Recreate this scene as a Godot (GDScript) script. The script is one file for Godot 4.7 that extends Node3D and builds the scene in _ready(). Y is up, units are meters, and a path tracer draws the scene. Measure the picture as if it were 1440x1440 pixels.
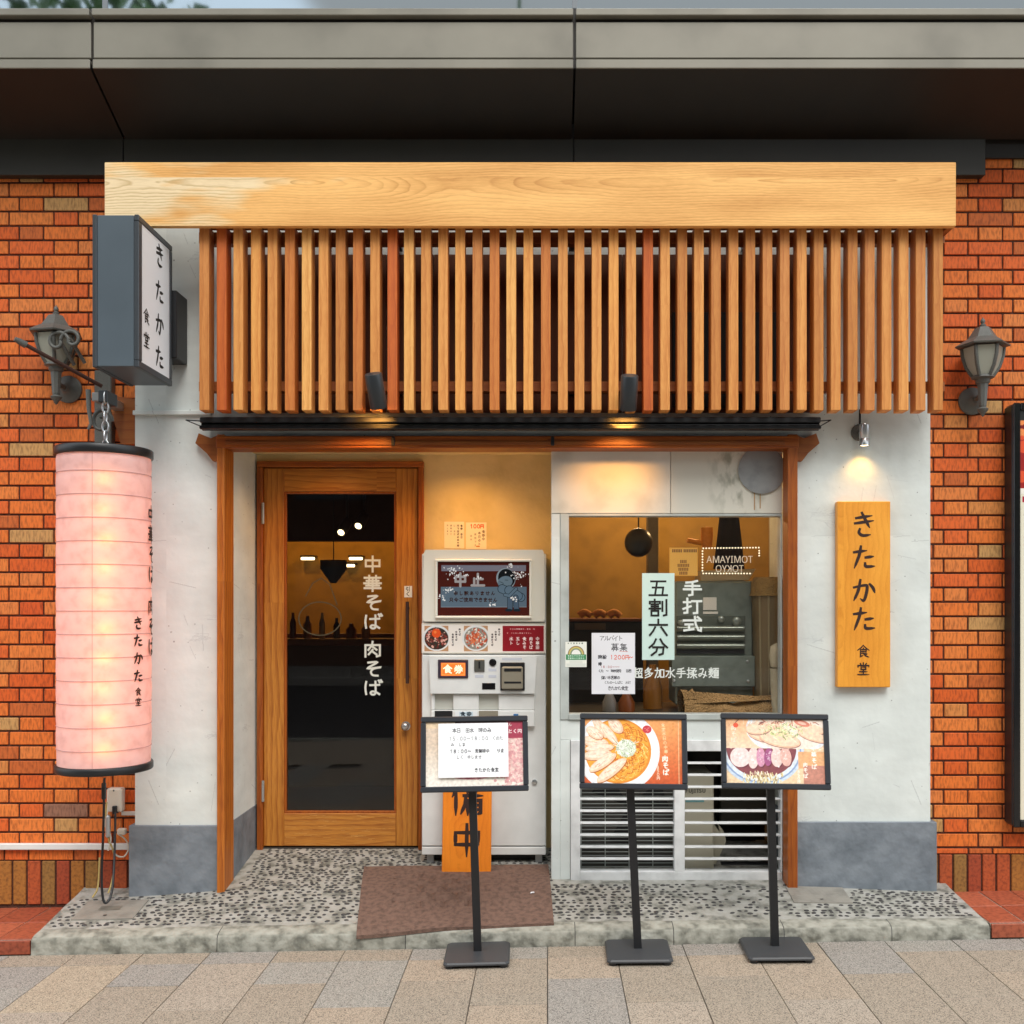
extends Node3D
# A noodle shop front under a building canopy. Units are metres, y up, the brick face is z = 0, the street is +z.

class B:
	# Collects triangles in world metres and commits them as one mesh.
	var v := PackedVector3Array()
	var n := PackedVector3Array()
	var uv := PackedVector2Array()
	var x := Transform3D()

	func tri(a: Vector3, b: Vector3, c: Vector3, na: Vector3, nb: Vector3, nc: Vector3, ua := Vector2.ZERO, ub := Vector2.ZERO, uc := Vector2.ZERO) -> void:
		if (b - a).cross(c - a).dot(na + nb + nc) > 0.0:
			v.append(x * a); v.append(x * c); v.append(x * b)
			n.append((x.basis * na).normalized()); n.append((x.basis * nc).normalized()); n.append((x.basis * nb).normalized())
			uv.append(ua); uv.append(uc); uv.append(ub)
		else:
			v.append(x * a); v.append(x * b); v.append(x * c)
			n.append((x.basis * na).normalized()); n.append((x.basis * nb).normalized()); n.append((x.basis * nc).normalized())
			uv.append(ua); uv.append(ub); uv.append(uc)

	func quad(a: Vector3, b: Vector3, c: Vector3, d: Vector3, nn: Vector3, ua := Vector2(0, 0), ub := Vector2(1, 0), uc := Vector2(1, 1), ud := Vector2(0, 1)) -> void:
		tri(a, b, c, nn, nn, nn, ua, ub, uc)
		tri(a, c, d, nn, nn, nn, ua, uc, ud)

	# Axis-aligned box from lo to hi with chamfered edges; u runs along the grain axis, in metres.
	func box(lo: Vector3, hi: Vector3, bev := 0.0, grain := 0, off := Vector2.ZERO) -> void:
		var sz := hi - lo
		bev = minf(bev, minf(sz.x, minf(sz.y, sz.z)) * 0.45)
		for ax in 3:
			var p := (ax + 1) % 3
			var q := (ax + 2) % 3
			if q == grain:
				var t := p
				p = q
				q = t
			for sd in [0, 1]:
				var nn := Vector3.ZERO
				nn[ax] = 1.0 if sd else -1.0
				var c: Array[Vector3] = []
				var us: Array[Vector2] = []
				for k in 4:
					var w := Vector3.ZERO
					w[ax] = hi[ax] if sd else lo[ax]
					w[p] = (hi[p] - bev) if k in [1, 2] else (lo[p] + bev)
					w[q] = (hi[q] - bev) if k in [2, 3] else (lo[q] + bev)
					c.append(w)
					us.append(Vector2(w[p], w[q]) + off)
				quad(c[0], c[1], c[2], c[3], nn, us[0], us[1], us[2], us[3])
		if bev <= 0.0:
			return
		for ax in 3:
			var p := (ax + 1) % 3
			var q := (ax + 2) % 3
			for sp in [0, 1]:
				for sq in [0, 1]:
					var nn := Vector3.ZERO
					nn[p] = 1.0 if sp else -1.0
					nn[q] = 1.0 if sq else -1.0
					var e: Array[Vector3] = []
					for k in 4:
						var w := Vector3.ZERO
						w[ax] = (hi[ax] - bev) if k in [1, 2] else (lo[ax] + bev)
						w[p] = (hi[p] if sp else lo[p]) - (nn[p] * bev if k >= 2 else 0.0)
						w[q] = (hi[q] if sq else lo[q]) - (nn[q] * bev if k < 2 else 0.0)
						e.append(w)
					var us: Array[Vector2] = []
					for w in e:
						us.append(Vector2(w[grain], w[p if p != grain else q]) + off)
					quad(e[0], e[1], e[2], e[3], nn.normalized(), us[0], us[1], us[2], us[3])
		for k in 8:
			var sg := Vector3(1 if k & 1 else -1, 1 if k & 2 else -1, 1 if k & 4 else -1)
			var c := Vector3(hi.x if k & 1 else lo.x, hi.y if k & 2 else lo.y, hi.z if k & 4 else lo.z)
			tri(c - Vector3(0, sg.y, sg.z) * bev, c - Vector3(sg.x, 0, sg.z) * bev, c - Vector3(sg.x, sg.y, 0) * bev, sg, sg, sg, Vector2(c.x, c.y), Vector2(c.x, c.y), Vector2(c.x, c.y))

	func tube(pts: Array, r: float, sides := 8, r2 := -1.0, caps := true) -> void:
		var m := pts.size()
		var rings := []
		var side := Vector3.ZERO
		for i in m:
			var t: Vector3 = (pts[mini(i + 1, m - 1)] - pts[maxi(i - 1, 0)]).normalized()
			if side == Vector3.ZERO:
				side = t.cross(Vector3.UP if absf(t.y) < 0.9 else Vector3.RIGHT).normalized()
			side = (side - t * side.dot(t)).normalized()
			var up := t.cross(side)
			var rr := r if r2 < 0 else lerpf(r, r2, float(i) / maxf(1, m - 1))
			var ring := []
			for k in sides:
				var a := TAU * k / sides
				var d := side * cos(a) + up * sin(a)
				ring.append([pts[i] + d * rr, d])
			rings.append(ring)
		for i in m - 1:
			for k in sides:
				var a = rings[i][k]
				var b = rings[i][(k + 1) % sides]
				var c = rings[i + 1][(k + 1) % sides]
				var d = rings[i + 1][k]
				tri(a[0], b[0], c[0], a[1], b[1], c[1])
				tri(a[0], c[0], d[0], a[1], c[1], d[1])
		if caps:
			for e in [0, m - 1]:
				var t: Vector3 = (pts[0] - pts[1]).normalized() if e == 0 else (pts[m - 1] - pts[m - 2]).normalized()
				for k in sides:
					tri(pts[e], rings[e][k][0], rings[e][(k + 1) % sides][0], t, t, t)

	# Profile of (radius, height) turned round y at centre c.
	func lathe(prof: Array, segs: int, c: Vector3, smooth := true, phase := 0.0) -> void:
		for i in prof.size() - 1:
			var p: Vector2 = prof[i]
			var q: Vector2 = prof[i + 1]
			var t := q - p
			var fn := Vector2(t.y, -t.x).normalized()
			var np := fn
			var nq := fn
			if smooth:
				if i > 0:
					var t0: Vector2 = p - prof[i - 1]
					var f0 := Vector2(t0.y, -t0.x).normalized()
					if f0.dot(fn) > 0.6:
						np = (fn + f0).normalized()
				if i < prof.size() - 2:
					var t1: Vector2 = prof[i + 2] - q
					var f1 := Vector2(t1.y, -t1.x).normalized()
					if f1.dot(fn) > 0.6:
						nq = (fn + f1).normalized()
			for k in segs:
				var a0 := TAU * k / segs + phase
				var a1 := TAU * (k + 1) / segs + phase
				var am := (a0 + a1) * 0.5
				var d0 := Vector3(cos(a0), 0, sin(a0))
				var d1 := Vector3(cos(a1), 0, sin(a1))
				var e0 := d0 if smooth else Vector3(cos(am), 0, sin(am))
				var e1 := d1 if smooth else e0
				var A := c + d0 * p.x + Vector3.UP * p.y
				var Bq := c + d1 * p.x + Vector3.UP * p.y
				var C := c + d1 * q.x + Vector3.UP * q.y
				var D := c + d0 * q.x + Vector3.UP * q.y
				var nA := e0 * np.x + Vector3.UP * np.y
				var nB := e1 * np.x + Vector3.UP * np.y
				var nC := e1 * nq.x + Vector3.UP * nq.y
				var nD := e0 * nq.x + Vector3.UP * nq.y
				var u0 := float(k) / segs
				var u1 := float(k + 1) / segs
				if p.x > 1e-6:
					tri(A, Bq, C, nA, nB, nC, Vector2(u0, p.y), Vector2(u1, p.y), Vector2(u1, q.y))
				if q.x > 1e-6:
					tri(A, C, D, nA, nC, nD, Vector2(u0, p.y), Vector2(u1, q.y), Vector2(u0, q.y))

	# Flat polygon (convex, in the plane z) facing +z.
	func plate(pts: Array, z0: float, z1: float) -> void:
		var c := Vector2.ZERO
		for p in pts:
			c += p
		c /= pts.size()
		for i in pts.size():
			var a: Vector2 = pts[i]
			var b: Vector2 = pts[(i + 1) % pts.size()]
			tri(Vector3(c.x, c.y, z1), Vector3(a.x, a.y, z1), Vector3(b.x, b.y, z1), Vector3.BACK, Vector3.BACK, Vector3.BACK, c, a, b)
			if z0 < z1:
				tri(Vector3(c.x, c.y, z0), Vector3(a.x, a.y, z0), Vector3(b.x, b.y, z0), Vector3.FORWARD, Vector3.FORWARD, Vector3.FORWARD, c, a, b)
				var m := (a + b) * 0.5 - c
				var e := b - a
				var nn := Vector3(e.y, -e.x, 0).normalized()
				if nn.dot(Vector3(m.x, m.y, 0)) < 0:
					nn = -nn
				quad(Vector3(a.x, a.y, z0), Vector3(b.x, b.y, z0), Vector3(b.x, b.y, z1), Vector3(a.x, a.y, z1), nn, a, b, b, a)

	# One brush or pen stroke as a flat ribbon; place maps (u, v, lift) to [point, normal].
	func ribbon(pts: PackedVector2Array, w: float, brush: bool, place: Callable, lift: float) -> void:
		var m := pts.size()
		if m < 2:
			return
		var lo := []
		for i in m:
			var t0 := (pts[i] - pts[maxi(i - 1, 0)]).normalized()
			var t1 := (pts[mini(i + 1, m - 1)] - pts[i]).normalized()
			if i == 0:
				t0 = t1
			if i == m - 1:
				t1 = t0
			var t := (t0 + t1)
			t = t.normalized() if t.length() > 0.05 else t0
			var nn := Vector2(-t.y, t.x)
			var k := 1.0 / maxf(0.55, nn.dot(Vector2(-t0.y, t0.x)))
			var ww := w
			var f := float(i) / (m - 1)
			if brush:
				ww = w * (0.72 + 0.5 * sin(f * 2.6 + 0.3)) * (1.0 if f < 0.86 else lerpf(1.0, 0.4, (f - 0.86) / 0.14))
			var c := pts[i]
			if i == 0:
				c -= t * w * 0.45
			if i == m - 1:
				c += t * w * 0.4
			var l: Array = place.call(c + nn * ww * 0.5 * k, lift + i * 0.00003)
			var r: Array = place.call(c - nn * ww * 0.5 * k, lift + i * 0.00003)
			lo.append([l, r])
		for i in m - 1:
			var a = lo[i]
			var b = lo[i + 1]
			tri(a[0][0], a[1][0], b[1][0], a[0][1], a[1][1], b[1][1])
			tri(a[0][0], b[1][0], b[0][0], a[0][1], b[1][1], b[0][1])

	func mesh() -> ArrayMesh:
		var arr := []
		arr.resize(Mesh.ARRAY_MAX)
		arr[Mesh.ARRAY_VERTEX] = v
		arr[Mesh.ARRAY_NORMAL] = n
		arr[Mesh.ARRAY_TEX_UV] = uv
		var m := ArrayMesh.new()
		m.add_surface_from_arrays(Mesh.PRIMITIVE_TRIANGLES, arr)
		return m

var rng := RandomNumberGenerator.new()
var taken := {}
var M := {}

func V(a: float, b: float, c: float) -> Vector3:
	return Vector3(a, b, c)

func numbered(called: String) -> String:
	if not taken.has(called):
		taken[called] = 0
		return called
	taken[called] += 1
	return "%s_%03d" % [called, taken[called]]

func tag(o: Node, label: String, category: String, group := "", kind := "") -> Node:
	if label: o.set_meta("label", label)
	if category: o.set_meta("category", category)
	if group: o.set_meta("group", group)
	if kind: o.set_meta("kind", kind)
	return o

# A Node3D at a thing's base; its parts are children.
func thing(called: String, at: Vector3, label: String, category: String, group := "", kind := "") -> Node3D:
	var o := Node3D.new()
	o.name = numbered(called)
	add_child(o)
	o.position = at
	return tag(o, label, category, group, kind)

# Commits a builder (world metres) as one named mesh under its parent.
func part(called: String, b: B, m: Material, parent: Node3D, label := "") -> MeshInstance3D:
	var o := MeshInstance3D.new()
	o.name = called
	o.mesh = b.mesh()
	o.material_override = m
	var at := Vector3.ZERO
	var p: Node = parent
	while p is Node3D and p != self:
		at += p.position
		p = p.get_parent()
	o.position = -at
	parent.add_child(o, true)
	if label: o.set_meta("label", label)
	return o

func one(called: String, b: B, m: Material, label: String, category: String, group := "", kind := "") -> MeshInstance3D:
	var o := MeshInstance3D.new()
	o.name = numbered(called)
	o.mesh = b.mesh()
	o.material_override = m
	add_child(o)
	tag(o, label, category, group, kind)
	return o

func boxed(lo: Vector3, hi: Vector3, bev := 0.0, grain := 0, off := Vector2.ZERO) -> B:
	var b := B.new()
	b.box(lo, hi, bev, grain, off)
	return b

# ---------- writing: each character is a list of pen strokes on a 100 x 100 square ----------
const GLYPH := {
	"き": "20,26 78,17;16,46 84,36;42,6 54,30 70,60;34,68 31,82 46,92 72,89", "た": "12,30 58,24;38,8 32,40 14,88;56,50 84,46;54,72 58,84 88,83",
	"か": "12,38 54,30 62,38 56,72 48,88 38,82;36,10 28,50 12,86;72,26 84,40 90,56", "そ": "28,14 72,12 26,48 88,42 56,50 42,68 50,88 76,92",
	"ば": "18,14 14,50 18,88;38,34 84,32;64,12 64,80 50,90 40,82 46,72 64,74 84,88;80,6 86,18;91,4 97,15", "み": "22,16 54,16 34,66 18,80 10,66 24,56 52,62 86,76;76,38 72,70 56,92",
	"し": "30,8 28,70 40,90 62,88 80,68", "あ": "16,24 80,20;42,6 40,50 46,86;66,38 48,72 26,84 16,70 32,52 64,48 84,62 80,82 62,92", "り": "28,10 24,40 28,58 38,48;68,8 74,44 66,74 44,94",
	"ま": "16,24 84,24;18,44 82,44;50,6 50,78 38,90 24,82 30,72 50,72 80,88", "せ": "8,42 92,36;70,10 70,56 60,62;30,18 30,76 40,88 80,88", "ん": "52,8 16,90 36,56 50,58 52,82 64,88 88,62",
	"ご": "24,20 72,20;22,66 34,86 80,84;80,6 86,16;91,4 97,14", "で": "10,20 88,16 56,40 50,66 78,90;76,36 82,46;88,32 94,42", "に": "18,14 14,54 20,88;42,26 82,26;42,70 52,84 86,82",
	"と": "32,8 42,40;82,28 42,48 24,70 36,88 84,88", "い": "20,20 22,70 38,84;72,24 84,60", "ア": "10,16 88,16 60,44;48,34 46,66 26,92", "ル": "32,16 30,60 8,90;60,10 60,86 94,56",
	"バ": "34,28 26,60 8,86;60,26 90,84;80,6 86,18;91,4 97,15", "イ": "84,8 52,40 10,62;52,40 52,96", "ト": "36,6 36,94;36,38 80,60",
	"中": "16,28 16,64;16,28 84,28 84,64;16,63 84,63;50,4 50,96", "華": "10,17 90,17;33,5 33,28;67,5 67,28;20,35 80,35;8,50 92,50;30,36 30,64;70,36 70,64;18,64 82,64;10,79 90,79;50,28 50,97",
	"肉": "14,24 14,94;14,24 86,24 86,86 70,92;50,4 46,26 28,54;48,32 70,52;50,52 30,80;46,60 70,80", "五": "14,12 86,12;44,12 34,86;22,46 74,46 70,86;6,88 94,88",
	"割": "32,4 32,14;8,26 8,16 58,16 58,26;16,30 50,30;16,42 50,42;6,54 60,54;33,22 33,66;16,66 16,92 50,92 50,66 16,66;70,16 70,68;90,6 90,88 76,92",
	"六": "50,6 50,30;6,35 94,35;34,48 24,70 8,92;64,48 78,70 92,92", "分": "38,6 28,30 6,52;60,6 72,30 94,52;24,50 76,50 72,86 54,92;46,50 40,74 16,94",
	"手": "74,6 46,14 18,16;14,36 86,36;6,56 94,56;50,14 50,88 32,92", "打": "6,26 40,26;24,4 24,88 8,90;4,66 42,50;48,20 96,20;74,20 74,90 56,92",
	"式": "6,28 94,28;14,52 52,52;33,52 33,82;8,88 56,80;62,6 66,50 80,86 92,90 94,72;76,8 88,20",
	"超": "10,18 46,18;28,4 28,40;4,40 50,40;28,40 28,80;28,58 46,58;14,54 12,74 4,92;10,76 30,90 96,92;54,12 90,12 88,40 76,42;70,12 66,32 52,48;58,54 58,80 88,80 88,54 58,54",
	"多": "46,4 34,20 14,34;36,16 72,16 50,36 14,50;36,22 48,32;60,40 46,58 18,74;52,52 88,52 64,78 14,96;48,60 62,72", "加": "6,28 50,28 48,80 30,90;28,6 26,50 6,94;60,22 60,88 92,88 92,22 60,22",
	"水": "50,4 50,90 32,92;8,34 38,34 26,62 6,84;86,22 54,48;54,44 70,68 94,86", "揉": "4,26 32,26;18,4 18,90 6,92;2,64 34,50;44,10 84,10 66,24;40,30 92,30 84,42;66,24 66,52 56,54;64,34 42,52;38,64 96,64;66,54 66,98;62,66 36,92;70,66 96,92",
	"麺": "6,16 44,16;10,28 40,28;2,40 48,40;25,4 25,40;20,44 4,66;14,52 40,52 30,72 6,90;14,60 30,76 40,88 96,94;50,10 98,10;72,10 68,26;54,26 54,78 94,78 94,26 54,26;66,26 66,78;82,26 82,78;66,44 82,44;66,60 82,60",
	"準": "10,12 20,20;4,30 14,38;6,62 24,44;44,4 32,26;40,20 40,64;42,18 92,18;42,32 88,32;42,46 88,46;42,62 94,62;66,18 66,62;4,76 96,76;50,62 50,98",
	"備": "26,4 6,42;16,32 16,96;34,20 96,20;50,6 50,32;76,6 76,32;40,40 94,40;46,40 44,66 32,92;52,54 52,96;52,54 90,54 90,90 82,94;52,68 90,68;71,54 71,94;52,81 90,81",
	"食": "50,2 30,24 4,42;50,4 70,24 96,42;50,24 50,35;28,36 72,36 72,64;28,50 72,50;28,64 72,64;28,36 28,90 46,82;78,70 60,78;50,66 66,84 92,94",
	"堂": "50,2 50,18;26,8 32,18;74,8 66,18;8,36 8,24 92,24 92,36;32,36 32,54 68,54 68,36 32,36;20,72 80,72;50,54 50,92;6,94 94,94", "止": "50,8 50,88;50,44 84,44;24,40 24,88;6,90 94,90",
	"券": "24,10 32,22;72,8 64,22;14,28 86,28;6,46 94,46;50,6 44,40 8,72;58,46 92,70;32,66 70,66 66,90 54,94;48,66 42,82 24,96", "申": "16,22 16,74;16,22 84,22 84,74;16,48 84,48;16,73 84,73;50,4 50,98",
	"訳": "10,10 36,10;4,24 42,24;8,36 38,36;8,48 38,48;10,62 10,92 36,92 36,62 10,62;54,14 90,14 90,46;54,44 90,44;54,14 54,60 42,94;70,44 78,70 96,94", "只": "24,10 24,54 76,54 76,10 24,10;36,66 10,94;62,66 90,94",
	"今": "50,4 30,28 4,48;50,4 70,28 96,48;34,46 64,46;24,64 74,64 56,94", "使": "26,4 6,42;16,32 16,96;34,18 96,18;40,32 40,56 90,56 90,32 40,32;65,4 64,60 54,80 32,96;44,66 64,82 94,94",
	"用": "18,12 18,60 8,94;18,12 84,12 84,92 74,92;18,38 84,38;18,62 84,62;50,12 50,92", "円": "14,12 14,94;14,12 86,12 86,92 76,92;50,12 50,54;14,54 86,54",
	"募": "6,14 94,14;32,4 32,24;68,4 68,24;26,26 26,52 74,52 74,26 26,26;26,39 74,39;6,60 94,60;40,56 6,82;60,60 94,80;24,76 76,76 70,94;48,66 28,98",
	"集": "34,2 12,26;26,18 26,60;28,16 86,16;28,30 82,30;28,44 82,44;28,58 90,58;56,16 56,58;4,70 96,70;50,60 50,98;46,72 8,96;54,72 92,96",
	"時": "8,14 8,80 34,80 34,14 8,14;8,46 34,46;42,20 94,20;68,4 68,38;38,38 98,38;40,58 96,58;80,40 80,90 68,92;50,68 60,80", "給": "26,4 10,26 28,30 8,54 38,52;24,30 24,96;10,70 6,88;38,66 42,82;68,4 44,40;68,4 96,40;56,44 82,44;52,60 52,92 88,92 88,60 52,60",
	"本": "8,26 92,26;50,4 50,96;48,28 8,74;52,28 94,74;30,74 70,74", "日": "22,10 22,92 78,92 78,10 22,10;22,50 78,50", "田": "14,14 14,90 86,90 86,14 14,14;50,14 50,90;14,52 86,52",
	"営": "26,4 32,16;50,2 50,16;76,4 68,16;8,34 8,22 92,22 92,34;32,32 32,50 68,50 68,32 32,32;20,62 20,94 80,94 80,62 20,62", "業": "38,4 38,20;62,4 62,20;16,8 24,20;84,8 76,20;6,24 94,24;14,40 86,40;14,52 86,52;6,66 94,66;50,40 50,98;46,68 10,94;54,68 90,94",
	"0": "50,8 28,26 26,72 50,92 74,72 72,26 50,8", "1": "36,24 52,8 52,92", "2": "26,28 46,8 70,22 64,48 26,92 76,92", "5": "72,8 34,8 30,46 60,44 72,66 56,90 28,84", "8": "50,8 30,22 36,42 66,58 72,78 50,92 28,78 34,58 64,42 70,22 50,8",
	"～": "14,58 34,42 66,60 86,44", "、": "30,70 44,88", ":": "50,30 50,36;50,70 50,76", "引": "14,12 50,12 50,34 16,34 12,62 52,62 46,92 30,92;80,4 80,96", "く": "70,8 28,48 72,92", "の": "52,22 40,74 22,82 14,56 34,26 66,22 86,48 76,78 56,90",
}
const CURVED := "きたかそばみしありませんごでにといく～02583の"

func strokes(ch: String) -> Array:
	var res := []
	if not GLYPH.has(ch):
		return res
	for s in GLYPH[ch].split(";"):
		var p := PackedVector2Array()
		for c in s.split(" "):
			var q = c.split(",")
			p.append(Vector2(float(q[0]), float(q[1])) / 100.0)
		if CURVED.contains(ch) and p.size() > 2:
			var c2 := PackedVector2Array()
			for i in p.size() - 1:
				for k in 6:
					c2.append(p[i].cubic_interpolate(p[i + 1], p[maxi(i - 1, 0)], p[mini(i + 2, p.size() - 1)], k / 6.0))
			c2.append(p[p.size() - 1])
			p = c2
		res.append(p)
	return res

# Writes text as ribbons. (ox, oy) is the top left corner of the first character in the lettering's plane.
func write(b: B, text: String, ox: float, oy: float, size: float, pitch: float, w: float, brush: bool, place: Callable, down := true, squeeze := 1.0) -> void:
	var k := 0
	var lift := 0.0
	for ch in text:
		for s in strokes(ch):
			var p := PackedVector2Array()
			for q in s:
				p.append(Vector2(ox + q.x * size * squeeze + (0.0 if down else k * pitch), oy - q.y * size - (k * pitch if down else 0.0)))
			if brush and p.size() < 5:
				var d := PackedVector2Array()
				for i in p.size() - 1:
					for j in 3:
						d.append(p[i].lerp(p[i + 1], j / 3.0))
				d.append(p[p.size() - 1])
				p = d
			b.ribbon(p, w, brush, place, lift)
			lift += 0.00012
		k += 1

func on_front(z: float) -> Callable:
	return func(p: Vector2, l: float) -> Array: return [Vector3(p.x, p.y, z + l), Vector3.BACK]

# ---------- pictures (prints on paper and card) ----------
func pen(im: Image, p: PackedVector2Array, w: float, c: Color) -> void:
	for i in p.size() - 1:
		var m := int(maxf(1, p[i].distance_to(p[i + 1]) / maxf(0.7, w * 0.3)))
		for k in m + 1:
			dot(im, p[i].lerp(p[i + 1], float(k) / m), w * 0.5, c)

func dot(im: Image, c: Vector2, r: float, col: Color) -> void:
	if r < 1.6:
		im.fill_rect(Rect2i(int(c.x - r), int(c.y - r), maxi(1, roundi(r * 2)), maxi(1, roundi(r * 2))), col)
		return
	for y in range(int(-r), int(r) + 1):
		var h := sqrt(maxf(0, r * r - y * y))
		im.fill_rect(Rect2i(int(c.x - h), int(c.y) + y, int(2 * h), 1), col)

func oval(im: Image, c: Vector2, rx: float, ry: float, ang: float, col: Color) -> void:
	var R := int(maxf(rx, ry)) + 1
	var ca := cos(ang)
	var sa := sin(ang)
	for y in range(maxi(0, int(c.y) - R), mini(im.get_height(), int(c.y) + R)):
		for x in range(maxi(0, int(c.x) - R), mini(im.get_width(), int(c.x) + R)):
			var d := Vector2(x - c.x, y - c.y)
			var u := (d.x * ca + d.y * sa) / rx
			var w := (-d.x * sa + d.y * ca) / ry
			if u * u + w * w < 1.0:
				im.set_pixel(x, y, col)

func script_px(im: Image, text: String, o: Vector2, size: float, pitch: Vector2, w: float, c: Color, jitter := 0.0) -> void:
	var at := o
	for ch in text:
		for s in strokes(ch):
			var p := PackedVector2Array()
			for q in s:
				p.append(at + q * size + Vector2(rng.randf_range(-jitter, jitter), rng.randf_range(-jitter, jitter)))
			pen(im, p, w, c)
		at += pitch

func blank(w: int, h: int, c: Color) -> Image:
	var im := Image.create(w, h, false, Image.FORMAT_RGB8)
	im.fill(c)
	return im

func print_mat(im: Image, rough := 0.55, coat := 0.0) -> StandardMaterial3D:
	var m := StandardMaterial3D.new()
	m.albedo_texture = ImageTexture.create_from_image(im)
	m.roughness = rough
	m.texture_repeat = false
	if coat > 0:
		m.clearcoat_enabled = true
		m.clearcoat = coat
		m.clearcoat_roughness = 0.08
	return m

# A sheet facing +z with the picture upright.
func sheet(lo: Vector2, hi: Vector2, z: float, b: B = null) -> B:
	if b == null:
		b = B.new()
	b.quad(V(lo.x, hi.y, z), V(hi.x, hi.y, z), V(hi.x, lo.y, z), V(lo.x, lo.y, z), Vector3.BACK, Vector2(0, 0), Vector2(1, 0), Vector2(1, 1), Vector2(0, 1))
	return b

# ---------- materials ----------
func noise_tex(freq: float, ramp: Array, sd: int, size := 512, kind := FastNoiseLite.TYPE_SIMPLEX_SMOOTH, oct := 5) -> NoiseTexture2D:
	var f := FastNoiseLite.new()
	f.seed = sd
	f.noise_type = kind
	f.frequency = freq
	f.fractal_octaves = oct
	var t := NoiseTexture2D.new()
	t.width = size
	t.height = size
	t.seamless = true
	t.noise = f
	if ramp:
		var g := Gradient.new()
		var off := PackedFloat32Array()
		var cols := PackedColorArray()
		for r in ramp:
			off.append(r[0])
			cols.append(r[1])
		g.offsets = off
		g.colors = cols
		t.color_ramp = g
	return t

func flat(hex: String, rough := 0.6, metal := 0.0) -> StandardMaterial3D:
	var m := StandardMaterial3D.new()
	m.albedo_color = Color(hex)
	m.roughness = rough
	m.metallic = metal
	return m

# Colour times a mottling texture, with fine relief, laid on in world space.
func rough_mat(hex: String, rough: float, tex: Texture2D, scale: float, bump: Texture2D = null, depth := 0.0, bscale := 0.0) -> StandardMaterial3D:
	var m := flat(hex, rough)
	m.albedo_texture = tex
	m.uv1_triplanar = true
	m.uv1_world_triplanar = true
	m.uv1_triplanar_sharpness = 8.0
	m.uv1_scale = Vector3.ONE * scale
	if bump:
		m.heightmap_enabled = true
		m.heightmap_texture = bump
		m.heightmap_scale = depth
	return m

# Sawn wood: u along the grain. The picture covers len x wid metres.
func wood_img(w: int, h: int, sd: int, light: Color, dark: Color, rings: float, wave: float, fibre := 0.35, patch := 0.25) -> Image:
	var f := FastNoiseLite.new()
	f.seed = sd
	f.frequency = 1.0
	f.fractal_octaves = 3
	var g := FastNoiseLite.new()
	g.seed = sd + 7
	g.frequency = 1.0
	g.fractal_octaves = 2
	var im := Image.create(w, h, false, Image.FORMAT_RGB8)
	for y in h:
		var vy := float(y) / h
		for x in w:
			var ux := float(x) / w
			var d := f.get_noise_2d(ux * 2.2, vy * 1.1 + 3.0) * wave + f.get_noise_2d(ux * 7.0, vy * 3.0) * wave * 0.16
			var t := (vy + d) * rings
			t = t - floorf(t)
			var ring := pow(t, 2.2) if t < 0.88 else (1.0 - t) / 0.12
			var fib := g.get_noise_2d(ux * 14.0, vy * h * 0.45)
			var pt := f.get_noise_2d(ux * 1.5 + 40.0, vy * 1.5) * 0.6 + f.get_noise_2d(ux * 6.0 + 80.0, vy * 5.0) * 0.4
			im.set_pixel(x, y, light.lerp(dark, clampf(ring * 0.6 + fib * fibre + pt * patch + 0.12, 0.0, 1.0)))
	return im

# Plain-sawn plank: growth rings cut at a shallow angle, so that they close in long arches.
func plank_img(w: int, h: int, sd: int, light: Color, dark: Color, rings: float, bleached := false) -> Image:
	var f := FastNoiseLite.new()
	f.seed = sd
	f.frequency = 1.0
	f.fractal_octaves = 3
	var im := Image.create(w, h, false, Image.FORMAT_RGB8)
	var heart := []
	for x in w:
		var ux := float(x) / w
		heart.append([0.5 * f.get_noise_2d(ux * 1.5, 9.0) + 0.16, 0.92 + 0.1 * f.get_noise_2d(ux * 1.7, 20.0)])
	for y in h:
		var vy := float(y) / h
		for x in w:
			var ux := float(x) / w
			var k: Array = heart[x]
			var wob := f.get_noise_2d(ux * 9.0, vy * 2.0) * 0.022 + f.get_noise_2d(ux * 40.0, vy * 6.0) * 0.006
			var r := sqrt((vy - k[1]) * (vy - k[1]) + k[0] * k[0]) + wob
			var t := r * rings
			var n := floorf(t)
			t -= n
			var late := pow(t, 3.0) if t < 0.9 else (1.0 - t) * 7.0
			late *= 0.45 + 0.55 * absf(f.get_noise_2d(n * 3.7, 50.0) * 2.0)
			var fib := f.get_noise_2d(ux * 60.0, vy * h * 0.5) * 0.16 + f.get_noise_2d(ux * 9.0, vy * h * 0.3 + 70.0) * 0.14
			var pt := f.get_noise_2d(ux * 3.0 + 40.0, vy * 1.6) * 0.35
			var c := light.lerp(dark, clampf(late * 0.5 + fib + pt + 0.2, 0.0, 1.0))
			# bleached end: rain-washed pale wood that follows the grain
			var wash := clampf((0.16 - ux) * 9.0 + (vy - 0.55) * 1.6 + f.get_noise_2d(ux * 8.0, vy * 3.0 + 90.0) * 1.3, 0.0, 1.0) * (1.0 if ux < 0.3 and bleached else 0.0)
			c = c.lerp(Color("f6e8c8").lerp(Color("a8905c"), clampf(late + fib, 0.0, 1.0)), wash * 0.75)
			im.set_pixel(x, y, c)
	return im

# Print grain.
func grit(im: Image, amp: float, sd: int) -> Image:
	var f := FastNoiseLite.new()
	f.seed = sd
	f.frequency = 0.07
	f.fractal_octaves = 3
	im.resize(im.get_width() / 2, im.get_height() / 2, Image.INTERPOLATE_LANCZOS)
	for y in im.get_height():
		for x in im.get_width():
			var k := 1.0 + amp * f.get_noise_2d(x, y)
			var c := im.get_pixel(x, y)
			im.set_pixel(x, y, Color(c.r * k, c.g * k, c.b * k))
	return im

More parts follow.
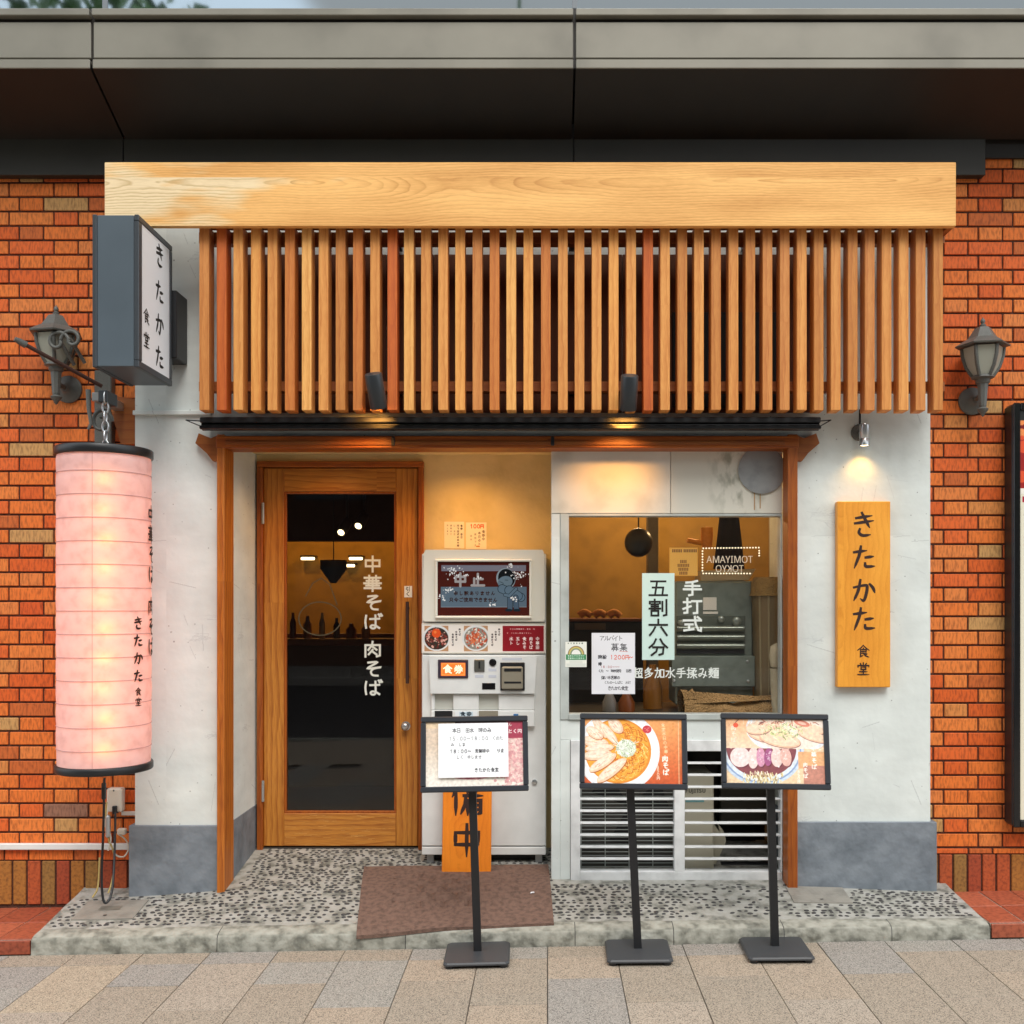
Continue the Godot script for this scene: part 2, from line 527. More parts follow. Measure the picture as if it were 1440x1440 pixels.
func wood_mat(im: Image, lenm: float, widm: float, rough := 0.55, tint := Color.WHITE) -> StandardMaterial3D:
	var m := StandardMaterial3D.new()
	m.albedo_texture = ImageTexture.create_from_image(im)
	m.albedo_color = tint
	m.uv1_scale = Vector3(1.0 / lenm, 1.0 / widm, 1)
	m.roughness = rough
	return m

# Trowelled plaster: faint clouds, hairline scratches, specks and a few scuffs.
func plaster_img(n: int, sd: int) -> Image:
	var f := FastNoiseLite.new()
	f.seed = sd
	f.frequency = 0.006
	f.fractal_octaves = 6
	var g := FastNoiseLite.new()
	g.seed = sd + 1
	g.frequency = 0.02
	g.fractal_octaves = 4
	var im := Image.create(n, n, false, Image.FORMAT_RGB8)
	for y in n:
		for x in n:
			var k := 0.955 + 0.05 * f.get_noise_2d(x, y) + 0.03 * g.get_noise_2d(x * 0.35, y)
			im.set_pixel(x, y, Color(k, k, k * 0.995))
	for i in 70:
		var p := Vector2(rng.randf() * n, rng.randf() * n)
		var a := rng.randf_range(-0.5, 0.5) + (PI / 2 if rng.randf() < 0.3 else 0.0)
		var l := rng.randf_range(8, 60)
		pen(im, PackedVector2Array([p, p + Vector2(cos(a), sin(a)) * l]), 1.0, grey(rng.randf_range(0.8, 0.91)))
	for i in 160:
		dot(im, Vector2(rng.randf() * n, rng.randf() * n), rng.randf_range(0.5, 1.3), grey(rng.randf_range(0.6, 0.86)))
	for i in 10:
		var p := Vector2(rng.randf() * n, rng.randf() * n)
		for k in 22:
			pen(im, PackedVector2Array([p + Vector2(rng.randfn() * 18, rng.randfn() * 5), p + Vector2(rng.randfn() * 18, rng.randfn() * 5)]), 1.0, grey(rng.randf_range(0.86, 0.93)))
	return im

func grey(v: float) -> Color:
	return Color(v, v, v)

func _ready() -> void:
	rng.seed = 4
	# ----- camera, sky, sun, exposure -----
	var cam := Camera3D.new()
	cam.name = "camera"
	add_child(cam)
	cam.position = V(0, 1.49, 4.97)
	cam.set_frustum(0.1 * 1440.0 / 1442.0, Vector2(-50.0, 130.0) / 1442.0 * 0.1, 0.1, 400.0)
	cam.current = true
	var env := Environment.new()
	env.background_mode = Environment.BG_SKY
	var sm := ProceduralSkyMaterial.new()
	sm.sky_top_color = Color(0.95, 0.98, 1.0)
	sm.sky_horizon_color = Color(0.7, 0.72, 0.75)
	sm.sky_curve = 0.35
	sm.ground_bottom_color = Color(0.35, 0.35, 0.35)
	sm.ground_horizon_color = Color(0.6, 0.6, 0.6)
	var sky := Sky.new()
	sky.sky_material = sm
	env.sky = sky
	env.background_energy_multiplier = 1.35
	env.tonemap_mode = Environment.TONE_MAPPER_LINEAR
	env.tonemap_exposure = 1.85
	env.sdfgi_enabled = true
	env.ssao_enabled = true
	env.ssil_enabled = true
	var we := WorldEnvironment.new()
	we.environment = env
	add_child(we)
	var sun := DirectionalLight3D.new()
	sun.name = "sun"
	sun.light_energy = 0.4
	sun.light_angular_distance = 30.0
	sun.light_color = Color(1.0, 0.985, 0.965)
	sun.shadow_enabled = true
	sun.rotation_degrees = Vector3(-52, 14, 0)
	add_child(sun)

	materials()
	ground()
	brick_walls()
	upper_building()
	shop_front()
	rooms()
	street_across()
	timber_screen()
	wall_fittings()
	lantern_and_sign()
	ticket_machine()
	sign_stands()
	window_things()
	kitchen_things()
	dining_things()
	small_things()

func materials() -> void:
	var mott := noise_tex(0.012, [[0.0, grey(0.84)], [0.5, grey(0.95)], [1.0, grey(1.0)]], 11)
	var fine := noise_tex(0.08, [[0.0, grey(0.6)], [0.5, grey(0.92)], [1.0, grey(1.0)]], 12)
	var bump := noise_tex(0.05, [], 13)
	var grain := noise_tex(0.25, [[0.0, grey(0.5)], [0.45, grey(0.86)], [0.62, grey(0.94)], [1.0, grey(1.0)]], 14, 1024, FastNoiseLite.TYPE_VALUE, 3)
	var speck := noise_tex(0.16, [[0.0, grey(0.3)], [0.3, grey(0.62)], [0.45, grey(0.86)], [0.6, grey(0.94)], [0.75, grey(1.0)], [1.0, grey(1.0)]], 15, 1024, FastNoiseLite.TYPE_VALUE, 4)
	var stain := noise_tex(0.009, [[0.0, Color("7a7f80")], [0.3, Color("c9ccc9")], [0.55, Color("f2f2ee")], [1.0, Color("ffffff")]], 16, 1024)
	M.bump = bump
	M.mott = mott
	M.stain = stain
	# plaster: off-white, faint trowel clouds
	M.plaster = rough_mat("e2e9e7", 0.85, ImageTexture.create_from_image(plaster_img(768, 21)), 0.55, bump, 0.12)
	M.cream = rough_mat("e6cf9c", 0.85, noise_tex(0.006, [[0.0, Color("e0dcd0")], [0.5, Color("f8f6f0")], [1.0, Color("ffffff")]], 22), 0.7, bump, 0.2)
	M.plinth = rough_mat("868e96", 0.7, noise_tex(0.01, [[0.0, Color("bcc0c3")], [0.4, Color("dcdee0")], [0.6, Color("eaebec")], [1.0, Color("ffffff")]], 23, 1024, FastNoiseLite.TYPE_SIMPLEX_SMOOTH, 7), 0.6, bump, 0.3)
	M.header = rough_mat("e3e1d8", 0.6, noise_tex(0.006, [[0.0, Color("d5d5d0")], [0.5, Color("f6f6f3")], [1.0, Color("ffffff")]], 24), 0.9)
	var soot := blank(270, 160, Color("f4f3ee"))
	var sf := FastNoiseLite.new()
	sf.seed = 25
	sf.frequency = 0.03
	sf.fractal_octaves = 5
	for y in 160:
		for x in 270:
			var near := clampf(1.25 - Vector2((x - 165.0) / 1.0, (y - 70.0) / 1.4).length() / 72.0, 0.0, 1.0)
			var s := clampf(sf.get_noise_2d(x * 0.8, y * 0.45) * 1.8 + 0.1, 0.0, 1.0) * near
			soot.set_pixel(x, y, Color("f4f3ee").lerp(Color("8f9286"), s * 0.85))
	M.header_soot = flat("e3e1d8", 0.6)
	M.header_soot.albedo_texture = ImageTexture.create_from_image(soot)
	M.header_soot.uv1_scale = V(1.0 / 0.54, -1.0 / 0.33, 1)
	M.header_soot.uv1_offset = V(-0.597 / 0.54, 2.26 / 0.33, 0)
	M.mortar = rough_mat("5c3526", 0.95, fine, 2.0, bump, 0.4)
	# brick colours, each with kiln mottling and a sandy face
	var kiln := noise_tex(0.02, [[0.0, Color("b8aca4")], [0.4, Color("ebe3dc")], [0.62, Color("fffaf4")], [1.0, Color("fff4e2")]], 31, 1024, FastNoiseLite.TYPE_SIMPLEX_SMOOTH, 6)
	M.bricks = []
	for c in ["e47a2e", "e06a28", "e6843a", "d8621e", "d88c48", "c89c62", "c8682c", "e08440", "98705c", "d45c1e"]:
		var bm := rough_mat(c, 0.72, kiln, 2.3, grain, 0.12)
		bm.uv1_scale = V(3.4, 0.9, 3.4)
		bm.uv1_offset = V(rng.randf(), rng.randf(), 0)
		M.bricks.append(bm)
	M.soldier = [rough_mat("a8702f", 0.7, kiln, 2.3, grain, 0.12), rough_mat("b4562b", 0.7, kiln, 2.3, grain, 0.12), rough_mat("97713a", 0.7, kiln, 2.3, grain, 0.12), rough_mat("a2492a", 0.7, kiln, 2.3, grain, 0.12)]
	M.tiles = [rough_mat("a5583f", 0.5, kiln, 1.7), rough_mat("9c4f38", 0.5, kiln, 1.7), rough_mat("b06248", 0.5, kiln, 1.7)]
	M.grout = rough_mat("b2a597", 0.9, fine, 2.0)
	# paving
	M.slabs = []
	for c in ["b5a592", "ada08f", "a7a199", "b5a898", "aaa59c", "bcac96"]:
		M.slabs.append(rough_mat(c, 0.8, speck, 2.2, grain, 0.15))
	M.bed = rough_mat("5d5a54", 0.95, fine, 2.0)
	M.asphalt = rough_mat("3e3e42", 0.9, speck, 1.2)
	M.step = rough_mat("aeada9", 0.85, noise_tex(0.012, [[0.0, Color("8a8c86")], [0.32, Color("c4c5be")], [0.5, Color("e8e8e2")], [1.0, Color("ffffff")]], 41, 1024), 0.9, bump, 0.5)
	M.kerb = rough_mat("b3b3aa", 0.85, noise_tex(0.016, [[0.0, Color("7c7b77")], [0.3, Color("aeada8")], [0.45, Color("cccbc6")], [0.62, Color("dedcd8")], [1.0, Color("f4f4f2")]], 42, 1024, FastNoiseLite.TYPE_SIMPLEX_SMOOTH, 7), 0.7, bump, 0.6)
	M.pebble = rough_mat("403e3e", 0.5, noise_tex(0.02, [[0.0, grey(0.45)], [0.6, grey(0.9)], [1.0, grey(1.0)]], 43), 1.5)
	M.cover = rough_mat("97938a", 0.6, mott, 1.5, bump, 0.15)
	# timbers
	var beam := plank_img(2048, 192, 57, Color("fcc476"), Color("b57430"), 26.0, true)
	M.beam = wood_mat(beam, 4.0, 0.31, 0.6)
	var slat := wood_img(512, 96, 52, Color("ffe4b8"), Color("d6a06a"), 4.0, 0.12, 0.35, 0.3)
	M.slats = []
	for t in ["e6b67a", "ecbc7a", "d4a06a", "deac70", "d09052", "cc7636", "f2cc90", "cc985c"]:
		M.slats.append(wood_mat(slat, 0.9, 0.12, 0.6, Color(t)))
	M.brown_wood = wood_mat(slat, 1.2, 0.15, 0.5, Color("966230"))
	var doorw := wood_img(768, 128, 53, Color("c98636"), Color("8a4a16"), 6.0, 0.12, 0.35, 0.35)
	M.door = wood_mat(doorw, 1.6, 0.2, 0.38)
	# kick rail: scratched varnish
	var worn: Image = doorw.duplicate()
	for i in 150:
		var p := Vector2(rng.randf_range(250, 525), rng.randf_range(0, 128))
		pen(worn, PackedVector2Array([p, p + Vector2(rng.randf_range(4, 34), rng.randf_range(-1.5, 1.5))]), 1.0, Color("d9a25a").lerp(Color("a56a2c"), rng.randf()))
	M.door_worn = wood_mat(worn, 1.6, 0.2, 0.5)
	M.frame_wood = wood_mat(doorw, 1.6, 0.2, 0.45, Color("d8b284"))
	M.post = wood_mat(doorw, 1.6, 0.2, 0.5, Color("f8dcb8"))
	var signw := plank_img(768, 256, 54, Color("f3a83c"), Color("cf7e1e"), 13.0)
	M.sign_wood = wood_mat(signw, 1.1, 0.35, 0.45)
	M.board_wood = wood_mat(signw, 0.9, 0.3, 0.45, Color("ffd8a0"))
	M.boards_dark = wood_mat(slat, 1.2, 0.2, 0.7, Color("6a442e"))  # dark wood; behind the slats its colour stands in for shade
	# metals, plastics, paints
	M.fascia = rough_mat("8d897d", 0.45, noise_tex(0.006, [[0.0, grey(0.86)], [0.5, grey(0.95)], [1.0, grey(1.0)]], 61), 0.6)
	M.fascia.metallic = 0.2
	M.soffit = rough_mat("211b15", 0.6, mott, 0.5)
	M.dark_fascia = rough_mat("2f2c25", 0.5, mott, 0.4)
	M.black = flat("1b1c1f", 0.42)
	M.black_gloss = flat("141416", 0.22)
	M.iron = rough_mat("6c6e6a", 0.45, fine, 6.0, grain, 0.1)
	M.iron.metallic = 0.1
	M.rust = rough_mat("4a2c22", 0.7, fine, 6.0)
	M.steel = flat("c9ccce", 0.28, 0.9)
	M.zinc = flat("b7babb", 0.35, 0.8)
	M.alu = rough_mat("c3cac6", 0.4, mott, 1.0)
	M.white_paint = rough_mat("eceeee", 0.4, mott, 1.2)
	M.white = rough_mat("e8eae8", 0.38, noise_tex(0.01, [[0.0, grey(0.93)], [1.0, grey(1.0)]], 62), 1.0)
	M.beige_plastic = flat("dcd9cc", 0.45)
	M.grey_plastic = flat("8a8474", 0.45)
	M.sign_box = rough_mat("55616a", 0.4, noise_tex(0.006, [[0.0, grey(0.92)], [1.0, grey(1.0)]], 63), 0.7)
	M.sign_trim = flat("3a3f44", 0.4)
	M.ink = flat("17130f", 0.7)
	M.ink_brown = flat("2c130c", 0.65)
	M.vinyl = flat("e6ece6", 0.5)
	M.vinyl.backlight_enabled = true
	M.vinyl.backlight = Color(0.3, 0.3, 0.3)
	M.paper = flat("eeeef0", 0.8)
	M.glass = StandardMaterial3D.new()
	M.glass.transparency = BaseMaterial3D.TRANSPARENCY_ALPHA
	M.glass.albedo_color = Color(0, 0, 0, 0.03)
	M.glass.metallic_specular = 0.4
	M.glass.roughness = 0.02
	M.tint_glass = StandardMaterial3D.new()
	M.tint_glass.transparency = BaseMaterial3D.TRANSPARENCY_ALPHA
	M.tint_glass.albedo_color = Color(0.02, 0.02, 0.025, 0.45)
	M.tint_glass.roughness = 0.02
	M.mirror_glass = flat("8f9aa2", 0.03, 1.0)
	M.frosted = flat("a4a79b", 0.3)
	M.carpet = rough_mat("7c6154", 0.95, noise_tex(0.02, [[0.0, grey(0.66)], [0.5, grey(0.88)], [1.0, grey(1.0)]], 44, 1024, FastNoiseLite.TYPE_SIMPLEX_SMOOTH, 7), 1.4, grain, 0.5)
	M.leaf = rough_mat("5c7a3a", 0.7, mott, 1.0)
	M.leaf.backlight_enabled = true
	M.leaf.backlight = Color(0.2, 0.3, 0.1)
	M.bark = rough_mat("6a5a4a", 0.9, fine, 1.5)

# Height of the pebbled entrance step above the pavement's level.
func step_y(x: float, z: float) -> float:
	var front := 0.067 + 0.0134 * x
	var wall := 0.15 - 0.052 * smoothstep(1.2, 2.1, -x) - 0.024 * smoothstep(1.1, 1.9, x)
	if z > 0.08:
		return lerpf(wall, front, smoothstep(0.0, 1.0, (z - 0.08) / 0.42) * 0.4 + (z - 0.08) / 0.42 * 0.6)
	return lerpf(wall, 0.207, clampf((0.08 - z) / 0.52, 0, 1))

func ground() -> void:
	# pavement: real slabs near the shop, on a mortar bed that runs out to the kerb; it climbs slightly to the right
	var tilt := atan(0.017)
	var walk := thing("sidewalk", Vector3.ZERO, "pavement of speckled grey and pinkish stone slabs sloping past the shop", "pavement", "", "structure")
	var bed := B.new()
	bed.quad(V(-30, -0.51 - 0.012, 0.4), V(30, 0.51 - 0.012, 0.4), V(30, 0.51 - 0.012, 5.6), V(-30, -0.51 - 0.012, 5.6), V(-0.017, 1, 0).normalized())
	part("bedding", bed, M.bed, walk)
	var meshes := {}
	var w := 0.293
	for i in range(-12, 12):
		var z := 0.505
		var k := 0
		while z < 3.4:
			var l := 0.5
			if k == 0:
				l = 0.14
			elif k == 1 and i % 2 == 0:
				l = 0.247
			var key := roundi(l * 1000)
			if not meshes.has(key):
				meshes[key] = boxed(V(-w / 2 + 0.0016, -0.012, -l / 2 + 0.0016), V(w / 2 - 0.0016, 0, l / 2 - 0.0016), 0.0015).mesh()
			var o := MeshInstance3D.new()
			o.name = "paving_slab"
			o.mesh = meshes[key]
			o.material_override = M.slabs[[0, 1, 2, 0, 3, 1, 5, 4][rng.randi() % 8]] if k else M.slabs[[2, 1, 4][rng.randi() % 3]]
			walk.add_child(o, true)
			var x := (i + 0.5) * w
			o.position = V(x, x * 0.017 + rng.randf_range(-0.001, 0.001), z + l / 2)
			o.rotation = V(rng.randf_range(-0.002, 0.002), 0, tilt + rng.randf_range(-0.002, 0.002))
			z += l
			k += 1
	var far_slabs := B.new()
	far_slabs.quad(V(-30, -0.511, 3.9), V(30, 0.509, 3.9), V(30, 0.509, 5.6), V(-30, -0.511, 5.6), V(-0.017, 1, 0).normalized())
	part("paved_strip", far_slabs, M.slabs[0], walk)
	for sd in [-1, 1]:
		var side := B.new()
		side.quad(V(sd * 3.52, sd * 0.06 - 0.001, 0.5), V(sd * 30, sd * 0.51 - 0.001, 0.5), V(sd * 30, sd * 0.51 - 0.001, 3.9), V(sd * 3.52, sd * 0.06 - 0.001, 3.9), V(-0.017, 1, 0).normalized())
		part("paved_strip", side, M.slabs[1], walk)
	part("kerb", boxed(V(-30, -0.75, 5.6), V(30, -0.02, 5.75), 0.02), M.kerb, walk)
	var rd := B.new()
	rd.quad(V(-60, -0.16, 5.7), V(60, -0.16, 5.7), V(60, -0.16, 15), V(-60, -0.16, 15), Vector3.UP)
	one("road", rd, M.asphalt, "grey asphalt road in front of the shop", "road", "", "structure")
	var fw := B.new()
	fw.box(V(-60, -0.4, 15), V(60, 0.0, 19), 0.02)
	one("far_sidewalk", fw, M.slabs[2], "pavement on the far side of the road", "pavement", "", "structure")
	var gr := B.new()
	gr.quad(V(-200, -0.8, -60), V(200, -0.8, -60), V(200, -0.8, 200), V(-200, -0.8, 200), Vector3.UP)
	one("ground", gr, M.asphalt, "ground under the street and the buildings", "ground", "", "structure")

	# entrance step: mortar bed set with dark pebbles, smooth kerb along the front
	var st := thing("entrance_step", V(0, 0, 0.5), "low entrance step of pale mortar set with dark pebbles", "step", "", "structure")
	var x0 := -2.25
	var x1 := 1.93
	var b := B.new()
	var nx := 42
	var zs := [-0.62, -0.44, -0.3, -0.16, -0.04, 0.06, 0.12, 0.18, 0.24, 0.3, 0.36, 0.42]
	for i in nx:
		for j in zs.size() - 1:
			var xa := lerpf(x0, x1, float(i) / nx)
			var xb := lerpf(x0, x1, float(i + 1) / nx)
			var za: float = zs[j]
			var zb: float = zs[j + 1]
			var p := [V(xa, step_y(xa, za), za), V(xb, step_y(xb, za), za), V(xb, step_y(xb, zb), zb), V(xa, step_y(xa, zb), zb)]
			b.quad(p[0], p[1], p[2], p[3], Vector3.UP)
	part("mortar_bed", b, M.step, st)
	# front kerb in cast lengths with a rounded nose
	var cuts := [x0, -1.44, -0.62, 0.12, 0.55, 1.03, 1.5, x1]
	for i in cuts.size() - 1:
		var k := B.new()
		var m := 6
		for q in m:
			var xa: float = lerpf(cuts[i] + 0.0015, cuts[i + 1] - 0.0015, float(q) / m)
			var xb: float = lerpf(cuts[i] + 0.0015, cuts[i + 1] - 0.0015, float(q + 1) / m)
			var pr := []
			for xx in [xa, xb]:
				var wob := 0.004 * sin(xx * 13.0) + 0.003 * sin(xx * 31.0 + 1.0)
				pr.append([V(xx, step_y(xx, 0.42) + 0.001, 0.4195), V(xx, step_y(xx, 0.47) + 0.003, 0.47), V(xx, step_y(xx, 0.49) - 0.002, 0.49 + wob), V(xx, step_y(xx, 0.5) - 0.012, 0.5 + wob), V(xx, 0.017 * xx + 0.012, 0.503 + wob), V(xx, 0.017 * xx - 0.02, 0.503 + wob)])
			var ns := [V(0, 1, 0.05), V(0, 1, 0.2), V(0, 0.8, 0.6), V(0, 0.2, 1), V(0, 0, 1), V(0, 0, 1)]
			for s in 5:
				k.tri(pr[0][s], pr[1][s], pr[1][s + 1], ns[s], ns[s], ns[s + 1])
				k.tri(pr[0][s], pr[1][s + 1], pr[0][s + 1], ns[s], ns[s + 1], ns[s + 1])
		part("kerb_stone", k, M.kerb, st)
	for sd in [[x0, -1.0], [x1, 1.0]]:
		var e := B.new()
		for j in zs.size() - 1:
			if zs[j] < -0.05:
				continue
			e.quad(V(sd[0], step_y(sd[0], zs[j]), zs[j]), V(sd[0], step_y(sd[0], zs[j + 1]), zs[j + 1]), V(sd[0], -0.15, zs[j + 1]), V(sd[0], -0.15, zs[j]), V(sd[1], 0, 0))
		e.quad(V(sd[0], step_y(sd[0], 0.42), 0.42), V(sd[0], step_y(sd[0], 0.5) - 0.012, 0.5), V(sd[0], -0.15, 0.5), V(sd[0], -0.15, 0.42), V(sd[1], 0, 0))
		part("step_side", e, M.kerb, st)
	# pebbles
	var pm := B.new()
	pm.lathe([Vector2(1.0, -0.25), Vector2(0.96, 0.25), Vector2(0.62, 0.75), Vector2(0.0, 0.95)], 8, Vector3.ZERO)
	var spots := []
	var z := -0.42
	var row := 0
	while z < 0.41:
		var x := x0 + 0.03 + (row % 2) * 0.016
		while x < x1 - 0.02:
			var px := x + rng.randf_range(-0.008, 0.008)
			var pz := z + rng.randf_range(-0.006, 0.006)
			x += rng.randf_range(0.029, 0.042)
			if pz < 0.07 and (px < -1.5 or px > 0.02): continue
			if pz < 0.1 and (px < -1.48 or px > 1.15): continue
			if pz > 0.1 and pz < 0.34 and px > -2.16 and px < -1.87 and pz > 0.14: continue
			if pz > 0.09 and pz < 0.28 and px > 1.12 and px < 1.41: continue
			if px > 0.62 and px < 1.2 and rng.randf() < 0.45: continue
			if rng.randf() < 0.05: continue
			spots.append(Vector2(px, pz))
		z += 0.026
		row += 1
	var mm := MultiMesh.new()
	mm.transform_format = MultiMesh.TRANSFORM_3D
	mm.mesh = pm.mesh()
	mm.instance_count = spots.size()
	for i in spots.size():
		var s: Vector2 = spots[i]
		var a := rng.randf_range(-0.5, 0.5)
		var l := rng.randf_range(0.0085, 0.0145)
		var bs := Basis(Vector3.UP, a) * Basis.from_scale(V(l, rng.randf_range(0.004, 0.007), l * rng.randf_range(0.5, 0.75)))
		mm.set_instance_transform(i, Transform3D(bs, V(s.x, step_y(s.x, s.y) - 0.0006, s.y) - V(0, 0, 0.5)))
	var mi := MultiMeshInstance3D.new()
	mi.name = "pebbles"
	mi.multimesh = mm
	mi.material_override = M.pebble
	st.add_child(mi)
	tag(mi, "dark rounded pebbles set in the mortar of the step", "", "", "stuff")

	# red tiled ledges at both ends of the step
	for sd in [[-4.2, x0 - 0.004, "red tiled ledge below the brick wall beside the pink lantern", "tiled_ledge"], [x1 + 0.004, 4.2, "red tiled ledge below the brick wall beside the black poster case", "tiled_ledge"]]:
		var lg := thing(sd[3], V((sd[0] + sd[1]) / 2, 0, 0.2), sd[2], "ledge", "", "structure")
		var fy := func(x: float) -> float: return 0.066 + 0.0172 * x
		var g := B.new()
		g.quad(V(sd[0], fy.call(sd[0]) - 0.004, 0), V(sd[1], fy.call(sd[1]) - 0.004, 0), V(sd[1], fy.call(sd[1]) - 0.004, 0.485), V(sd[0], fy.call(sd[0]) - 0.004, 0.485), Vector3.UP)
		g.quad(V(sd[0], fy.call(sd[0]) - 0.004, 0.485), V(sd[1], fy.call(sd[1]) - 0.004, 0.485), V(sd[1], -0.2, 0.485), V(sd[0], -0.2, 0.485), Vector3.BACK)
		part("mortar", g, M.grout, lg)
		var tw := 0.152
		var n := int((sd[1] - sd[0]) / tw)
		var start: float = sd[1] if sd[0] < 0 else sd[0]
		var dirn := -1.0 if sd[0] < 0 else 1.0
		var tm := boxed(V(-tw / 2 + 0.003, -0.012, -0.1195 + 0.002), V(tw / 2 - 0.003, 0, 0.1195 - 0.002), 0.002).mesh()
		var fm := boxed(V(-tw / 2 + 0.003, -0.06, -0.012), V(tw / 2 - 0.003, 0, 0), 0.002).mesh()
		for i in mini(n, 10):
			for j in 3:
				var o := MeshInstance3D.new()
				o.name = "tile"
				o.mesh = tm if j < 2 else fm
				o.material_override = M.tiles[rng.randi() % 3]
				lg.add_child(o, true)
				var xc: float = start + dirn * (i + 0.5) * tw
				o.position = V(xc, fy.call(xc) + (rng.randf_range(-0.001, 0.001) if j < 2 else -0.004), [0.123, 0.365, 0.5][j]) - lg.position
				o.rotation.z = atan(0.0172)

func brick_walls() -> void:
	var sizes := {"s": 0.2097, "h": 0.109}
	var meshes := {}
	for k in sizes:
		meshes[k] = []
		for v in 3:
			meshes[k].append(boxed(V(-sizes[k] / 2, -0.0301, -0.02), V(sizes[k] / 2, 0.0301, 0), [0.002, 0.003, 0.0025][v]).mesh())
	var sold := boxed(V(-0.0301, -0.105, -0.02), V(0.0301, 0.105, 0), 0.0025).mesh()
	# [x from, x to, y of one course's middle, x of a stretcher's start in that course, visible x from, to, y of soldier top]
	for wl in [[-4.2, -1.9663, 3.5004, -2.6080, -2.68, -2.0, 0.2458, "orange brick wall with a soldier course behind the pink lantern", -2.0],
			[1.8267, 4.2, 2.3068, 1.8743, 1.75, 2.36, 0.2768, "orange brick wall with the black poster case and one lamp", 1.83]]:
		var wall := thing("brick_wall", V((wl[0] + wl[1]) / 2, 0, 0), wl[7], "wall")
		var back := B.new()
		back.box(V(wl[0], -0.3, -0.35), V(wl[1], 4.4, -0.0075), 0.0)
		part("mortar", back, M.mortar, wall)
		var far := B.new()
		var cy: float = wl[2]
		var row := 0
		while cy > wl[6] + 0.035:
			cy -= 0.07
			row -= 1
		cy += 0.07
		row += 1
		# a course cut short fills the gap above the soldiers
		var y := cy
		while y < 3.8:
			var xs: float = wl[3] + (0.168 if row % 2 else 0.0)
			while xs > wl[0]:
				xs -= 0.336
			for q in 60:
				for kk in [["s", 0.0], ["h", 0.2185]]:
					var a: float = xs + q * 0.336 + kk[1]
					var e: float = a + sizes[kk[0]]
					if e > wl[1] + 0.0 and wl[0] < 0:
						e = minf(e, wl[1])
					if a < wl[0] and wl[0] > 0:
						a = wl[0]
					if e - a < 0.02 or a < wl[0] or e > wl[1]:
						continue
					var whole: bool = absf(e - a - sizes[kk[0]]) < 0.001
					var m: Material = M.bricks[[0, 0, 1, 2, 3, 4, 7, 1, 2, 0, 6, 0, 7, 1, 3, 2][rng.randi() % 16]]
					if rng.randf() < 0.05: m = M.bricks[[9, 5, 5, 8][rng.randi() % 4]]
					if e < wl[4] or a > wl[5]:
						if a > -4.2 and e < 4.2:
							far.box(V(a, y - 0.0301, -0.02), V(e, y + 0.0301, 0), 0.0)
						continue
					var o := MeshInstance3D.new()
					o.name = "brick"
					o.mesh = meshes[kk[0]][rng.randi() % 3] if whole else boxed(V(-(e - a) / 2, -0.0301, -0.02), V((e - a) / 2, 0.0301, 0), 0.0025).mesh()
					o.material_override = m
					wall.add_child(o, true)
					o.position = V((a + e) / 2, y, rng.randf_range(-0.0012, 0.0012)) - wall.position
			y += 0.07
			row += 1
		var fo := part("bricks", far, M.bricks[0], wall)
		tag(fo, "bricks of the wall beyond the picture's edge", "", "", "stuff")
		# soldier course
		var gap: float = cy - 0.0301 - 0.009 - wl[6]
		var n := 0
		var sx: float = wl[1] - 0.034 if wl[0] < 0 else wl[0] + 0.034
		while absf(sx) < 4.15 and n < 36:
			var o := MeshInstance3D.new()
			o.name = "brick"
			o.mesh = sold
			o.material_override = M.soldier[[0, 1, 0, 2, 1, 0, 3, 2][rng.randi() % 8]]
			wall.add_child(o, true)
			o.position = V(sx, wl[6] - 0.105, rng.randf_range(-0.001, 0.001)) - wall.position
			sx += -0.07 if wl[0] < 0 else 0.07
			n += 1
		if gap > 0.012:
			var xq: float = wl[1] if wl[0] < 0 else wl[0]
			for i in 5:
				var ln: float = [0.21, 0.109][i % 2]
				var a: float = xq - ln if wl[0] < 0 else xq
				var o := MeshInstance3D.new()
				o.name = "brick"
				o.mesh = boxed(V(-ln / 2, -gap / 2 + 0.004, -0.02), V(ln / 2, gap / 2 - 0.004, 0), 0.002).mesh()
				o.material_override = M.bricks[[1, 6, 0][i % 3]]
				wall.add_child(o, true)
				o.position = V(a + ln / 2, wl[6] + gap / 2 + 0.002, 0) - wall.position
				xq = a - 0.0085 if wl[0] < 0 else a + ln + 0.0085

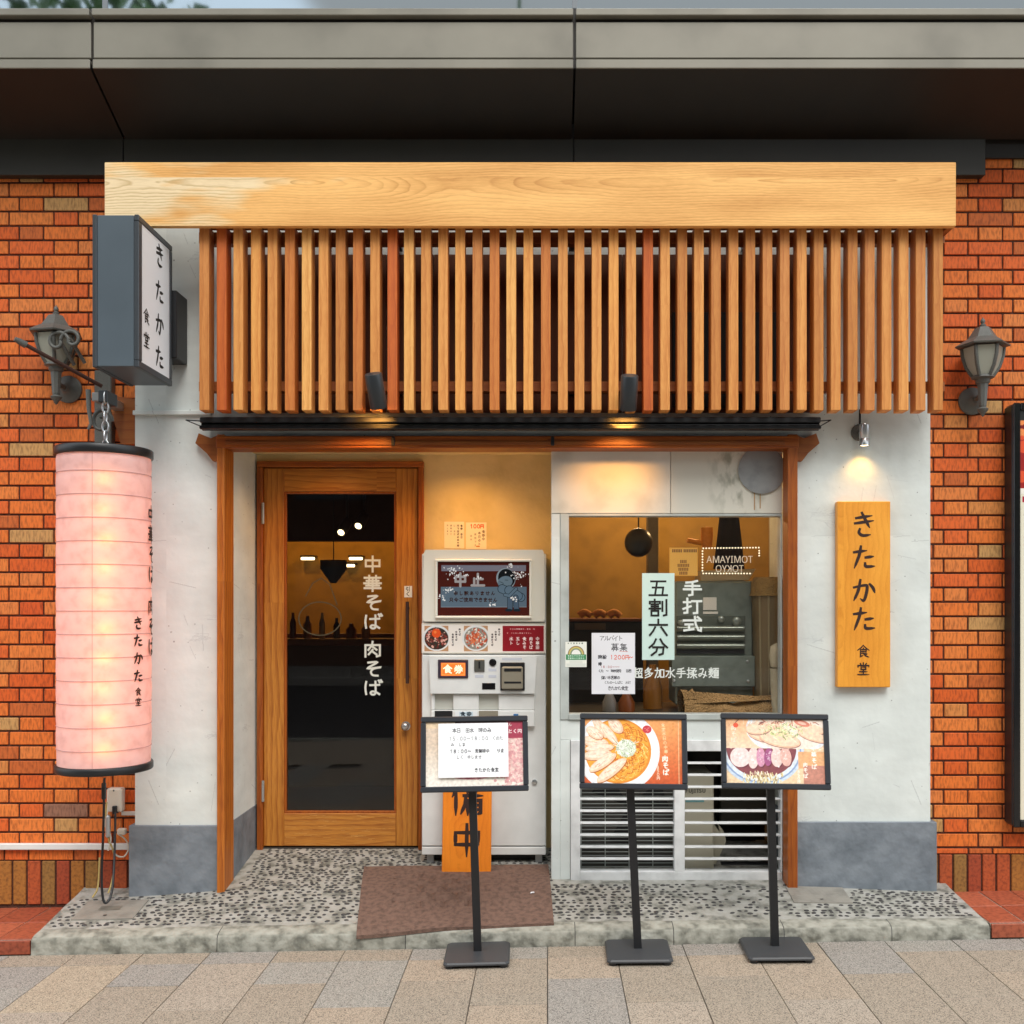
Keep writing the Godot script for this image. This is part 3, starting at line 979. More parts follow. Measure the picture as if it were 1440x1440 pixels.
func upper_building() -> void:
	var u := thing("office_building", V(0, 3.5, 0), "upper building with a grey metal canopy and dark soffit above the shop", "building")
	var ya := 3.8680
	# fascia panels in lengths with open joints
	var cuts := [-6.0, -2.0302, 0.1202, 3.2, 6.5]
	for i in cuts.size() - 1:
		var a: float = cuts[i] + 0.006
		var e: float = cuts[i + 1] - 0.006
		part("fascia_panel", boxed(V(a, 3.8744, 0.2), V(e, 3.9155, 0.41), 0.003), M.fascia, u)
		part("fascia_panel", boxed(V(a, 3.9250, 0.2), V(e, 4.0862, 0.4), 0.003), M.fascia, u)
		part("fascia_panel", boxed(V(a, 4.1052, 0.2), V(e, 4.1368, 0.42), 0.003), M.fascia, u)
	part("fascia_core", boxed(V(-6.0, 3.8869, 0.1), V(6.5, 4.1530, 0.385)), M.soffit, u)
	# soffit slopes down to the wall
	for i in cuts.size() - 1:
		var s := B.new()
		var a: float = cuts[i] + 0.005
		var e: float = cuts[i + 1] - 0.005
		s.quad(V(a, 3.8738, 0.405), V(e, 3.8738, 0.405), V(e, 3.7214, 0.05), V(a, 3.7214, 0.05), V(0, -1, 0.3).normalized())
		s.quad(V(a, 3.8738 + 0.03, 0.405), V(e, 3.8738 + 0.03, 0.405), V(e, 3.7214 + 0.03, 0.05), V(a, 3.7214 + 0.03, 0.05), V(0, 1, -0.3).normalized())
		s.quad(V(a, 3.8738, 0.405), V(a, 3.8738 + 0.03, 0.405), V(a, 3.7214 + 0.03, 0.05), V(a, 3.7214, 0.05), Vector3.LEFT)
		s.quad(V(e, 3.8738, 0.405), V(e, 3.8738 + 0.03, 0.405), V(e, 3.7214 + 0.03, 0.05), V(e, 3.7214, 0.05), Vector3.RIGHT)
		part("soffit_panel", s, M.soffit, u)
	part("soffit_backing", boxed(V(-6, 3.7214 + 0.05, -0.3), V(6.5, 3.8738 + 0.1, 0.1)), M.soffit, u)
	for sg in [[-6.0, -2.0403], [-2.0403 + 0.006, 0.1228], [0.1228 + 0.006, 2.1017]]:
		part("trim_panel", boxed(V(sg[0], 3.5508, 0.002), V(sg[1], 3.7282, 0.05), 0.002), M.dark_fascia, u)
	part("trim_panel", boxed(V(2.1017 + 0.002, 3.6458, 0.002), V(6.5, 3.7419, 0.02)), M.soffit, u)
	# glazing above the canopy
	var gl := 4.2007
	var xs := [-6.0, -2.0144, 0.1231, 3.4, 6.5]
	for i in xs.size() - 1:
		part("window_pane", boxed(V(xs[i] + 0.012, gl, 0.29), V(xs[i + 1] - 0.012, gl + 2.4, 0.3)), M.mirror_glass, u)
		part("mullion", boxed(V(xs[i + 1] - 0.012, gl, 0.26), V(xs[i + 1] + 0.012, gl + 2.4, 0.305), 0.002), flat("7d8388", 0.5), u)
	part("upper_wall", boxed(V(-6, gl + 2.4, -0.2), V(6.5, gl + 9.0, 0.32)), M.fascia, u)
	part("upper_floor", boxed(V(-6, gl - 0.12, -3.5), V(6.5, gl - 0.02, 0.24)), M.soffit, u)
	part("upper_ceiling", boxed(V(-6, gl + 2.4, -3.5), V(6.5, gl + 2.5, -0.21)), M.soffit, u)
	part("upper_back_wall", boxed(V(-6, gl, -3.6), V(6.5, gl + 2.4, -3.5)), M.plinth, u)

func shop_front() -> void:
	var s := thing("noodle_shop", V(0, 0.1, 0), "white plastered noodle shop front with recessed wooden door and kitchen window", "shop")
	var top := 3.5823
	var lint := 2.2938
	# piers, plinths, wall over the lintel
	part("plaster_wall", boxed(V(-1.967, 0.4320, -0.5), V(-1.535, lint, 0.08)), M.plaster, s)
	part("plaster_wall", boxed(V(1.184, 0.4489, -0.5), V(1.825, lint, 0.08)), M.plaster, s)
	part("plaster_wall", boxed(V(-1.967, lint + 0.0002, -0.5), V(1.825, top, 0.08)), M.plaster, s)
	part("plinth", boxed(V(-1.992, 0.0, -0.5), V(-1.533, 0.4380, 0.094), 0.003), M.plinth, s)
	part("plinth", boxed(V(1.182, 0.0, -0.5), V(1.852, 0.4549, 0.094), 0.003), M.plinth, s)
	part("wall_trim", boxed(V(-1.972, 2.3917, 0.081), V(-1.6, 2.4120, 0.098), 0.002), M.plaster, s)
	# brown boards whose colour stands in for shade behind the slats, with a black opening of the old ventilator
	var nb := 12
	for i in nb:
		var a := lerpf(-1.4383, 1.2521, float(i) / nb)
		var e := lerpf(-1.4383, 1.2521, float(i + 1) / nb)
		part("shade_board", boxed(V(a + 0.001, 2.4037, 0.0805), V(e - 0.001, 3.1550, 0.093), 0.002, 1), M.boards_dark, s)
	part("ventilator", boxed(V(0.5910, 2.4221, 0.0935), V(1.1010, 2.8747, 0.115), 0.003), M.black, s)
	# timber frame round the recess
	part("post", boxed(V(-1.5645, 0.1, -0.03), V(-1.530, lint + 0.001, 0.12), 0.003, 1), M.post, s)
	part("post", boxed(V(1.137, 0.1, 0.013), V(1.1835, lint + 0.001, 0.12), 0.003, 1, Vector2(0.4, 0.1)), M.frame_wood, s)
	part("lintel", boxed(V(-1.5640 - 0.004, 2.2299, -0.02), V(1.1839 + 0.004, 2.2871, 0.123), 0.003, 0), M.frame_wood, s)
	part("track_rail", boxed(V(-1.52, 2.2434, 0.1235), V(1.12, 2.2602, 0.131), 0.001, 0), M.brown_wood, s)
	for sd in [-1, 1]:
		# bracket ends of the lintel, cut to a slant
		var h := B.new()
		var xr := -1.5640 if sd < 0 else 1.1839
		var k: float = 1.0 * sd
		h.plate([Vector2(xr, 2.2905), Vector2(xr + k * 0.03, 2.2770), Vector2(xr + k * 0.088, 2.3006), Vector2(xr + k * 0.104, 2.2535), Vector2(xr + k * 0.05, 2.2064), Vector2(xr + k * 0.022, 2.1694), Vector2(xr, 2.1694)], 0.07, 0.115)
		part("lintel_end", h, M.brown_wood, s)
	for X in [-0.7283, 0.0235]:
		part("hook", boxed(V(X - 0.008, 2.2385, 0.1315), V(X + 0.008, 2.2821, 0.14), 0.002), M.black, s)
	# recess: back wall, ceiling, side
	var rb := 2.2299
	part("recess_wall", boxed(V(-1.535, 0.15, -0.56), V(-1.5307, rb + 0.05, -0.44)), M.cream, s)
	part("recess_wall", boxed(V(-1.5307, 2.2403, -0.56), V(-0.6566, rb + 0.05, -0.44)), M.cream, s)
	part("recess_wall", boxed(V(-0.6566, 0.15, -0.56), V(0.10, rb + 0.05, -0.44)), M.cream, s)
	part("recess_ceiling", boxed(V(-1.535, rb + 0.05, -0.56), V(1.137, rb + 0.12, -0.02)), M.cream, s)
	part("side_wall", boxed(V(0.018, 0.12, -0.44), V(0.10, rb + 0.05, -0.02)), M.plaster, s)
	# unseen downlights, added in the recess ceiling to warm its walls
	for q in [[-0.42, -0.16, "unseen small downlight added in the recess ceiling above the ticket machine"], [-1.12, -0.14, "unseen small downlight added in the recess ceiling above the door"]]:
		var dl := thing("unseen_downlight", V(q[0], rb + 0.04, q[1]), q[2], "downlight", "unseen downlights added in the recess ceiling")
		var dr2 := B.new()
		dr2.lathe([Vector2(0.03, rb + 0.042), Vector2(0.045, rb + 0.042), Vector2(0.046, rb + 0.0498), Vector2(0.03, rb + 0.0498)], 20, V(q[0], 0, q[1]))
		part("trim_ring", dr2, M.white_paint, dl)
		var df := B.new()
		df.lathe([Vector2(0.0, rb + 0.047), Vector2(0.031, rb + 0.047)], 20, V(q[0], 0, q[1]))
		var dm := flat("fff0d0", 0.4)
		dm.emission_enabled = true
		dm.emission = Color("ffcf88")
		dm.emission_energy_multiplier = 2.0
		part("lamp_face", df, dm, dl)
		var ll := SpotLight3D.new()
		ll.name = "unseen_recess_lamp"
		add_child(ll, true)
		ll.position = V(q[0], rb + 0.038, q[1])
		ll.rotation_degrees = V(-90, 0, 0)
		ll.light_color = Color("ffbe6c")
		ll.light_energy = 0.24 if q[0] > -1.0 else 0.15
		ll.spot_angle = 75.0
		ll.spot_angle_attenuation = 1.0
		ll.light_size = 0.03
		ll.spot_range = 6
		ll.shadow_enabled = true
	# door
	var zd := -0.43
	var dr := Node3D.new()
	dr.name = "door"
	s.add_child(dr)
	dr.position = V(-1.0955, 0.2, -0.44) - s.position
	var fx0 := -1.5250
	var fx1 := -0.6504
	part("door_frame", boxed(V(fx0, 0.2, -0.5), V(-1.4951, 2.2114, -0.405), 0.003, 1), M.frame_wood, dr)
	part("door_frame", boxed(V(-0.6784, 0.2, -0.5), V(fx1, 2.2114, -0.405), 0.003, 1), M.frame_wood, dr)
	part("door_frame", boxed(V(fx0, 2.2114, -0.5), V(fx1, 2.2413, -0.4045), 0.003, 0), M.frame_wood, dr)
	var L := -1.4942
	var R := -0.6834
	var T := 2.2071
	var Bo := 0.2168
	var gl := -1.3856
	var gr := -0.8014
	var gt := 2.0817
	var gb := 0.3928
	part("stile", boxed(V(L, Bo, -0.475), V(gl - 0.004, T, zd), 0.003, 1, Vector2(0.1, 0.05)), M.door, dr)
	part("stile", boxed(V(gr + 0.004, Bo, -0.475), V(R, T, zd), 0.003, 1, Vector2(0.5, 0.11)), M.door, dr)
	part("rail", boxed(V(gl - 0.0035, gt + 0.004, -0.475), V(gr + 0.0035, T, zd - 0.0005), 0.003, 0, Vector2(0.9, 0.0)), M.door, dr)
	part("rail", boxed(V(gl - 0.0035, Bo, -0.475), V(gr + 0.0035, gb - 0.004, zd - 0.0005), 0.003, 0, Vector2(0.3, 0.07)), M.door_worn, dr)
	for bd in [[V(gl - 0.004, gb, -0.46), V(gl + 0.008, gt, -0.438)], [V(gr - 0.008, gb, -0.46), V(gr + 0.004, gt, -0.438)], [V(gl - 0.004, gt - 0.008, -0.46), V(gr + 0.004, gt + 0.004, -0.437)], [V(gl - 0.004, gb - 0.004, -0.46), V(gr + 0.004, gb + 0.008, -0.437)]]:
		part("glazing_bead", boxed(bd[0], bd[1], 0.002, 1), M.frame_wood, dr)
	var pane := part("glass", boxed(V(gl + 0.004, gb + 0.004, -0.456), V(gr - 0.004, gt - 0.004, -0.45)), M.glass, dr)
	var lt := B.new()
	var ls := 0.0883
	write(lt, "中華そば", -0.9773, 1.7475, ls, 0.1015, ls * 0.125, false, on_front(-0.4490), true, 1.2)
	part("lettering", lt, M.vinyl, dr, "white vertical lettering on the door glass, upper word")
	lt = B.new()
	write(lt, "肉そば", -0.9773, 1.2964, ls, 0.1015, ls * 0.125, false, on_front(-0.4490), true, 1.2)
	part("lettering", lt, M.vinyl, dr, "white vertical lettering on the door glass, lower word")
	# faint etched bowl emblem
	var em := B.new()
	var ring := PackedVector2Array()
	for i in 41:
		var a := TAU * i / 40
		ring.append(Vector2(-1.2028 + cos(a) * 0.112, 1.4148 + sin(a) * 0.088))
	em.ribbon(ring, 0.006, false, on_front(-0.4492), 0.0)
	em.ribbon(PackedVector2Array([Vector2(-1.2779, 1.5351), Vector2(-1.2404, 1.6028), Vector2(-1.1953, 1.6291), Vector2(-1.1502, 1.5952), Vector2(-1.1126, 1.4900)]), 0.006, false, on_front(-0.4492), 0.0005)
	part("emblem", em, flat("4f4732", 0.6), dr, "grey etched bowl emblem on the door glass")
	# pull handle, knob, plate, hinges
	var hd := B.new()
	hd.tube([V(-0.7336, 1.0766, -0.395), V(-0.7336, 1.5049, -0.395)], 0.009, 10)
	hd.tube([V(-0.7336, 1.4714, -0.395), V(-0.7336, 1.4714, -0.432)], 0.007, 8)
	hd.tube([V(-0.7336, 1.1102, -0.395), V(-0.7336, 1.1102, -0.432)], 0.007, 8)
	part("handle", hd, M.rust, dr)
	var kb := B.new()
	kb.x = Transform3D(Basis(Vector3.RIGHT, PI / 2), V(-0.7457, 0.8508, -0.43))
	kb.lathe([Vector2(0.024, 0.0), Vector2(0.024, 0.004), Vector2(0.013, 0.006), Vector2(0.011, 0.02), Vector2(0.019, 0.026), Vector2(0.02, 0.04), Vector2(0.012, 0.047), Vector2(0, 0.048)], 16, Vector3.ZERO)
	part("knob", kb, M.steel, dr)
	var st_im := blank(48, 72, Color("efece4"))
	script_px(st_im, "引く", Vector2(8, 4), 30, Vector2(0, 32), 3, Color("222222"))
	part("sticker", sheet(Vector2(-0.7543, 1.5274), Vector2(-0.7131, 1.5873), -0.4288), print_mat(st_im), dr)
	for Y in [1.9676, 0.5125]:
		var hg := B.new()
		hg.tube([V(-1.4905, Y - 0.055, -0.402), V(-1.4905, Y + 0.055, -0.402)], 0.0075, 8)
		part("hinge", hg, M.zinc, dr)
	part("threshold", boxed(V(fx0, 0.17, -0.56), V(fx1, 0.2112, -0.425), 0.003, 0), M.soffit, dr)

	# kitchen window wall
	var wx0 := 0.018
	part("header_panel", boxed(V(0.018, 1.9312, -0.1), V(0.5963 - 0.0012, rb + 0.02, 0.004), 0.002), M.header, s)
	part("header_panel", boxed(V(0.5963 + 0.0012, 1.9312, -0.1), V(1.137, rb + 0.02, 0.004), 0.002), M.header_soot, s)
	var vc := B.new()
	vc.x = Transform3D(Basis(Vector3.RIGHT, PI / 2), V(1.0371, 2.1401, 0.004))
	vc.lathe([Vector2(0.114, 0.0), Vector2(0.115, 0.009), Vector2(0.111, 0.012), Vector2(0, 0.0125)], 48, Vector3.ZERO)
	part("vent_cover", vc, rough_mat("a3a8ab", 0.55, M.mott, 1.4), s, "round grey vent cover on the header panel")
	var dz := flat("b08c62", 0.8)
	for q in [[1.0020, 1.9479], [1.0295, 1.9548]]:
		part("rust_streak", boxed(V(q[0] - 0.0025, q[1], 0.0042), V(q[0] + 0.0025, 2.0306, 0.0049)), dz, s)
	part("plaster_wall", boxed(V(0.018, 0.1, -0.1), V(0.0620, 1.9312, 0.0), 0.003), M.plaster, s)
	part("plaster_wall", boxed(V(0.0620, 0.8317, -0.1), V(1.137, 0.9317, 0.0), 0.003), M.plaster, s)
	part("plaster_wall", boxed(V(0.0620, 0.1, -0.1), V(0.1103, 0.8317, 0.0), 0.002), M.plaster, s)
	var wn := Node3D.new()
	wn.name = "window"
	s.add_child(wn)
	wn.position = V(0.6032, 0.9558, 0) - s.position
	var wl := 0.0620
	var wr := 1.137
	var wt := 1.9294
	var wb := 0.9317
	part("frame", boxed(V(wl, wb, -0.07), V(0.1034, wt, 0.006), 0.002), M.alu, wn)
	part("frame", boxed(V(1.1305, wb, -0.07), V(wr, wt, 0.006), 0.002), M.alu, wn)
	part("frame", boxed(V(0.1034, wt - 0.012, -0.07), V(1.1305, wt, 0.004), 0.002), M.alu, wn)
	part("sill", boxed(V(0.1034, wb, -0.07), V(1.1305, 0.9592, 0.012), 0.002), M.alu, wn)
	part("pane", boxed(V(0.1034, 0.9592, -0.03), V(1.1305, wt - 0.012, -0.024)), M.glass, wn)
	var wlt := B.new()
	write(wlt, "手打式", 0.6575, 1.6094, 0.0813, 0.0872, 0.0105, false, on_front(-0.0232), true, 1.18)
	part("lettering", wlt, M.vinyl, wn, "white upright lettering beside the mint poster")
	wlt = B.new()
	write(wlt, "超多加水手揉み麺", 0.4153, 1.1837, 0.0536, 0.0526, 0.0056, false, on_front(-0.0232), false, 0.92)
	part("lettering", wlt, M.vinyl, wn, "white row of lettering across the kitchen window")

	# louvred grille below the window
	var g := Node3D.new()
	g.name = "grille"
	s.add_child(g)
	g.position = V(0.6445, 0.15, 0) - s.position
	var o0 := 0.1120
	var o1 := 1.1365
	var gy0 := 0.1355
	var gy1 := 0.8334
	part("frame", boxed(V(o0, gy0, -0.06), V(0.1585, gy1, 0.012), 0.002), M.white_paint, g)
	part("frame", boxed(V(1.1305, gy0, -0.06), V(o1, gy1, 0.012), 0.002), M.white_paint, g)
	part("frame", boxed(V(0.1585, gy0, -0.06), V(1.1305, 0.1975, 0.0115), 0.002), M.white_paint, g)
	part("frame", boxed(V(0.1585, 0.7800, -0.06), V(1.1305, gy1, 0.0115), 0.002), M.white_paint, g)
	part("mullion", boxed(V(0.6135, 0.1975, -0.05), V(0.6635, 0.7800, 0.011), 0.002), M.white_paint, g)
	for i in 9:
		var Y := 0.2544 + i * 0.0582
		for sg in [[0.1585, 0.6135], [0.6635, 1.1305]]:
			var lb := B.new()
			lb.x = Transform3D(Basis(Vector3.RIGHT, 0.12), V(0, Y, -0.012))
			lb.box(V(sg[0], -0.0032, -0.016), V(sg[1], 0.0032, 0.012), 0.0015)
			part("louvre", lb, M.white_paint, g)
	# the compartment behind the grille
	part("compartment", boxed(V(0.03, 0.1, -0.62), V(1.13, 0.14, -0.1)), M.soffit, s)
	part("compartment", boxed(V(0.03, 0.14, -0.64), V(1.13, 0.86, -0.6)), M.soffit, s)
	part("compartment", boxed(V(0.03, 0.86, -0.6), V(1.13, 0.9, -0.1)), M.soffit, s)

func rooms() -> void:
	# one dining room behind the door and the kitchen behind the window
	var r := thing("shop_interior", V(-0.5, 0.2, -2), "dim dining room and ochre kitchen seen through the glass", "room", "", "structure")
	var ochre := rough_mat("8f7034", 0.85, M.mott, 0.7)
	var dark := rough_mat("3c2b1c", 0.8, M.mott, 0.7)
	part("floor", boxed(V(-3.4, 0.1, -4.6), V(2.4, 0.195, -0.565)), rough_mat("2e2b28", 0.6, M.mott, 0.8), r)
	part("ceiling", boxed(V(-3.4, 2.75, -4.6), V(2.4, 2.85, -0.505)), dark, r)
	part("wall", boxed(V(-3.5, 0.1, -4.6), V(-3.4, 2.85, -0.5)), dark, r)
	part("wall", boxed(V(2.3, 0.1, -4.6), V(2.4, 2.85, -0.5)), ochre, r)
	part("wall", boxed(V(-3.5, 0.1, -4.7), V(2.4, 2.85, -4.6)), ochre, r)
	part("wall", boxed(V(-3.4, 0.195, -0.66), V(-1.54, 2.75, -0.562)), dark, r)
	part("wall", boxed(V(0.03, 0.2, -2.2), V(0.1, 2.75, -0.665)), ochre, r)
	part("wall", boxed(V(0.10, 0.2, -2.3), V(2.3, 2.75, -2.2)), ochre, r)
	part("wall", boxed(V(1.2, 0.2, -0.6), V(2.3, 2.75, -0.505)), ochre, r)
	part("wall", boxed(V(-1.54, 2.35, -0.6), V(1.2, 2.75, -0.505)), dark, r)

func tree(at: Vector3, h: float, rad: float, sd: int, label: String) -> void:
	var t := thing("street_tree", at, label, "tree", "street trees across the road")
	var b := B.new()
	var pts := []
	for i in 7:
		pts.append(at + V(0.12 * sin(i * 1.3 + sd), h * 0.62 * i / 6.0, 0.1 * cos(i * 1.1)))
	b.tube(pts, 0.16, 8, 0.06)
	var rg := RandomNumberGenerator.new()
	rg.seed = sd
	for i in 7:
		var a := i * 0.9
		b.tube([at + V(0, h * 0.4, 0), at + V(cos(a) * rad * 0.4, h * 0.55, sin(a) * rad * 0.4), at + V(cos(a) * rad * 0.7, h * 0.75, sin(a) * rad * 0.7)], 0.06, 5, 0.02)
	part("trunk", b, M.bark, t)
	var lf := B.new()
	lf.quad(V(-0.5, 0, -0.3), V(0.5, 0, -0.3), V(0.5, 0.1, 0.3), V(-0.5, 0.1, 0.3), Vector3.UP)
	var mm := MultiMesh.new()
	mm.transform_format = MultiMesh.TRANSFORM_3D
	mm.mesh = lf.mesh()
	mm.instance_count = 4200
	var clumps := []
	for i in 26:
		var d := V(rg.randfn(), rg.randfn() * 0.8, rg.randfn()).normalized() * rad * pow(rg.randf(), 0.4)
		clumps.append(V(0, h * 0.7, 0) + V(d.x, d.y * 0.9, d.z))
	for i in mm.instance_count:
		var c: Vector3 = clumps[rg.randi() % clumps.size()]
		var p: Vector3 = c + V(rg.randfn(), rg.randfn(), rg.randfn()) * rad * 0.2
		var bs := Basis.from_euler(V(rg.randf() * TAU, rg.randf() * TAU, rg.randf() * TAU)) * Basis.from_scale(Vector3.ONE * rg.randf_range(0.2, 0.38))
		mm.set_instance_transform(i, Transform3D(bs, p))
	var o := MultiMeshInstance3D.new()
	o.name = "crown"
	o.multimesh = mm
	o.material_override = M.leaf
	t.add_child(o)
	o.set_meta("kind", "stuff")

func street_across() -> void:
	# what the panes mirror: buildings and trees on the far side of the road
	var k := 0
	for d in [[-26.0, -13.0, 15.0, "5c5853", "tall grey office block across the road, left of the others"], [-12.7, -3.5, 11.0, "6a4a3c", "brown tiled building across the road with a low roof"], [-3.2, 2.6, 14.0, "4f5354", "dark grey building directly across the road"], [2.9, 22.0, 8.5, "77716a", "pale stone building across the road, right of the others"]]:
		var b := thing("street_building", V((d[0] + d[1]) / 2, 0, 21), d[4], "building", "buildings across the road")
		part("wall", boxed(V(d[0], -0.3, 19.3), V(d[1], d[2], 28), 0.02), rough_mat(d[3], 0.8, M.mott, 0.2), b)
		part("roof", boxed(V(d[0] - 0.1, d[2], 19.2), V(d[1] + 0.1, d[2] + 0.4, 28.1), 0.02), M.plinth, b)
		var pn := boxed(V(-0.9, -0.75, -0.03), V(0.9, 0.75, 0.03)).mesh()
		var gm := flat("30363b", 0.1)
		var n := int((d[1] - d[0] - 1.0) / 2.6)
		for i in n:
			for j in int(d[2] / 3.1):
				var o := MeshInstance3D.new()
				o.name = "window"
				o.mesh = pn
				o.material_override = gm
				b.add_child(o, true)
				o.position = V(d[0] + 1.8 + i * (d[1] - d[0] - 3.6) / maxf(1, n - 1), 1.7 + j * 3.1, 19.29) - b.position
		k += 1
	tree(V(-8.5, 0, 16), 14.0, 3.4, 3, "leafy street tree across the road before the brown building")
	tree(V(-2.2, 0, 16), 13.0, 3.2, 5, "leafy street tree across the road before the dark grey building")
	tree(V(9.5, 0, 16), 8.0, 2.6, 9, "leafy street tree across the road near the pale building")

func timber_screen() -> void:
	var t := thing("timber_screen", V(-0.08, 2.3741, 0.2), "wooden slat screen hung under a wide grained fascia board", "screen")
	# fascia board stands off the wall, so daylight falls behind it
	part("fascia_board", boxed(V(-1.9917, 3.1908, 0.33), V(1.8366, 3.4785, 0.36), 0.002, 0, Vector2(2.0, 0)), M.beam, t)
	for X in [-1.9917, 1.8366 - 0.03]:
		part("end_board", boxed(V(X, 3.1908 + 0.0015, 0.0945), V(X + 0.03, 3.4785 - 0.002, 0.3295), 0.002, 2), M.brown_wood, t)
	part("rail", boxed(V(-1.6143, 3.1605, 0.17), V(1.8392, 3.2134, 0.2245), 0.002, 0), M.brown_wood, t)
	part("rail", boxed(V(-1.6143, 2.4758, 0.17), V(1.8392, 2.5221, 0.2245), 0.002, 0), M.brown_wood, t)
	for i in 5:
		var X: float = lerpf(-1.5216, 1.7532, i / 4.0)
		part("bracket", boxed(V(X - 0.015, 3.1671, 0.0945), V(X + 0.015, 3.2002, 0.1695), 0.001), M.black, t)
		part("bracket", boxed(V(X - 0.015, 2.4791, 0.0945), V(X + 0.015, 2.5121, 0.1695), 0.001), M.black, t)
	part("cleat", boxed(V(-1.5804, 3.2145, 0.24), V(1.8006, 3.2388, 0.3295), 0.001, 0), M.brown_wood, t)
	var tint := [2, 5, 0, 1, 3, 4, 6, 0, 7, 4, 3, 5, 6, 3, 0, 1, 2, 4, 6, 1, 4, 3, 3, 0, 1, 0, 5, 0, 7, 0, 7, 3, 7, 2, 2, 0, 7, 3, 7, 2, 3, 0, 2, 7]
	for i in 44:
		var xc := lerpf(-1.5625, 1.7774, i / 43.0) + rng.randf_range(-0.0015, 0.0015)
		var jz := rng.randf_range(-0.001, 0.001)
		part("slat", boxed(V(xc - 0.0218, 2.3732 + rng.randf_range(-0.0015, 0.0015), 0.225 + jz), V(xc + 0.0218, 3.2120 if i % 1 == 0 else 0.0, 0.305 + jz), 0.002, 1, Vector2(rng.randf(), rng.randf())), M.slats[tint[i]], t)
	# rolled-up awning below the slats
	var a := thing("rolled_awning", V(-0.2, 2.3104, 0.2), "long black rolled-up awning case below the wooden slats", "awning")
	part("case", boxed(V(-1.6073, 2.3297, 0.085), V(1.2629, 2.3560, 0.235), 0.004), M.black, a)
	var rl := B.new()
	rl.tube([V(-1.6040, 2.3199, 0.2), V(1.2596, 2.3199, 0.2)], 0.022, 14)
	part("roller", rl, M.black_gloss, a)
	part("front_bar", boxed(V(-1.6073, 2.3002, 0.222), V(1.2629, 2.3166, 0.24), 0.003), M.black_gloss, a)
	for q in [[-1.6073, -1.6827], [1.2629, 1.3186]]:
		var ar := B.new()
		ar.tube([V(q[0], 2.3428, 0.2), V(q[1], 2.3478, 0.2)], 0.003, 6)
		ar.tube([V(q[0], 2.3166, 0.2), V(q[1], 2.3478, 0.2)], 0.003, 6)
		part("end_stay", ar, M.black, a)

	# black spotlights on the screen
	for q in [[-0.7689, 2.5226, 2.3724, 0.10, -1.0, "black cylinder spotlight on the slats above the door"], [0.3645, 2.5162, 2.3628, -0.02, 1.0, "black cylinder spotlight on the slats above the kitchen window"]]:
		var sp := thing("spotlight", V(q[0], q[1], 0.33), q[5], "spotlight", "black spotlights on the slat screen")
		var len_: float = q[1] - q[2]
		var lean := 0.42
		var axis := V(q[3], -cos(lean), -sin(lean)).normalized()
		var c := V(q[0], (q[1] + q[2]) / 2, 0.372)
		var xf := Transform3D(Basis(Quaternion(Vector3.DOWN, axis)), c)
		var b := B.new()
		b.x = xf
		b.lathe([Vector2(0.026, -0.07), Vector2(0.037, -0.078), Vector2(0.039, -0.074), Vector2(0.039, 0.073), Vector2(0.036, 0.078), Vector2(0, 0.079)], 24, Vector3.ZERO)
		part("housing", b, flat("2b3034", 0.4), sp)
		var k := B.new()
		k.tube([V(q[0], c.y, 0.306), V(q[0], c.y, 0.345)], 0.012, 10)
		part("arm", k, M.black, sp)
		var e := B.new()
		e.x = xf
		e.lathe([Vector2(0.0, -0.0695), Vector2(0.028, -0.0705)], 20, Vector3.ZERO)
		var lm := flat("fff0d0", 0.4)
		lm.emission_enabled = true
		lm.emission = Color("ffcf88")
		lm.emission_energy_multiplier = 3.0
		part("lamp_face", e, lm, sp)
		var l := SpotLight3D.new()
		l.name = "spot_lamp"
		add_child(l)
		l.position = c + axis * 0.082
		var aim: Vector3 = V(-1.1255, 2.0528, -0.44) if q[4] < 0 else V(0.3171, 2.1035, 0.0)
		l.look_at_from_position(l.position, aim, Vector3.RIGHT)
		l.light_color = Color("ffb050")
		l.light_energy = 0.34 if q[4] < 0 else 0.3
		l.spot_angle = 34.0 if q[4] < 0 else 38.0
		l.spot_angle_attenuation = 1.0
		l.spot_range = 8
		l.light_size = 0.06
		l.shadow_enabled = true

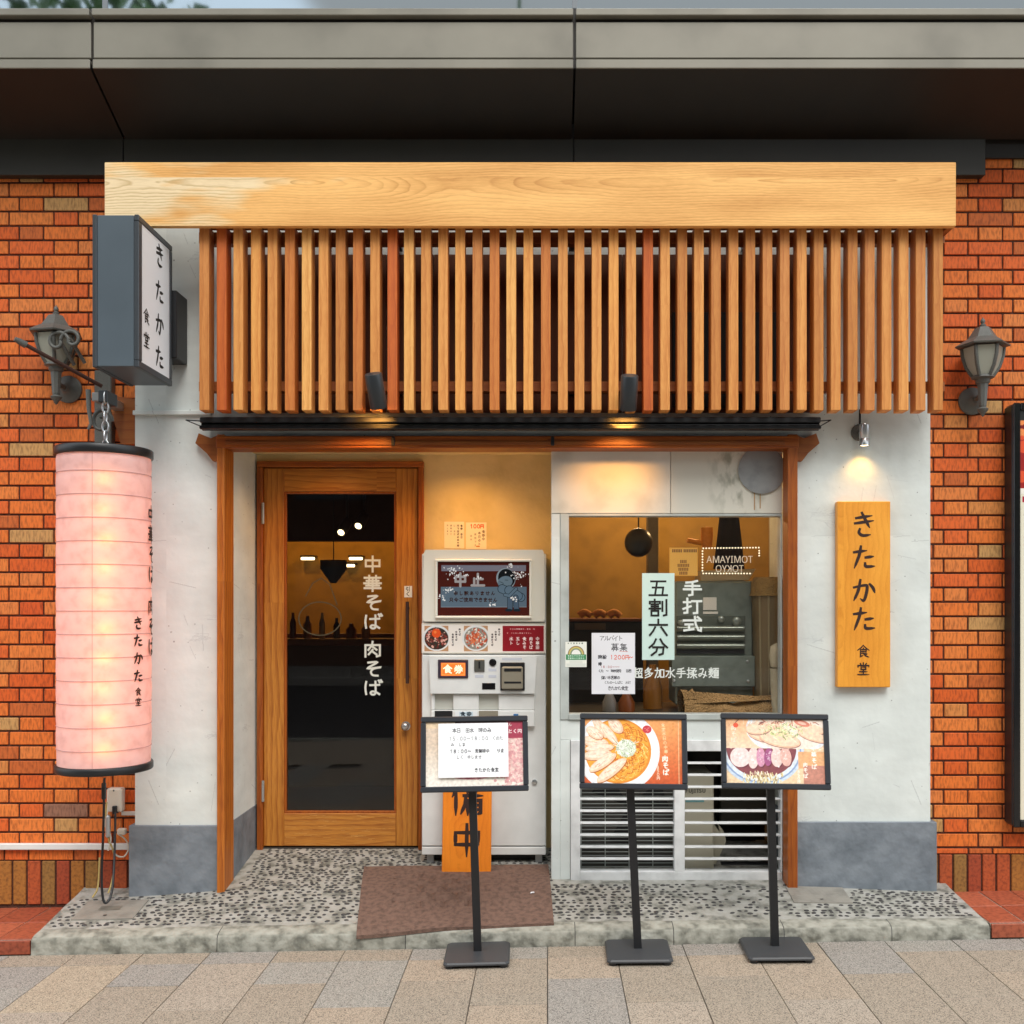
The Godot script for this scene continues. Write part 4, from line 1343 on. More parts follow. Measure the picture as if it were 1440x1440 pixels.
func wall_lamp(at: Vector3, label: String, scroll: bool) -> void:
	# at: the lantern's axis at the height of the roof's eaves
	var t := thing("wall_lamp", V(at.x, at.y, 0), label, "wall lamp", "iron lantern wall lamps")
	var roof := B.new()
	roof.lathe([Vector2(0.122, -0.004), Vector2(0.124, 0.002), Vector2(0.1, 0.018), Vector2(0.068, 0.036), Vector2(0.05, 0.062), Vector2(0.036, 0.085), Vector2(0.012, 0.094), Vector2(0, 0.095)], 6, at, false, 0.2)
	roof.lathe([Vector2(0.0, -0.004), Vector2(0.122, -0.004)], 6, at, false, 0.2)
	part("roof", roof, M.iron, t)
	var fin := B.new()
	fin.lathe([Vector2(0.014, 0.092), Vector2(0.015, 0.1), Vector2(0.008, 0.106), Vector2(0.012, 0.116), Vector2(0.009, 0.126), Vector2(0.003, 0.132), Vector2(0, 0.14)], 12, at)
	part("finial", fin, M.iron, t)
	for i in 6:
		var a0 := TAU * i / 6 + 0.2
		var a1 := TAU * (i + 1) / 6 + 0.2
		var prof := [Vector2(0.092, -0.01), Vector2(0.088, -0.05), Vector2(0.072, -0.1), Vector2(0.045, -0.142)]
		var g := B.new()
		var rib := []
		for j in 3:
			var p: Vector2 = prof[j]
			var q: Vector2 = prof[j + 1]
			var am := (a0 + a1) / 2
			var nn := V(cos(am), -0.4, sin(am)).normalized()
			g.quad(at + V(cos(a0) * p.x, p.y, sin(a0) * p.x), at + V(cos(a1) * p.x, p.y, sin(a1) * p.x), at + V(cos(a1) * q.x, q.y, sin(a1) * q.x), at + V(cos(a0) * q.x, q.y, sin(a0) * q.x), nn)
		part("pane", g, M.frosted, t)
		for p in prof:
			rib.append(at + V(cos(a0) * (p.x + 0.002), p.y, sin(a0) * (p.x + 0.002)))
		var rbb := B.new()
		rbb.tube(rib, 0.0085, 6)
		part("rib", rbb, M.iron, t)
	var cup := B.new()
	cup.lathe([Vector2(0, -0.14), Vector2(0.05, -0.141), Vector2(0.052, -0.15), Vector2(0.034, -0.158), Vector2(0.033, -0.172), Vector2(0.026, -0.178)], 14, at)
	part("cup", cup, M.iron, t)
	var tail := B.new()
	tail.lathe([Vector2(0.026, -0.178), Vector2(0.024, -0.2), Vector2(0.018, -0.28), Vector2(0.016, -0.288)], 8, at, false)
	part("tail", tail, M.iron, t)
	var tf := B.new()
	tf.lathe([Vector2(0.016, -0.288), Vector2(0.026, -0.296), Vector2(0.022, -0.306), Vector2(0.012, -0.316), Vector2(0.008, -0.326), Vector2(0, -0.334)], 12, at)
	part("tail_finial", tf, M.iron, t)
	var pl := B.new()
	pl.x = Transform3D(Basis(Vector3.RIGHT, PI / 2), V(at.x, at.y - 0.235, 0.0015))
	pl.lathe([Vector2(0.066, 0.0), Vector2(0.066, 0.01), Vector2(0.055, 0.018), Vector2(0.03, 0.024), Vector2(0.016, 0.05), Vector2(0, 0.05)], 24, Vector3.ZERO)
	part("wall_plate", pl, M.iron, t)
	var arm := B.new()
	arm.tube([V(at.x, at.y - 0.235, 0.04), V(at.x, at.y - 0.232, at.z * 0.7), V(at.x, at.y - 0.225, at.z)], 0.012, 8)
	part("arm", arm, M.iron, t)
	if scroll:
		for q in [[0.05, 1.0, 0.055, -0.06], [0.115, -1.0, 0.05, -0.05]]:
			var sc := B.new()
			var pts := []
			for i in 22:
				var a := i * 0.33
				var r: float = q[2] * (1.0 - i / 26.0)
				pts.append(V(at.x + q[0] + q[1] * cos(a) * r, at.y + q[3] + sin(a) * r, at.z + 0.09))
			for i in 6:
				pts.append(pts[pts.size() - 1] + V(0.006, -0.016, -0.012))
			sc.tube(pts, 0.009, 6)
			part("scroll", sc, M.iron, t)

func wall_fittings() -> void:
	wall_lamp(V(2.0541, 2.7084, 0.13), "iron lantern wall lamp on the brick pier above the black poster case", false)
	wall_lamp(V(-2.3193, 2.7655, 0.13), "iron lantern wall lamp with scrolls on brick beside the projecting sign", true)
	# small lit downlight over the wooden name board
	var d := thing("wall_downlight", V(1.4900, 2.2367, 0.1), "small silver downlight on white wall over the wooden name board", "wall light")
	var b := B.new()
	var cx := 1.4919
	b.lathe([Vector2(0.0, 2.3392), Vector2(0.022, 2.3392), Vector2(0.0235, 2.3358)].map(func(p): return Vector2(p.x, p.y)), 20, V(cx, 0, 0.14))
	b.lathe([Vector2(0.0235, 2.3358), Vector2(0.0235, 2.2754), Vector2(0.0222, 2.2737), Vector2(0.0222, 2.2704), Vector2(0.0235, 2.2687), Vector2(0.0235, 2.2368), Vector2(0.018, 2.2385)], 20, V(cx, 0, 0.14))
	part("housing", b, M.steel, d)
	var f := B.new()
	f.lathe([Vector2(0.0, 2.2398), Vector2(0.019, 2.2398)], 20, V(cx, 0, 0.14))
	var lm := flat("fff6e0", 0.4)
	lm.emission_enabled = true
	lm.emission = Color("ffe6b0")
	lm.emission_energy_multiplier = 4.0
	part("lamp_face", f, lm, d)
	var pl := B.new()
	pl.x = Transform3D(Basis(Vector3.RIGHT, PI / 2), V(1.4857, 2.3090, 0.0805))
	pl.lathe([Vector2(0.04, 0), Vector2(0.04, 0.006), Vector2(0.034, 0.012), Vector2(0.012, 0.016), Vector2(0.01, 0.04), Vector2(0, 0.04)], 24, Vector3.ZERO)
	part("wall_plate", pl, M.iron, d)
	var cb := B.new()
	cb.tube([V(1.4857, 2.3090, 0.092), V(1.4857, 2.4173, 0.092)], 0.005, 6)
	part("cable", cb, M.black, d)
	var l := SpotLight3D.new()
	l.name = "downlight_lamp"
	add_child(l)
	l.position = V(cx, 2.2318, 0.135)
	l.look_at_from_position(l.position, V(cx - 0.0, 1.3211, 0.09), Vector3.RIGHT)
	l.light_color = Color("ffc060")
	l.light_energy = 0.035
	l.spot_angle = 58.0
	l.spot_angle_attenuation = 1.0
	l.light_size = 0.015
	l.spot_range = 6
	l.shadow_enabled = true
	# wooden name board
	var w := thing("name_board", V(1.4995, 1.0949, 0.1), "upright orange wooden name board with brush lettering on white wall", "sign")
	part("board", boxed(V(1.3706, 1.0982, 0.0815), V(1.6212, 1.9777, 0.122), 0.003, 1), M.sign_wood, w)
	var bl := B.new()
	var sz := 0.1244
	var yy := [1.9304, 1.7741, 1.6178, 1.4816]
	var chs := ["き", "た", "か", "た"]
	for i in 4:
		write(bl, chs[i], 1.4339, yy[i], sz, 0.0, 0.0125, true, on_front(0.1223))
	write(bl, "食堂", 1.4625, 1.2984, 0.0605, 0.0824, 0.0055, true, on_front(0.1223))
	part("lettering", bl, M.ink_brown, w, "dark brown brush lettering")
	# black poster case at the right edge
	var c := thing("poster_case", V(2.6, 0.4431, 0.06), "tall black poster case on the brick wall at the right edge", "poster case")
	part("case", boxed(V(2.2093, 0.4320, 0.0015), V(2.2093 + 0.72, 2.4463, 0.10), 0.012), M.black, c)
	part("case_rim", boxed(V(2.2093 + 0.0, 0.4320, 0.1002), V(2.2093 + 0.033, 2.4463, 0.112), 0.004), M.black_gloss, c)
	part("case_rim", boxed(V(2.2093 + 0.687, 0.4320, 0.1002), V(2.2093 + 0.72, 2.4463, 0.112), 0.004), M.black_gloss, c)
	part("case_rim", boxed(V(2.2093 + 0.033, 0.4320, 0.1002), V(2.2093 + 0.687, 0.4659, 0.112), 0.004), M.black_gloss, c)
	part("case_rim", boxed(V(2.2093 + 0.033, 2.4124, 0.1002), V(2.2093 + 0.687, 2.4463, 0.112), 0.004), M.black_gloss, c)
	var im := blank(330, 1000, Color("e9e4cf"))
	im.fill_rect(Rect2i(0, 0, 330, 190), Color("a01f1c"))
	for i in 160:
		dot(im, Vector2(rng.randf() * 330, 20 + rng.randf() * 160), rng.randf_range(3, 16), [Color("e2542e"), Color("7a1010"), Color("f09050"), Color("c8301e")][rng.randi() % 4])
	im.fill_rect(Rect2i(0, 0, 330, 24), Color("1a1a1a"))
	im.fill_rect(Rect2i(0, 190, 330, 14), Color("f5f0e6"))
	im.fill_rect(Rect2i(6, 210, 300, 14), Color("b02038"))
	script_px(im, "食堂営業中", Vector2(12, 232), 54, Vector2(60, 0), 8, Color("161616"))
	script_px(im, "本日の肉そば", Vector2(10, 300), 40, Vector2(46, 0), 6, Color("c83020"))
	for i in 3:
		oval(im, Vector2(60 + i * 100, 430), 44, 40, 0, Color("cfd4da"))
		oval(im, Vector2(60 + i * 100, 432), 34, 30, 0, Color("b07a4a"))
	script_px(im, "中華そば", Vector2(12, 620), 60, Vector2(66, 0), 9, Color("161616"))
	script_px(im, "肉そば", Vector2(12, 700), 54, Vector2(62, 0), 8, Color("d24a1c"))
	for i in 3:
		oval(im, Vector2(60 + i * 100, 840), 44, 40, 0, Color("cfd4da"))
		oval(im, Vector2(60 + i * 100, 842), 34, 30, 0, Color("c8a05a"))
	part("poster", sheet(Vector2(2.2093 + 0.034, 0.4676), Vector2(2.2093 + 0.686, 2.4107), 0.1006), print_mat(im, 0.4), c)
	# white conduit, junction box and tangle of wires low on the left wall
	var cd := B.new()
	cd.box(V(-3.4, 0.3057, 0.0012), V(-2.0219, 0.3349, 0.026), 0.003)
	one("conduit", cd, M.white, "white plastic conduit running along the brick wall low down", "conduit")
	var jb := thing("junction_box", V(-2.0795, 0.4897, 0.03), "beige electric socket box on the brick beneath the lantern", "socket box")
	part("box", boxed(V(-2.1171, 0.4931, 0.0012), V(-2.0452, 0.6061, 0.05), 0.006), M.beige_plastic, jb)
	part("screw", boxed(V(-2.0847, 0.5927, 0.0502), V(-2.0779, 0.6012, 0.052), 0.0005), M.iron, jb)
	part("plug", boxed(V(-2.0847, 0.4869, 0.02), V(-2.0642, 0.5244, 0.065), 0.003), M.black, jb)
	part("trunking", boxed(V(-2.0596, 0.4705, 0.0012), V(-1.9601, 0.4894, 0.018), 0.002), M.white, jb)

func lantern_and_sign() -> void:
	# projecting sign box
	var s := thing("projecting_sign", V(-1.9237, 2.5029, 0.4), "dark grey projecting sign box with white lettered face above the lantern", "sign")
	var xa := -1.9351
	var xb := -1.7370
	var y0 := 2.5029
	var y1 := 3.1454
	part("casing", boxed(V(xa + 0.02, y0, 0.225), V(xb - 0.022, y1, 0.61), 0.002), M.sign_box, s)
	part("side_frame", boxed(V(xa, y0 - 0.004, 0.222), V(xa + 0.0185, y1 + 0.003, 0.6125), 0.003), M.sign_trim, s)
	for q in [[V(xb - 0.0205, y0 - 0.004, 0.222), V(xb, y0 + 0.026, 0.6125)], [V(xb - 0.0205, y1 - 0.024, 0.222), V(xb, y1 + 0.003, 0.6125)], [V(xb - 0.0205, y0 + 0.026, 0.222), V(xb, y1 - 0.024, 0.25)], [V(xb - 0.0205, y0 + 0.026, 0.575), V(xb, y1 - 0.024, 0.6125)]]:
		part("side_frame", boxed(q[0], q[1], 0.003), M.sign_trim, s)
	part("sign_face", boxed(V(xb - 0.0205, y0 + 0.026, 0.25), V(xb - 0.004, y1 - 0.024, 0.575)), flat("eceff2", 0.3), s)
	var lt := B.new()
	var px := xb - 0.0038
	var pl := func(p: Vector2, l: float) -> Array: return [Vector3(px + l, p.y, -p.x), Vector3.RIGHT]
	var ys := [3.0538, 2.8910, 2.7442, 2.5974]
	var ch := ["き", "た", "か", "た"]
	for i in 4:
		write(lt, ch[i], -0.368 - 0.053, ys[i] + 0.053, 0.106, 0.0, 0.0125, true, pl)
	part("lettering", lt, M.ink, s)
	lt = B.new()
	write(lt, "食堂", -0.52 - 0.034, 2.7398 + 0.034, 0.068, 0.103, 0.006, true, pl)
	part("lettering", lt, M.ink, s)
	part("mount", boxed(V(xb - 0.1, 2.6312, 0.081), V(xb + 0.02, 2.9455, 0.2215), 0.004), M.black, s)
	# steel hanger and brown block that carry the lantern
	var h := thing("lantern_hanger", V(-2.1175, 2.2600, 0.05), "grey steel hanger plate with iron scroll between sign and lantern", "bracket")
	part("plate", boxed(V(-2.1758, 2.2050, 0.002), V(-2.0941, 2.6136, 0.05), 0.004), M.iron, h)
	part("clamp", boxed(V(-2.0678, 2.4130, 0.05), V(-2.0209, 2.4519, 0.32), 0.003), M.zinc, h)
	part("clamp_block", boxed(V(-1.9910, 2.3861, 0.3205), V(-1.9500, 2.4398, 0.43), 0.003), M.sign_trim, h)
	var scr := B.new()
	var pts := []
	for i in 24:
		var a := i * 0.36
		pts.append(V(-2.0532 + cos(a) * 0.05 * (1 - i / 34.0), 2.3320 + sin(a) * 0.06 * (1 - i / 34.0), 0.25))
	scr.tube(pts, 0.009, 6)
	scr.tube([V(-2.0921, 2.4680, 0.3), V(-2.0889, 2.3806, 0.3), V(-2.0792, 2.3126, 0.3), V(-2.0921, 2.2867, 0.3)], 0.012, 7, 0.006)
	part("scroll", scr, M.iron, h)
	var wb := B.new()
	wb.plate([Vector2(-2.1043, 2.4911), Vector2(-1.9681, 2.4706), Vector2(-1.9681, 2.2561), Vector2(-2.0362, 2.2561)], 0.002, 0.078)
	one("timber_block", wb, M.brown_wood, "dark brown timber block on the brick behind the lantern chain", "timber block")
	# flag rod
	var rod := thing("flag_rod", V(-2.0403, 2.4778, 0.3), "thin rusty flag rod slanting across the scrolled wall lamp", "rod")
	var rb := B.new()
	var p0 := V(-2.0567, 2.4970, 0.24)
	var p1 := V(-2.3032, 2.6369, 0.5)
	rb.tube([p0, p1], 0.0095, 8)
	part("shaft", rb, M.rust, rod)
	var rc := B.new()
	var dd := (p1 - p0).normalized()
	rc.tube([p1 - dd * 0.03, p1, p1 + dd * 0.012, p1 + dd * 0.02], 0.017, 8, 0.01)
	part("tip", rc, M.iron, rod)
	# pink paper lantern
	var cx := -1.9658
	var c := V(cx, 0, 0.42)
	var lan := thing("paper_lantern", V(cx, 0.757, 0.42), "tall pink paper lantern lit from inside, hung on a chain", "lantern")
	var paper := rough_mat("fdeaec", 0.8, noise_tex(0.02, [[0.0, Color("e8dede")], [0.5, Color("faf6f6")], [1.0, Color("ffffff")]], 71), 1.2)
	paper.backlight_enabled = true
	paper.backlight = Color(1.0, 0.9, 0.9)
	var body := B.new()
	var prof := [Vector2(0.192, 0.785)]
	for i in 13:
		var ya := 0.862 + i * 0.1
		for j in 5:
			var f := j / 5.0 - 0.5
			prof.append(Vector2(0.1945 + 0.0025 * (1.0 - 4.0 * f * f) - 0.0012, ya + j * 0.02 if ya + j * 0.02 < 2.146 else 2.146))
	prof = prof.filter(func(p): return p.y < 2.14)
	prof.append(Vector2(0.192, 2.146))
	body.lathe(prof, 56, c)
	part("paper_body", body, paper, lan)
	for i in 13:
		var rg := B.new()
		var y := 0.862 + i * 0.1
		rg.lathe([Vector2(0.1945, y - 0.0016), Vector2(0.1962, y - 0.0012), Vector2(0.1962, y + 0.0012), Vector2(0.1945, y + 0.0016)], 56, c)
		part("rib", rg, flat("c79a9a", 0.8), lan)
	var seam := B.new()
	var sa := 0.155
	for i in 27:
		var ya2 := 0.79 + i * 0.05
		seam.quad(c + V(sin(sa) * 0.1972, ya2, cos(sa) * 0.1972), c + V(sin(sa + 0.012) * 0.1972, ya2, cos(sa + 0.012) * 0.1972), c + V(sin(sa + 0.012) * 0.1972, ya2 + 0.05, cos(sa + 0.012) * 0.1972), c + V(sin(sa) * 0.1972, ya2 + 0.05, cos(sa) * 0.1972), V(sin(sa), 0, cos(sa)))
	part("seam", seam, flat("d3a3a3", 0.8), lan)
	for q in [[2.14, 2.178], [0.757, 0.79]]:
		var cap := B.new()
		cap.lathe([Vector2(0.188, q[0]), Vector2(0.2, q[0]), Vector2(0.2035, q[0] + 0.004), Vector2(0.2035, q[1] - 0.004), Vector2(0.2, q[1]), Vector2(0.188, q[1]), Vector2(0.188, q[0])], 56, c)
		part("cap_ring", cap, M.black, lan)
	var lid := B.new()
	lid.lathe([Vector2(0.0, 2.165), Vector2(0.1885, 2.165)], 32, c)
	part("lid", lid, M.black, lan)
	var tx := B.new()
	var onc := func(p: Vector2, l: float) -> Array:
		var a := p.x / 0.1975
		return [c + V(sin(a) * (0.1978 + l), p.y, cos(a) * (0.1978 + l)), V(sin(a), 0, cos(a))]
	write(tx, "きたかた", 0.1975 * 1.02, 1.4373, 0.057, 0.077, 0.0078, true, onc)
	part("lettering", tx, M.ink_brown, lan, "brush lettering down the lantern's right side")
	tx = B.new()
	write(tx, "食堂", 0.1975 * 1.07, 1.1273, 0.036, 0.044, 0.004, true, onc)
	part("lettering", tx, M.ink_brown, lan, "two small brush characters at the foot of the column")
	tx = B.new()
	write(tx, "中華そば", 0.1975 * 1.5, 1.9320, 0.082, 0.089, 0.010, true, onc)
	part("lettering", tx, M.ink_brown, lan, "large brush lettering near the lantern's right edge, upper word")
	tx = B.new()
	write(tx, "肉そば", 0.1975 * 1.5, 1.5213, 0.082, 0.089, 0.010, true, onc)
	part("lettering", tx, M.ink_brown, lan, "large brush lettering near the lantern's right edge, lower word")
	var ch2 := B.new()
	var cy := 2.166
	for i in 6:
		var ring := []
		var o := i % 2
		for k in 13:
			var a := TAU * k / 12
			var u := cos(a) * 0.0135
			var w := sin(a) * 0.027
			ring.append(V(cx + 0.004 + (u if o == 0 else 0.0), cy + 0.026 + w, 0.42 + (0.0 if o == 0 else u)))
		ch2.tube(ring, 0.0042, 6, -1.0, false)
		cy += 0.043
	part("chain", ch2, M.steel, lan)
	var bulb := flat("fff0c8", 0.5)
	bulb.emission_enabled = true
	bulb.emission = Color("ffb030")
	bulb.emission_energy_multiplier = 5.0
	for i in 10:
		var bc := V(cx + 0.06 + 0.006 * sin(i * 2.1), 0.875 + i * 0.128, 0.42 + 0.142)
		var bb := B.new()
		bb.lathe([Vector2(0, -0.022), Vector2(0.016, -0.016), Vector2(0.022, 0), Vector2(0.016, 0.016), Vector2(0, 0.022)], 12, bc)
		part("bulb", bb, bulb, lan)
		var l := OmniLight3D.new()
		l.name = "lantern_bulb_light"
		add_child(l, true)
		l.position = bc
		l.light_color = Color("ffc488")
		l.light_energy = 0.0022
		l.light_size = 0.012
		l.omni_range = 4
		l.shadow_enabled = true
	# cables under the lantern
	var cab := thing("power_cable", V(-2.0079, 0.12, 0.3), "black power cable hanging in a loop under the lantern", "cable")
	var cb := B.new()
	var cp := [V(-1.9658, 0.7201, 0.4200), V(-1.9776, 0.6660, 0.4000), V(-2.0079, 0.5729, 0.3300), V(-2.0328, 0.4330, 0.2800), V(-2.0480, 0.2651, 0.2600), V(-2.0447, 0.1574, 0.2600), V(-2.0316, 0.1182, 0.2600), V(-2.0173, 0.1386, 0.2400), V(-2.0211, 0.1999, 0.2000), V(-2.0399, 0.3177, 0.1400), V(-2.0576, 0.4409, 0.0900), V(-2.0660, 0.4978, 0.0700)]
	cb.tube(smooth(cp), 0.0055, 7)
	part("cord", cb, M.black, cab)
	part("connector", boxed(cp[1] - V(0.009, 0.045, 0.009), cp[1] + V(0.009, 0.03, 0.009), 0.004), M.black, cab)
	var wires := thing("loose_wires", V(-2.0457, 0.15, 0.15), "tangle of white and yellow wires with a plastic wrap by the socket", "wires")
	for wp in [[V(-2.0939, 0.5511, 0.1000), V(-2.0973, 0.4768, 0.1000), V(-2.0804, 0.4262, 0.1000), V(-2.0838, 0.3688, 0.1000), V(-2.0703, 0.3417, 0.1000), V(-2.0610, 0.2886, 0.0900), V(-2.0601, 0.2235, 0.1000), V(-2.0651, 0.1615, 0.1200), V(-2.0700, 0.1301, 0.1400)], [V(-2.0600, 0.3936, 0.0600), V(-2.0267, 0.3641, 0.0500), V(-2.0096, 0.3231, 0.0500), V(-2.0260, 0.2846, 0.0600), V(-2.0550, 0.2929, 0.0800), V(-2.0703, 0.3350, 0.1000)], [V(-2.1015, 0.3025, 0.1600), V(-2.1048, 0.2225, 0.1600), V(-2.1071, 0.1585, 0.1700), V(-2.1259, 0.1214, 0.1800)], [V(-2.1043, 0.6047, 0.0600), V(-2.0991, 0.5066, 0.0800), V(-2.1007, 0.4431, 0.1000), V(-2.0736, 0.3823, 0.1000), V(-2.0871, 0.3215, 0.1000)]]:
		var w2 := B.new()
		w2.tube(smooth(wp), 0.004, 6)
		part("wire", w2, M.beige_plastic if wires.get_child_count() % 2 else flat("b9a464", 0.5), wires)
	part("wrap", boxed(V(-2.0973, 0.3823, 0.085), V(-2.0770, 0.4903, 0.115), 0.008), M.zinc, wires)
	part("tie_block", boxed(V(-2.0600, 0.3868, 0.04), V(-2.0192, 0.4174, 0.07), 0.006), M.beige_plastic, wires)

func smooth(p: Array) -> Array:
	var r := []
	for i in p.size() - 1:
		for k in 5:
			r.append(p[i].cubic_interpolate(p[i + 1], p[maxi(i - 1, 0)], p[mini(i + 2, p.size() - 1)], k / 5.0))
	r.append(p[p.size() - 1])
	return r

func ticket_machine() -> void:
	var t := thing("ticket_machine", V(-0.3227, 0.19, -0.3), "white meal ticket vending machine with dark screen beside the door", "vending machine")
	var z := -0.2
	var L := -0.6364
	var R := -0.0072
	part("cabinet", boxed(V(L, 0.2244, -0.438), V(R, 1.7481, -0.222), 0.006), M.white, t)
	# upper housing round the screen
	var hx0 := -0.6280
	var hx1 := -0.0125
	var hy0 := 1.4041
	var hy1 := 1.7655
	var sx0 := -0.5529
	var sx1 := -0.0912
	var sy0 := 1.4327
	var sy1 := 1.7047
	var hs := B.new()
	var o := [Vector2(hx0 + 0.006, hy1 - 0.014), Vector2(hx0 + 0.014, hy1), Vector2(hx1 - 0.014, hy1), Vector2(hx1 - 0.006, hy1 - 0.014), Vector2(hx1, hy0 + 0.01), Vector2(hx1 - 0.01, hy0), Vector2(hx0 + 0.01, hy0), Vector2(hx0, hy0 + 0.01)]
	hs.plate(o, -0.4385, -0.192)
	part("screen_housing", hs, flat("e4e1d4", 0.35), t)
	for q in [[V(sx0 - 0.012, sy1, -0.19), V(sx1 + 0.012, sy1 + 0.013, -0.178)], [V(sx0 - 0.012, sy0 - 0.013, -0.19), V(sx1 + 0.012, sy0, -0.178)], [V(sx0 - 0.012, sy0, -0.19), V(sx0, sy1, -0.1785)], [V(sx1, sy0, -0.19), V(sx1 + 0.012, sy1, -0.1785)]]:
		part("screen_bezel", boxed(q[0], q[1], 0.003), flat("e9e6da", 0.35), t)
	var im := blank(640, 380, Color("4a1912"))
	im.fill_rect(Rect2i(26, 24, 590, 42), Color("7b7d8c"))
	im.fill_rect(Rect2i(22, 176, 598, 140), Color("5b6f80"))
	im.fill_rect(Rect2i(22, 316, 598, 4), Color("86929c"))
	script_px(im, "中止", Vector2(110, 78), 98, Vector2(122, 0), 17, Color("a5a3a5"))
	script_px(im, "まことに申し訳ありません".substr(4), Vector2(112, 206), 30, Vector2(37, 0), 4.5, Color("31150f"))
	script_px(im, "只今ご使用できません", Vector2(80, 252), 31, Vector2(34, 0), 4.5, Color("31150f"))
	# plain bowing figure in outline
	var ln := Color("16242e")
	var skin := Color("667c8c")
	oval(im, Vector2(475, 118), 66, 74, -0.3, Color("8fa0ac"))
	oval(im, Vector2(480, 115), 58, 66, -0.3, Color("11161a"))
	oval(im, Vector2(470, 142), 52, 42, -0.3, skin)
	pen(im, PackedVector2Array([Vector2(432, 140), Vector2(452, 146)]), 4, ln)
	pen(im, PackedVector2Array([Vector2(470, 128), Vector2(490, 130)]), 4, ln)
	pen(im, PackedVector2Array([Vector2(458, 150), Vector2(452, 164), Vector2(466, 164)]), 4, ln)
	for sg in [[Vector2(450, 190), Vector2(580, 250), 56.0], [Vector2(500, 200), Vector2(560, 240), 60.0]]:
		pen(im, PackedVector2Array([sg[0], sg[1]]), sg[2] + 8, ln)
		pen(im, PackedVector2Array([sg[0], sg[1]]), sg[2], Color("5c7488"))
	for sg in [[Vector2(505, 250), Vector2(505, 330)], [Vector2(545, 250), Vector2(550, 330)]]:
		pen(im, PackedVector2Array([sg[0], sg[1]]), 40, ln)
		pen(im, PackedVector2Array([sg[0], sg[1]]), 33, Color("4a5f74"))
	oval(im, Vector2(495, 340), 26, 10, 0, ln)
	oval(im, Vector2(552, 340), 26, 10, 0, ln)
	pen(im, PackedVector2Array([Vector2(548, 190), Vector2(500, 240), Vector2(470, 232)]), 26, ln)
	pen(im, PackedVector2Array([Vector2(548, 190), Vector2(500, 240), Vector2(470, 232)]), 19, Color("5c7488"))
	# chips where the printed film has flaked
	for cl in [[75, 200, 40], [195, 95, 16], [570, 100, 60], [530, 260, 24], [285, 110, 18], [30, 250, 20], [505, 25, 20], [120, 70, 60], [390, 300, 20]]:
		for i in int(cl[2] * 0.7):
			dot(im, Vector2(cl[0] + rng.randfn() * cl[2] * 0.6, cl[1] + rng.randfn() * cl[2] * 0.35), rng.randf_range(1, 6.5), Color("e8ecee"))
	part("screen", sheet(Vector2(sx0, sy0), Vector2(sx1, sy1), -0.1885), print_mat(im, 0.25), t, "dark red screen with grey print and flaked white chips")
	# menu strip
	var ms := blank(640, 150, Color("e9e2da"))
	for k in 2:
		var ox := 12 + k * 205
		ms.fill_rect(Rect2i(ox, 6, 124, 138), Color("b98d68"))
		oval(ms, Vector2(ox + 62, 72), 72, 70, 0, Color("dcdedd"))
		oval(ms, Vector2(ox + 62, 74), 62, 60, 0, Color("3c2a22") if k == 0 else Color("8d8a80"))
		for i in 130:
			var a := rng.randf() * TAU
			var r := sqrt(rng.randf()) * 54
			var pc: Color = [Color("8a3a30"), Color("c97a70"), Color("29352a"), Color("e0b0a0"), Color("6e2a24")][rng.randi() % 5] if k == 0 else [Color("c85a3a"), Color("d8d2c8"), Color("a89a8c"), Color("b0452c"), Color("f0e6d8")][rng.randi() % 5]
			oval(ms, Vector2(ox + 62 + cos(a) * r, 74 + sin(a) * r), rng.randf_range(3, 10), rng.randf_range(2, 6), rng.randf() * 3, pc)
		if k == 0:
			dot(ms, Vector2(ox + 62, 46), 24, Color("e2531f"))
			dot(ms, Vector2(ox + 56, 40), 8, Color("f08040"))
		else:
			for i in 60:
				dot(ms, Vector2(ox + 62 + rng.randfn() * 18, 74 + rng.randfn() * 14), rng.randf_range(2, 6), [Color("c4512f"), Color("dd7a4c")][rng.randi() % 2])
		ms.fill_rect(Rect2i(ox + 126, 6, 74, 138), Color("e9e2da"))
		for q in 3:
			script_px(ms, ["肉そば", "中華そば", "食堂のそば"][q], Vector2(ox + 178 - q * 18, 20 + q * 14), 11, Vector2(0, 14), 1.6, Color("4a4040"))
	ms.fill_rect(Rect2i(418, 6, 214, 138), Color("8c1420"))
	script_px(ms, "本日の営業時中、食券を円", Vector2(456, 20), 9, Vector2(11, 0), 1.4, Color("e8c8c4"))
	script_px(ms, "まことに申し訳ありません", Vector2(440, 42), 8, Vector2(11, 0), 1.2, Color("e0b8b4"))
	for q in 5:
		script_px(ms, ["中華田", "肉そば", "食みそ", "五しこ", "水ト人"][q], Vector2(590 - q * 34, 66), 20, Vector2(0, 23), 3.4, Color("f2e4e0"))
	part("menu_strip", boxed(V(L + 0.001, 1.2426, -0.2225), V(R - 0.001, 1.3950, -0.202), 0.002), M.beige_plastic, t)
	part("menu_print", sheet(Vector2(L + 0.004, 1.2480), Vector2(R - 0.004, 1.3878), -0.2015), print_mat(ms, 0.35), t, "menu pictures of two bowls beside a dark red price panel")
	# lower door and control panel
	part("front_door", boxed(V(L + 0.002, 0.2710, -0.2215), V(R - 0.002, 1.2354, -0.205), 0.004), M.white, t)
	var pz := -0.165
	var cp := B.new()
	cp.plate([Vector2(-0.5929, 1.2293), Vector2(-0.0536, 1.2293), Vector2(-0.0643, 1.0436), Vector2(-0.5857, 1.0436)], -0.2045, pz)
	part("control_panel", cp, M.white, t)
	part("lower_panel", boxed(V(-0.5857, 0.8757, -0.2045), V(-0.0643, 0.9579, -0.176), 0.004), M.white, t)
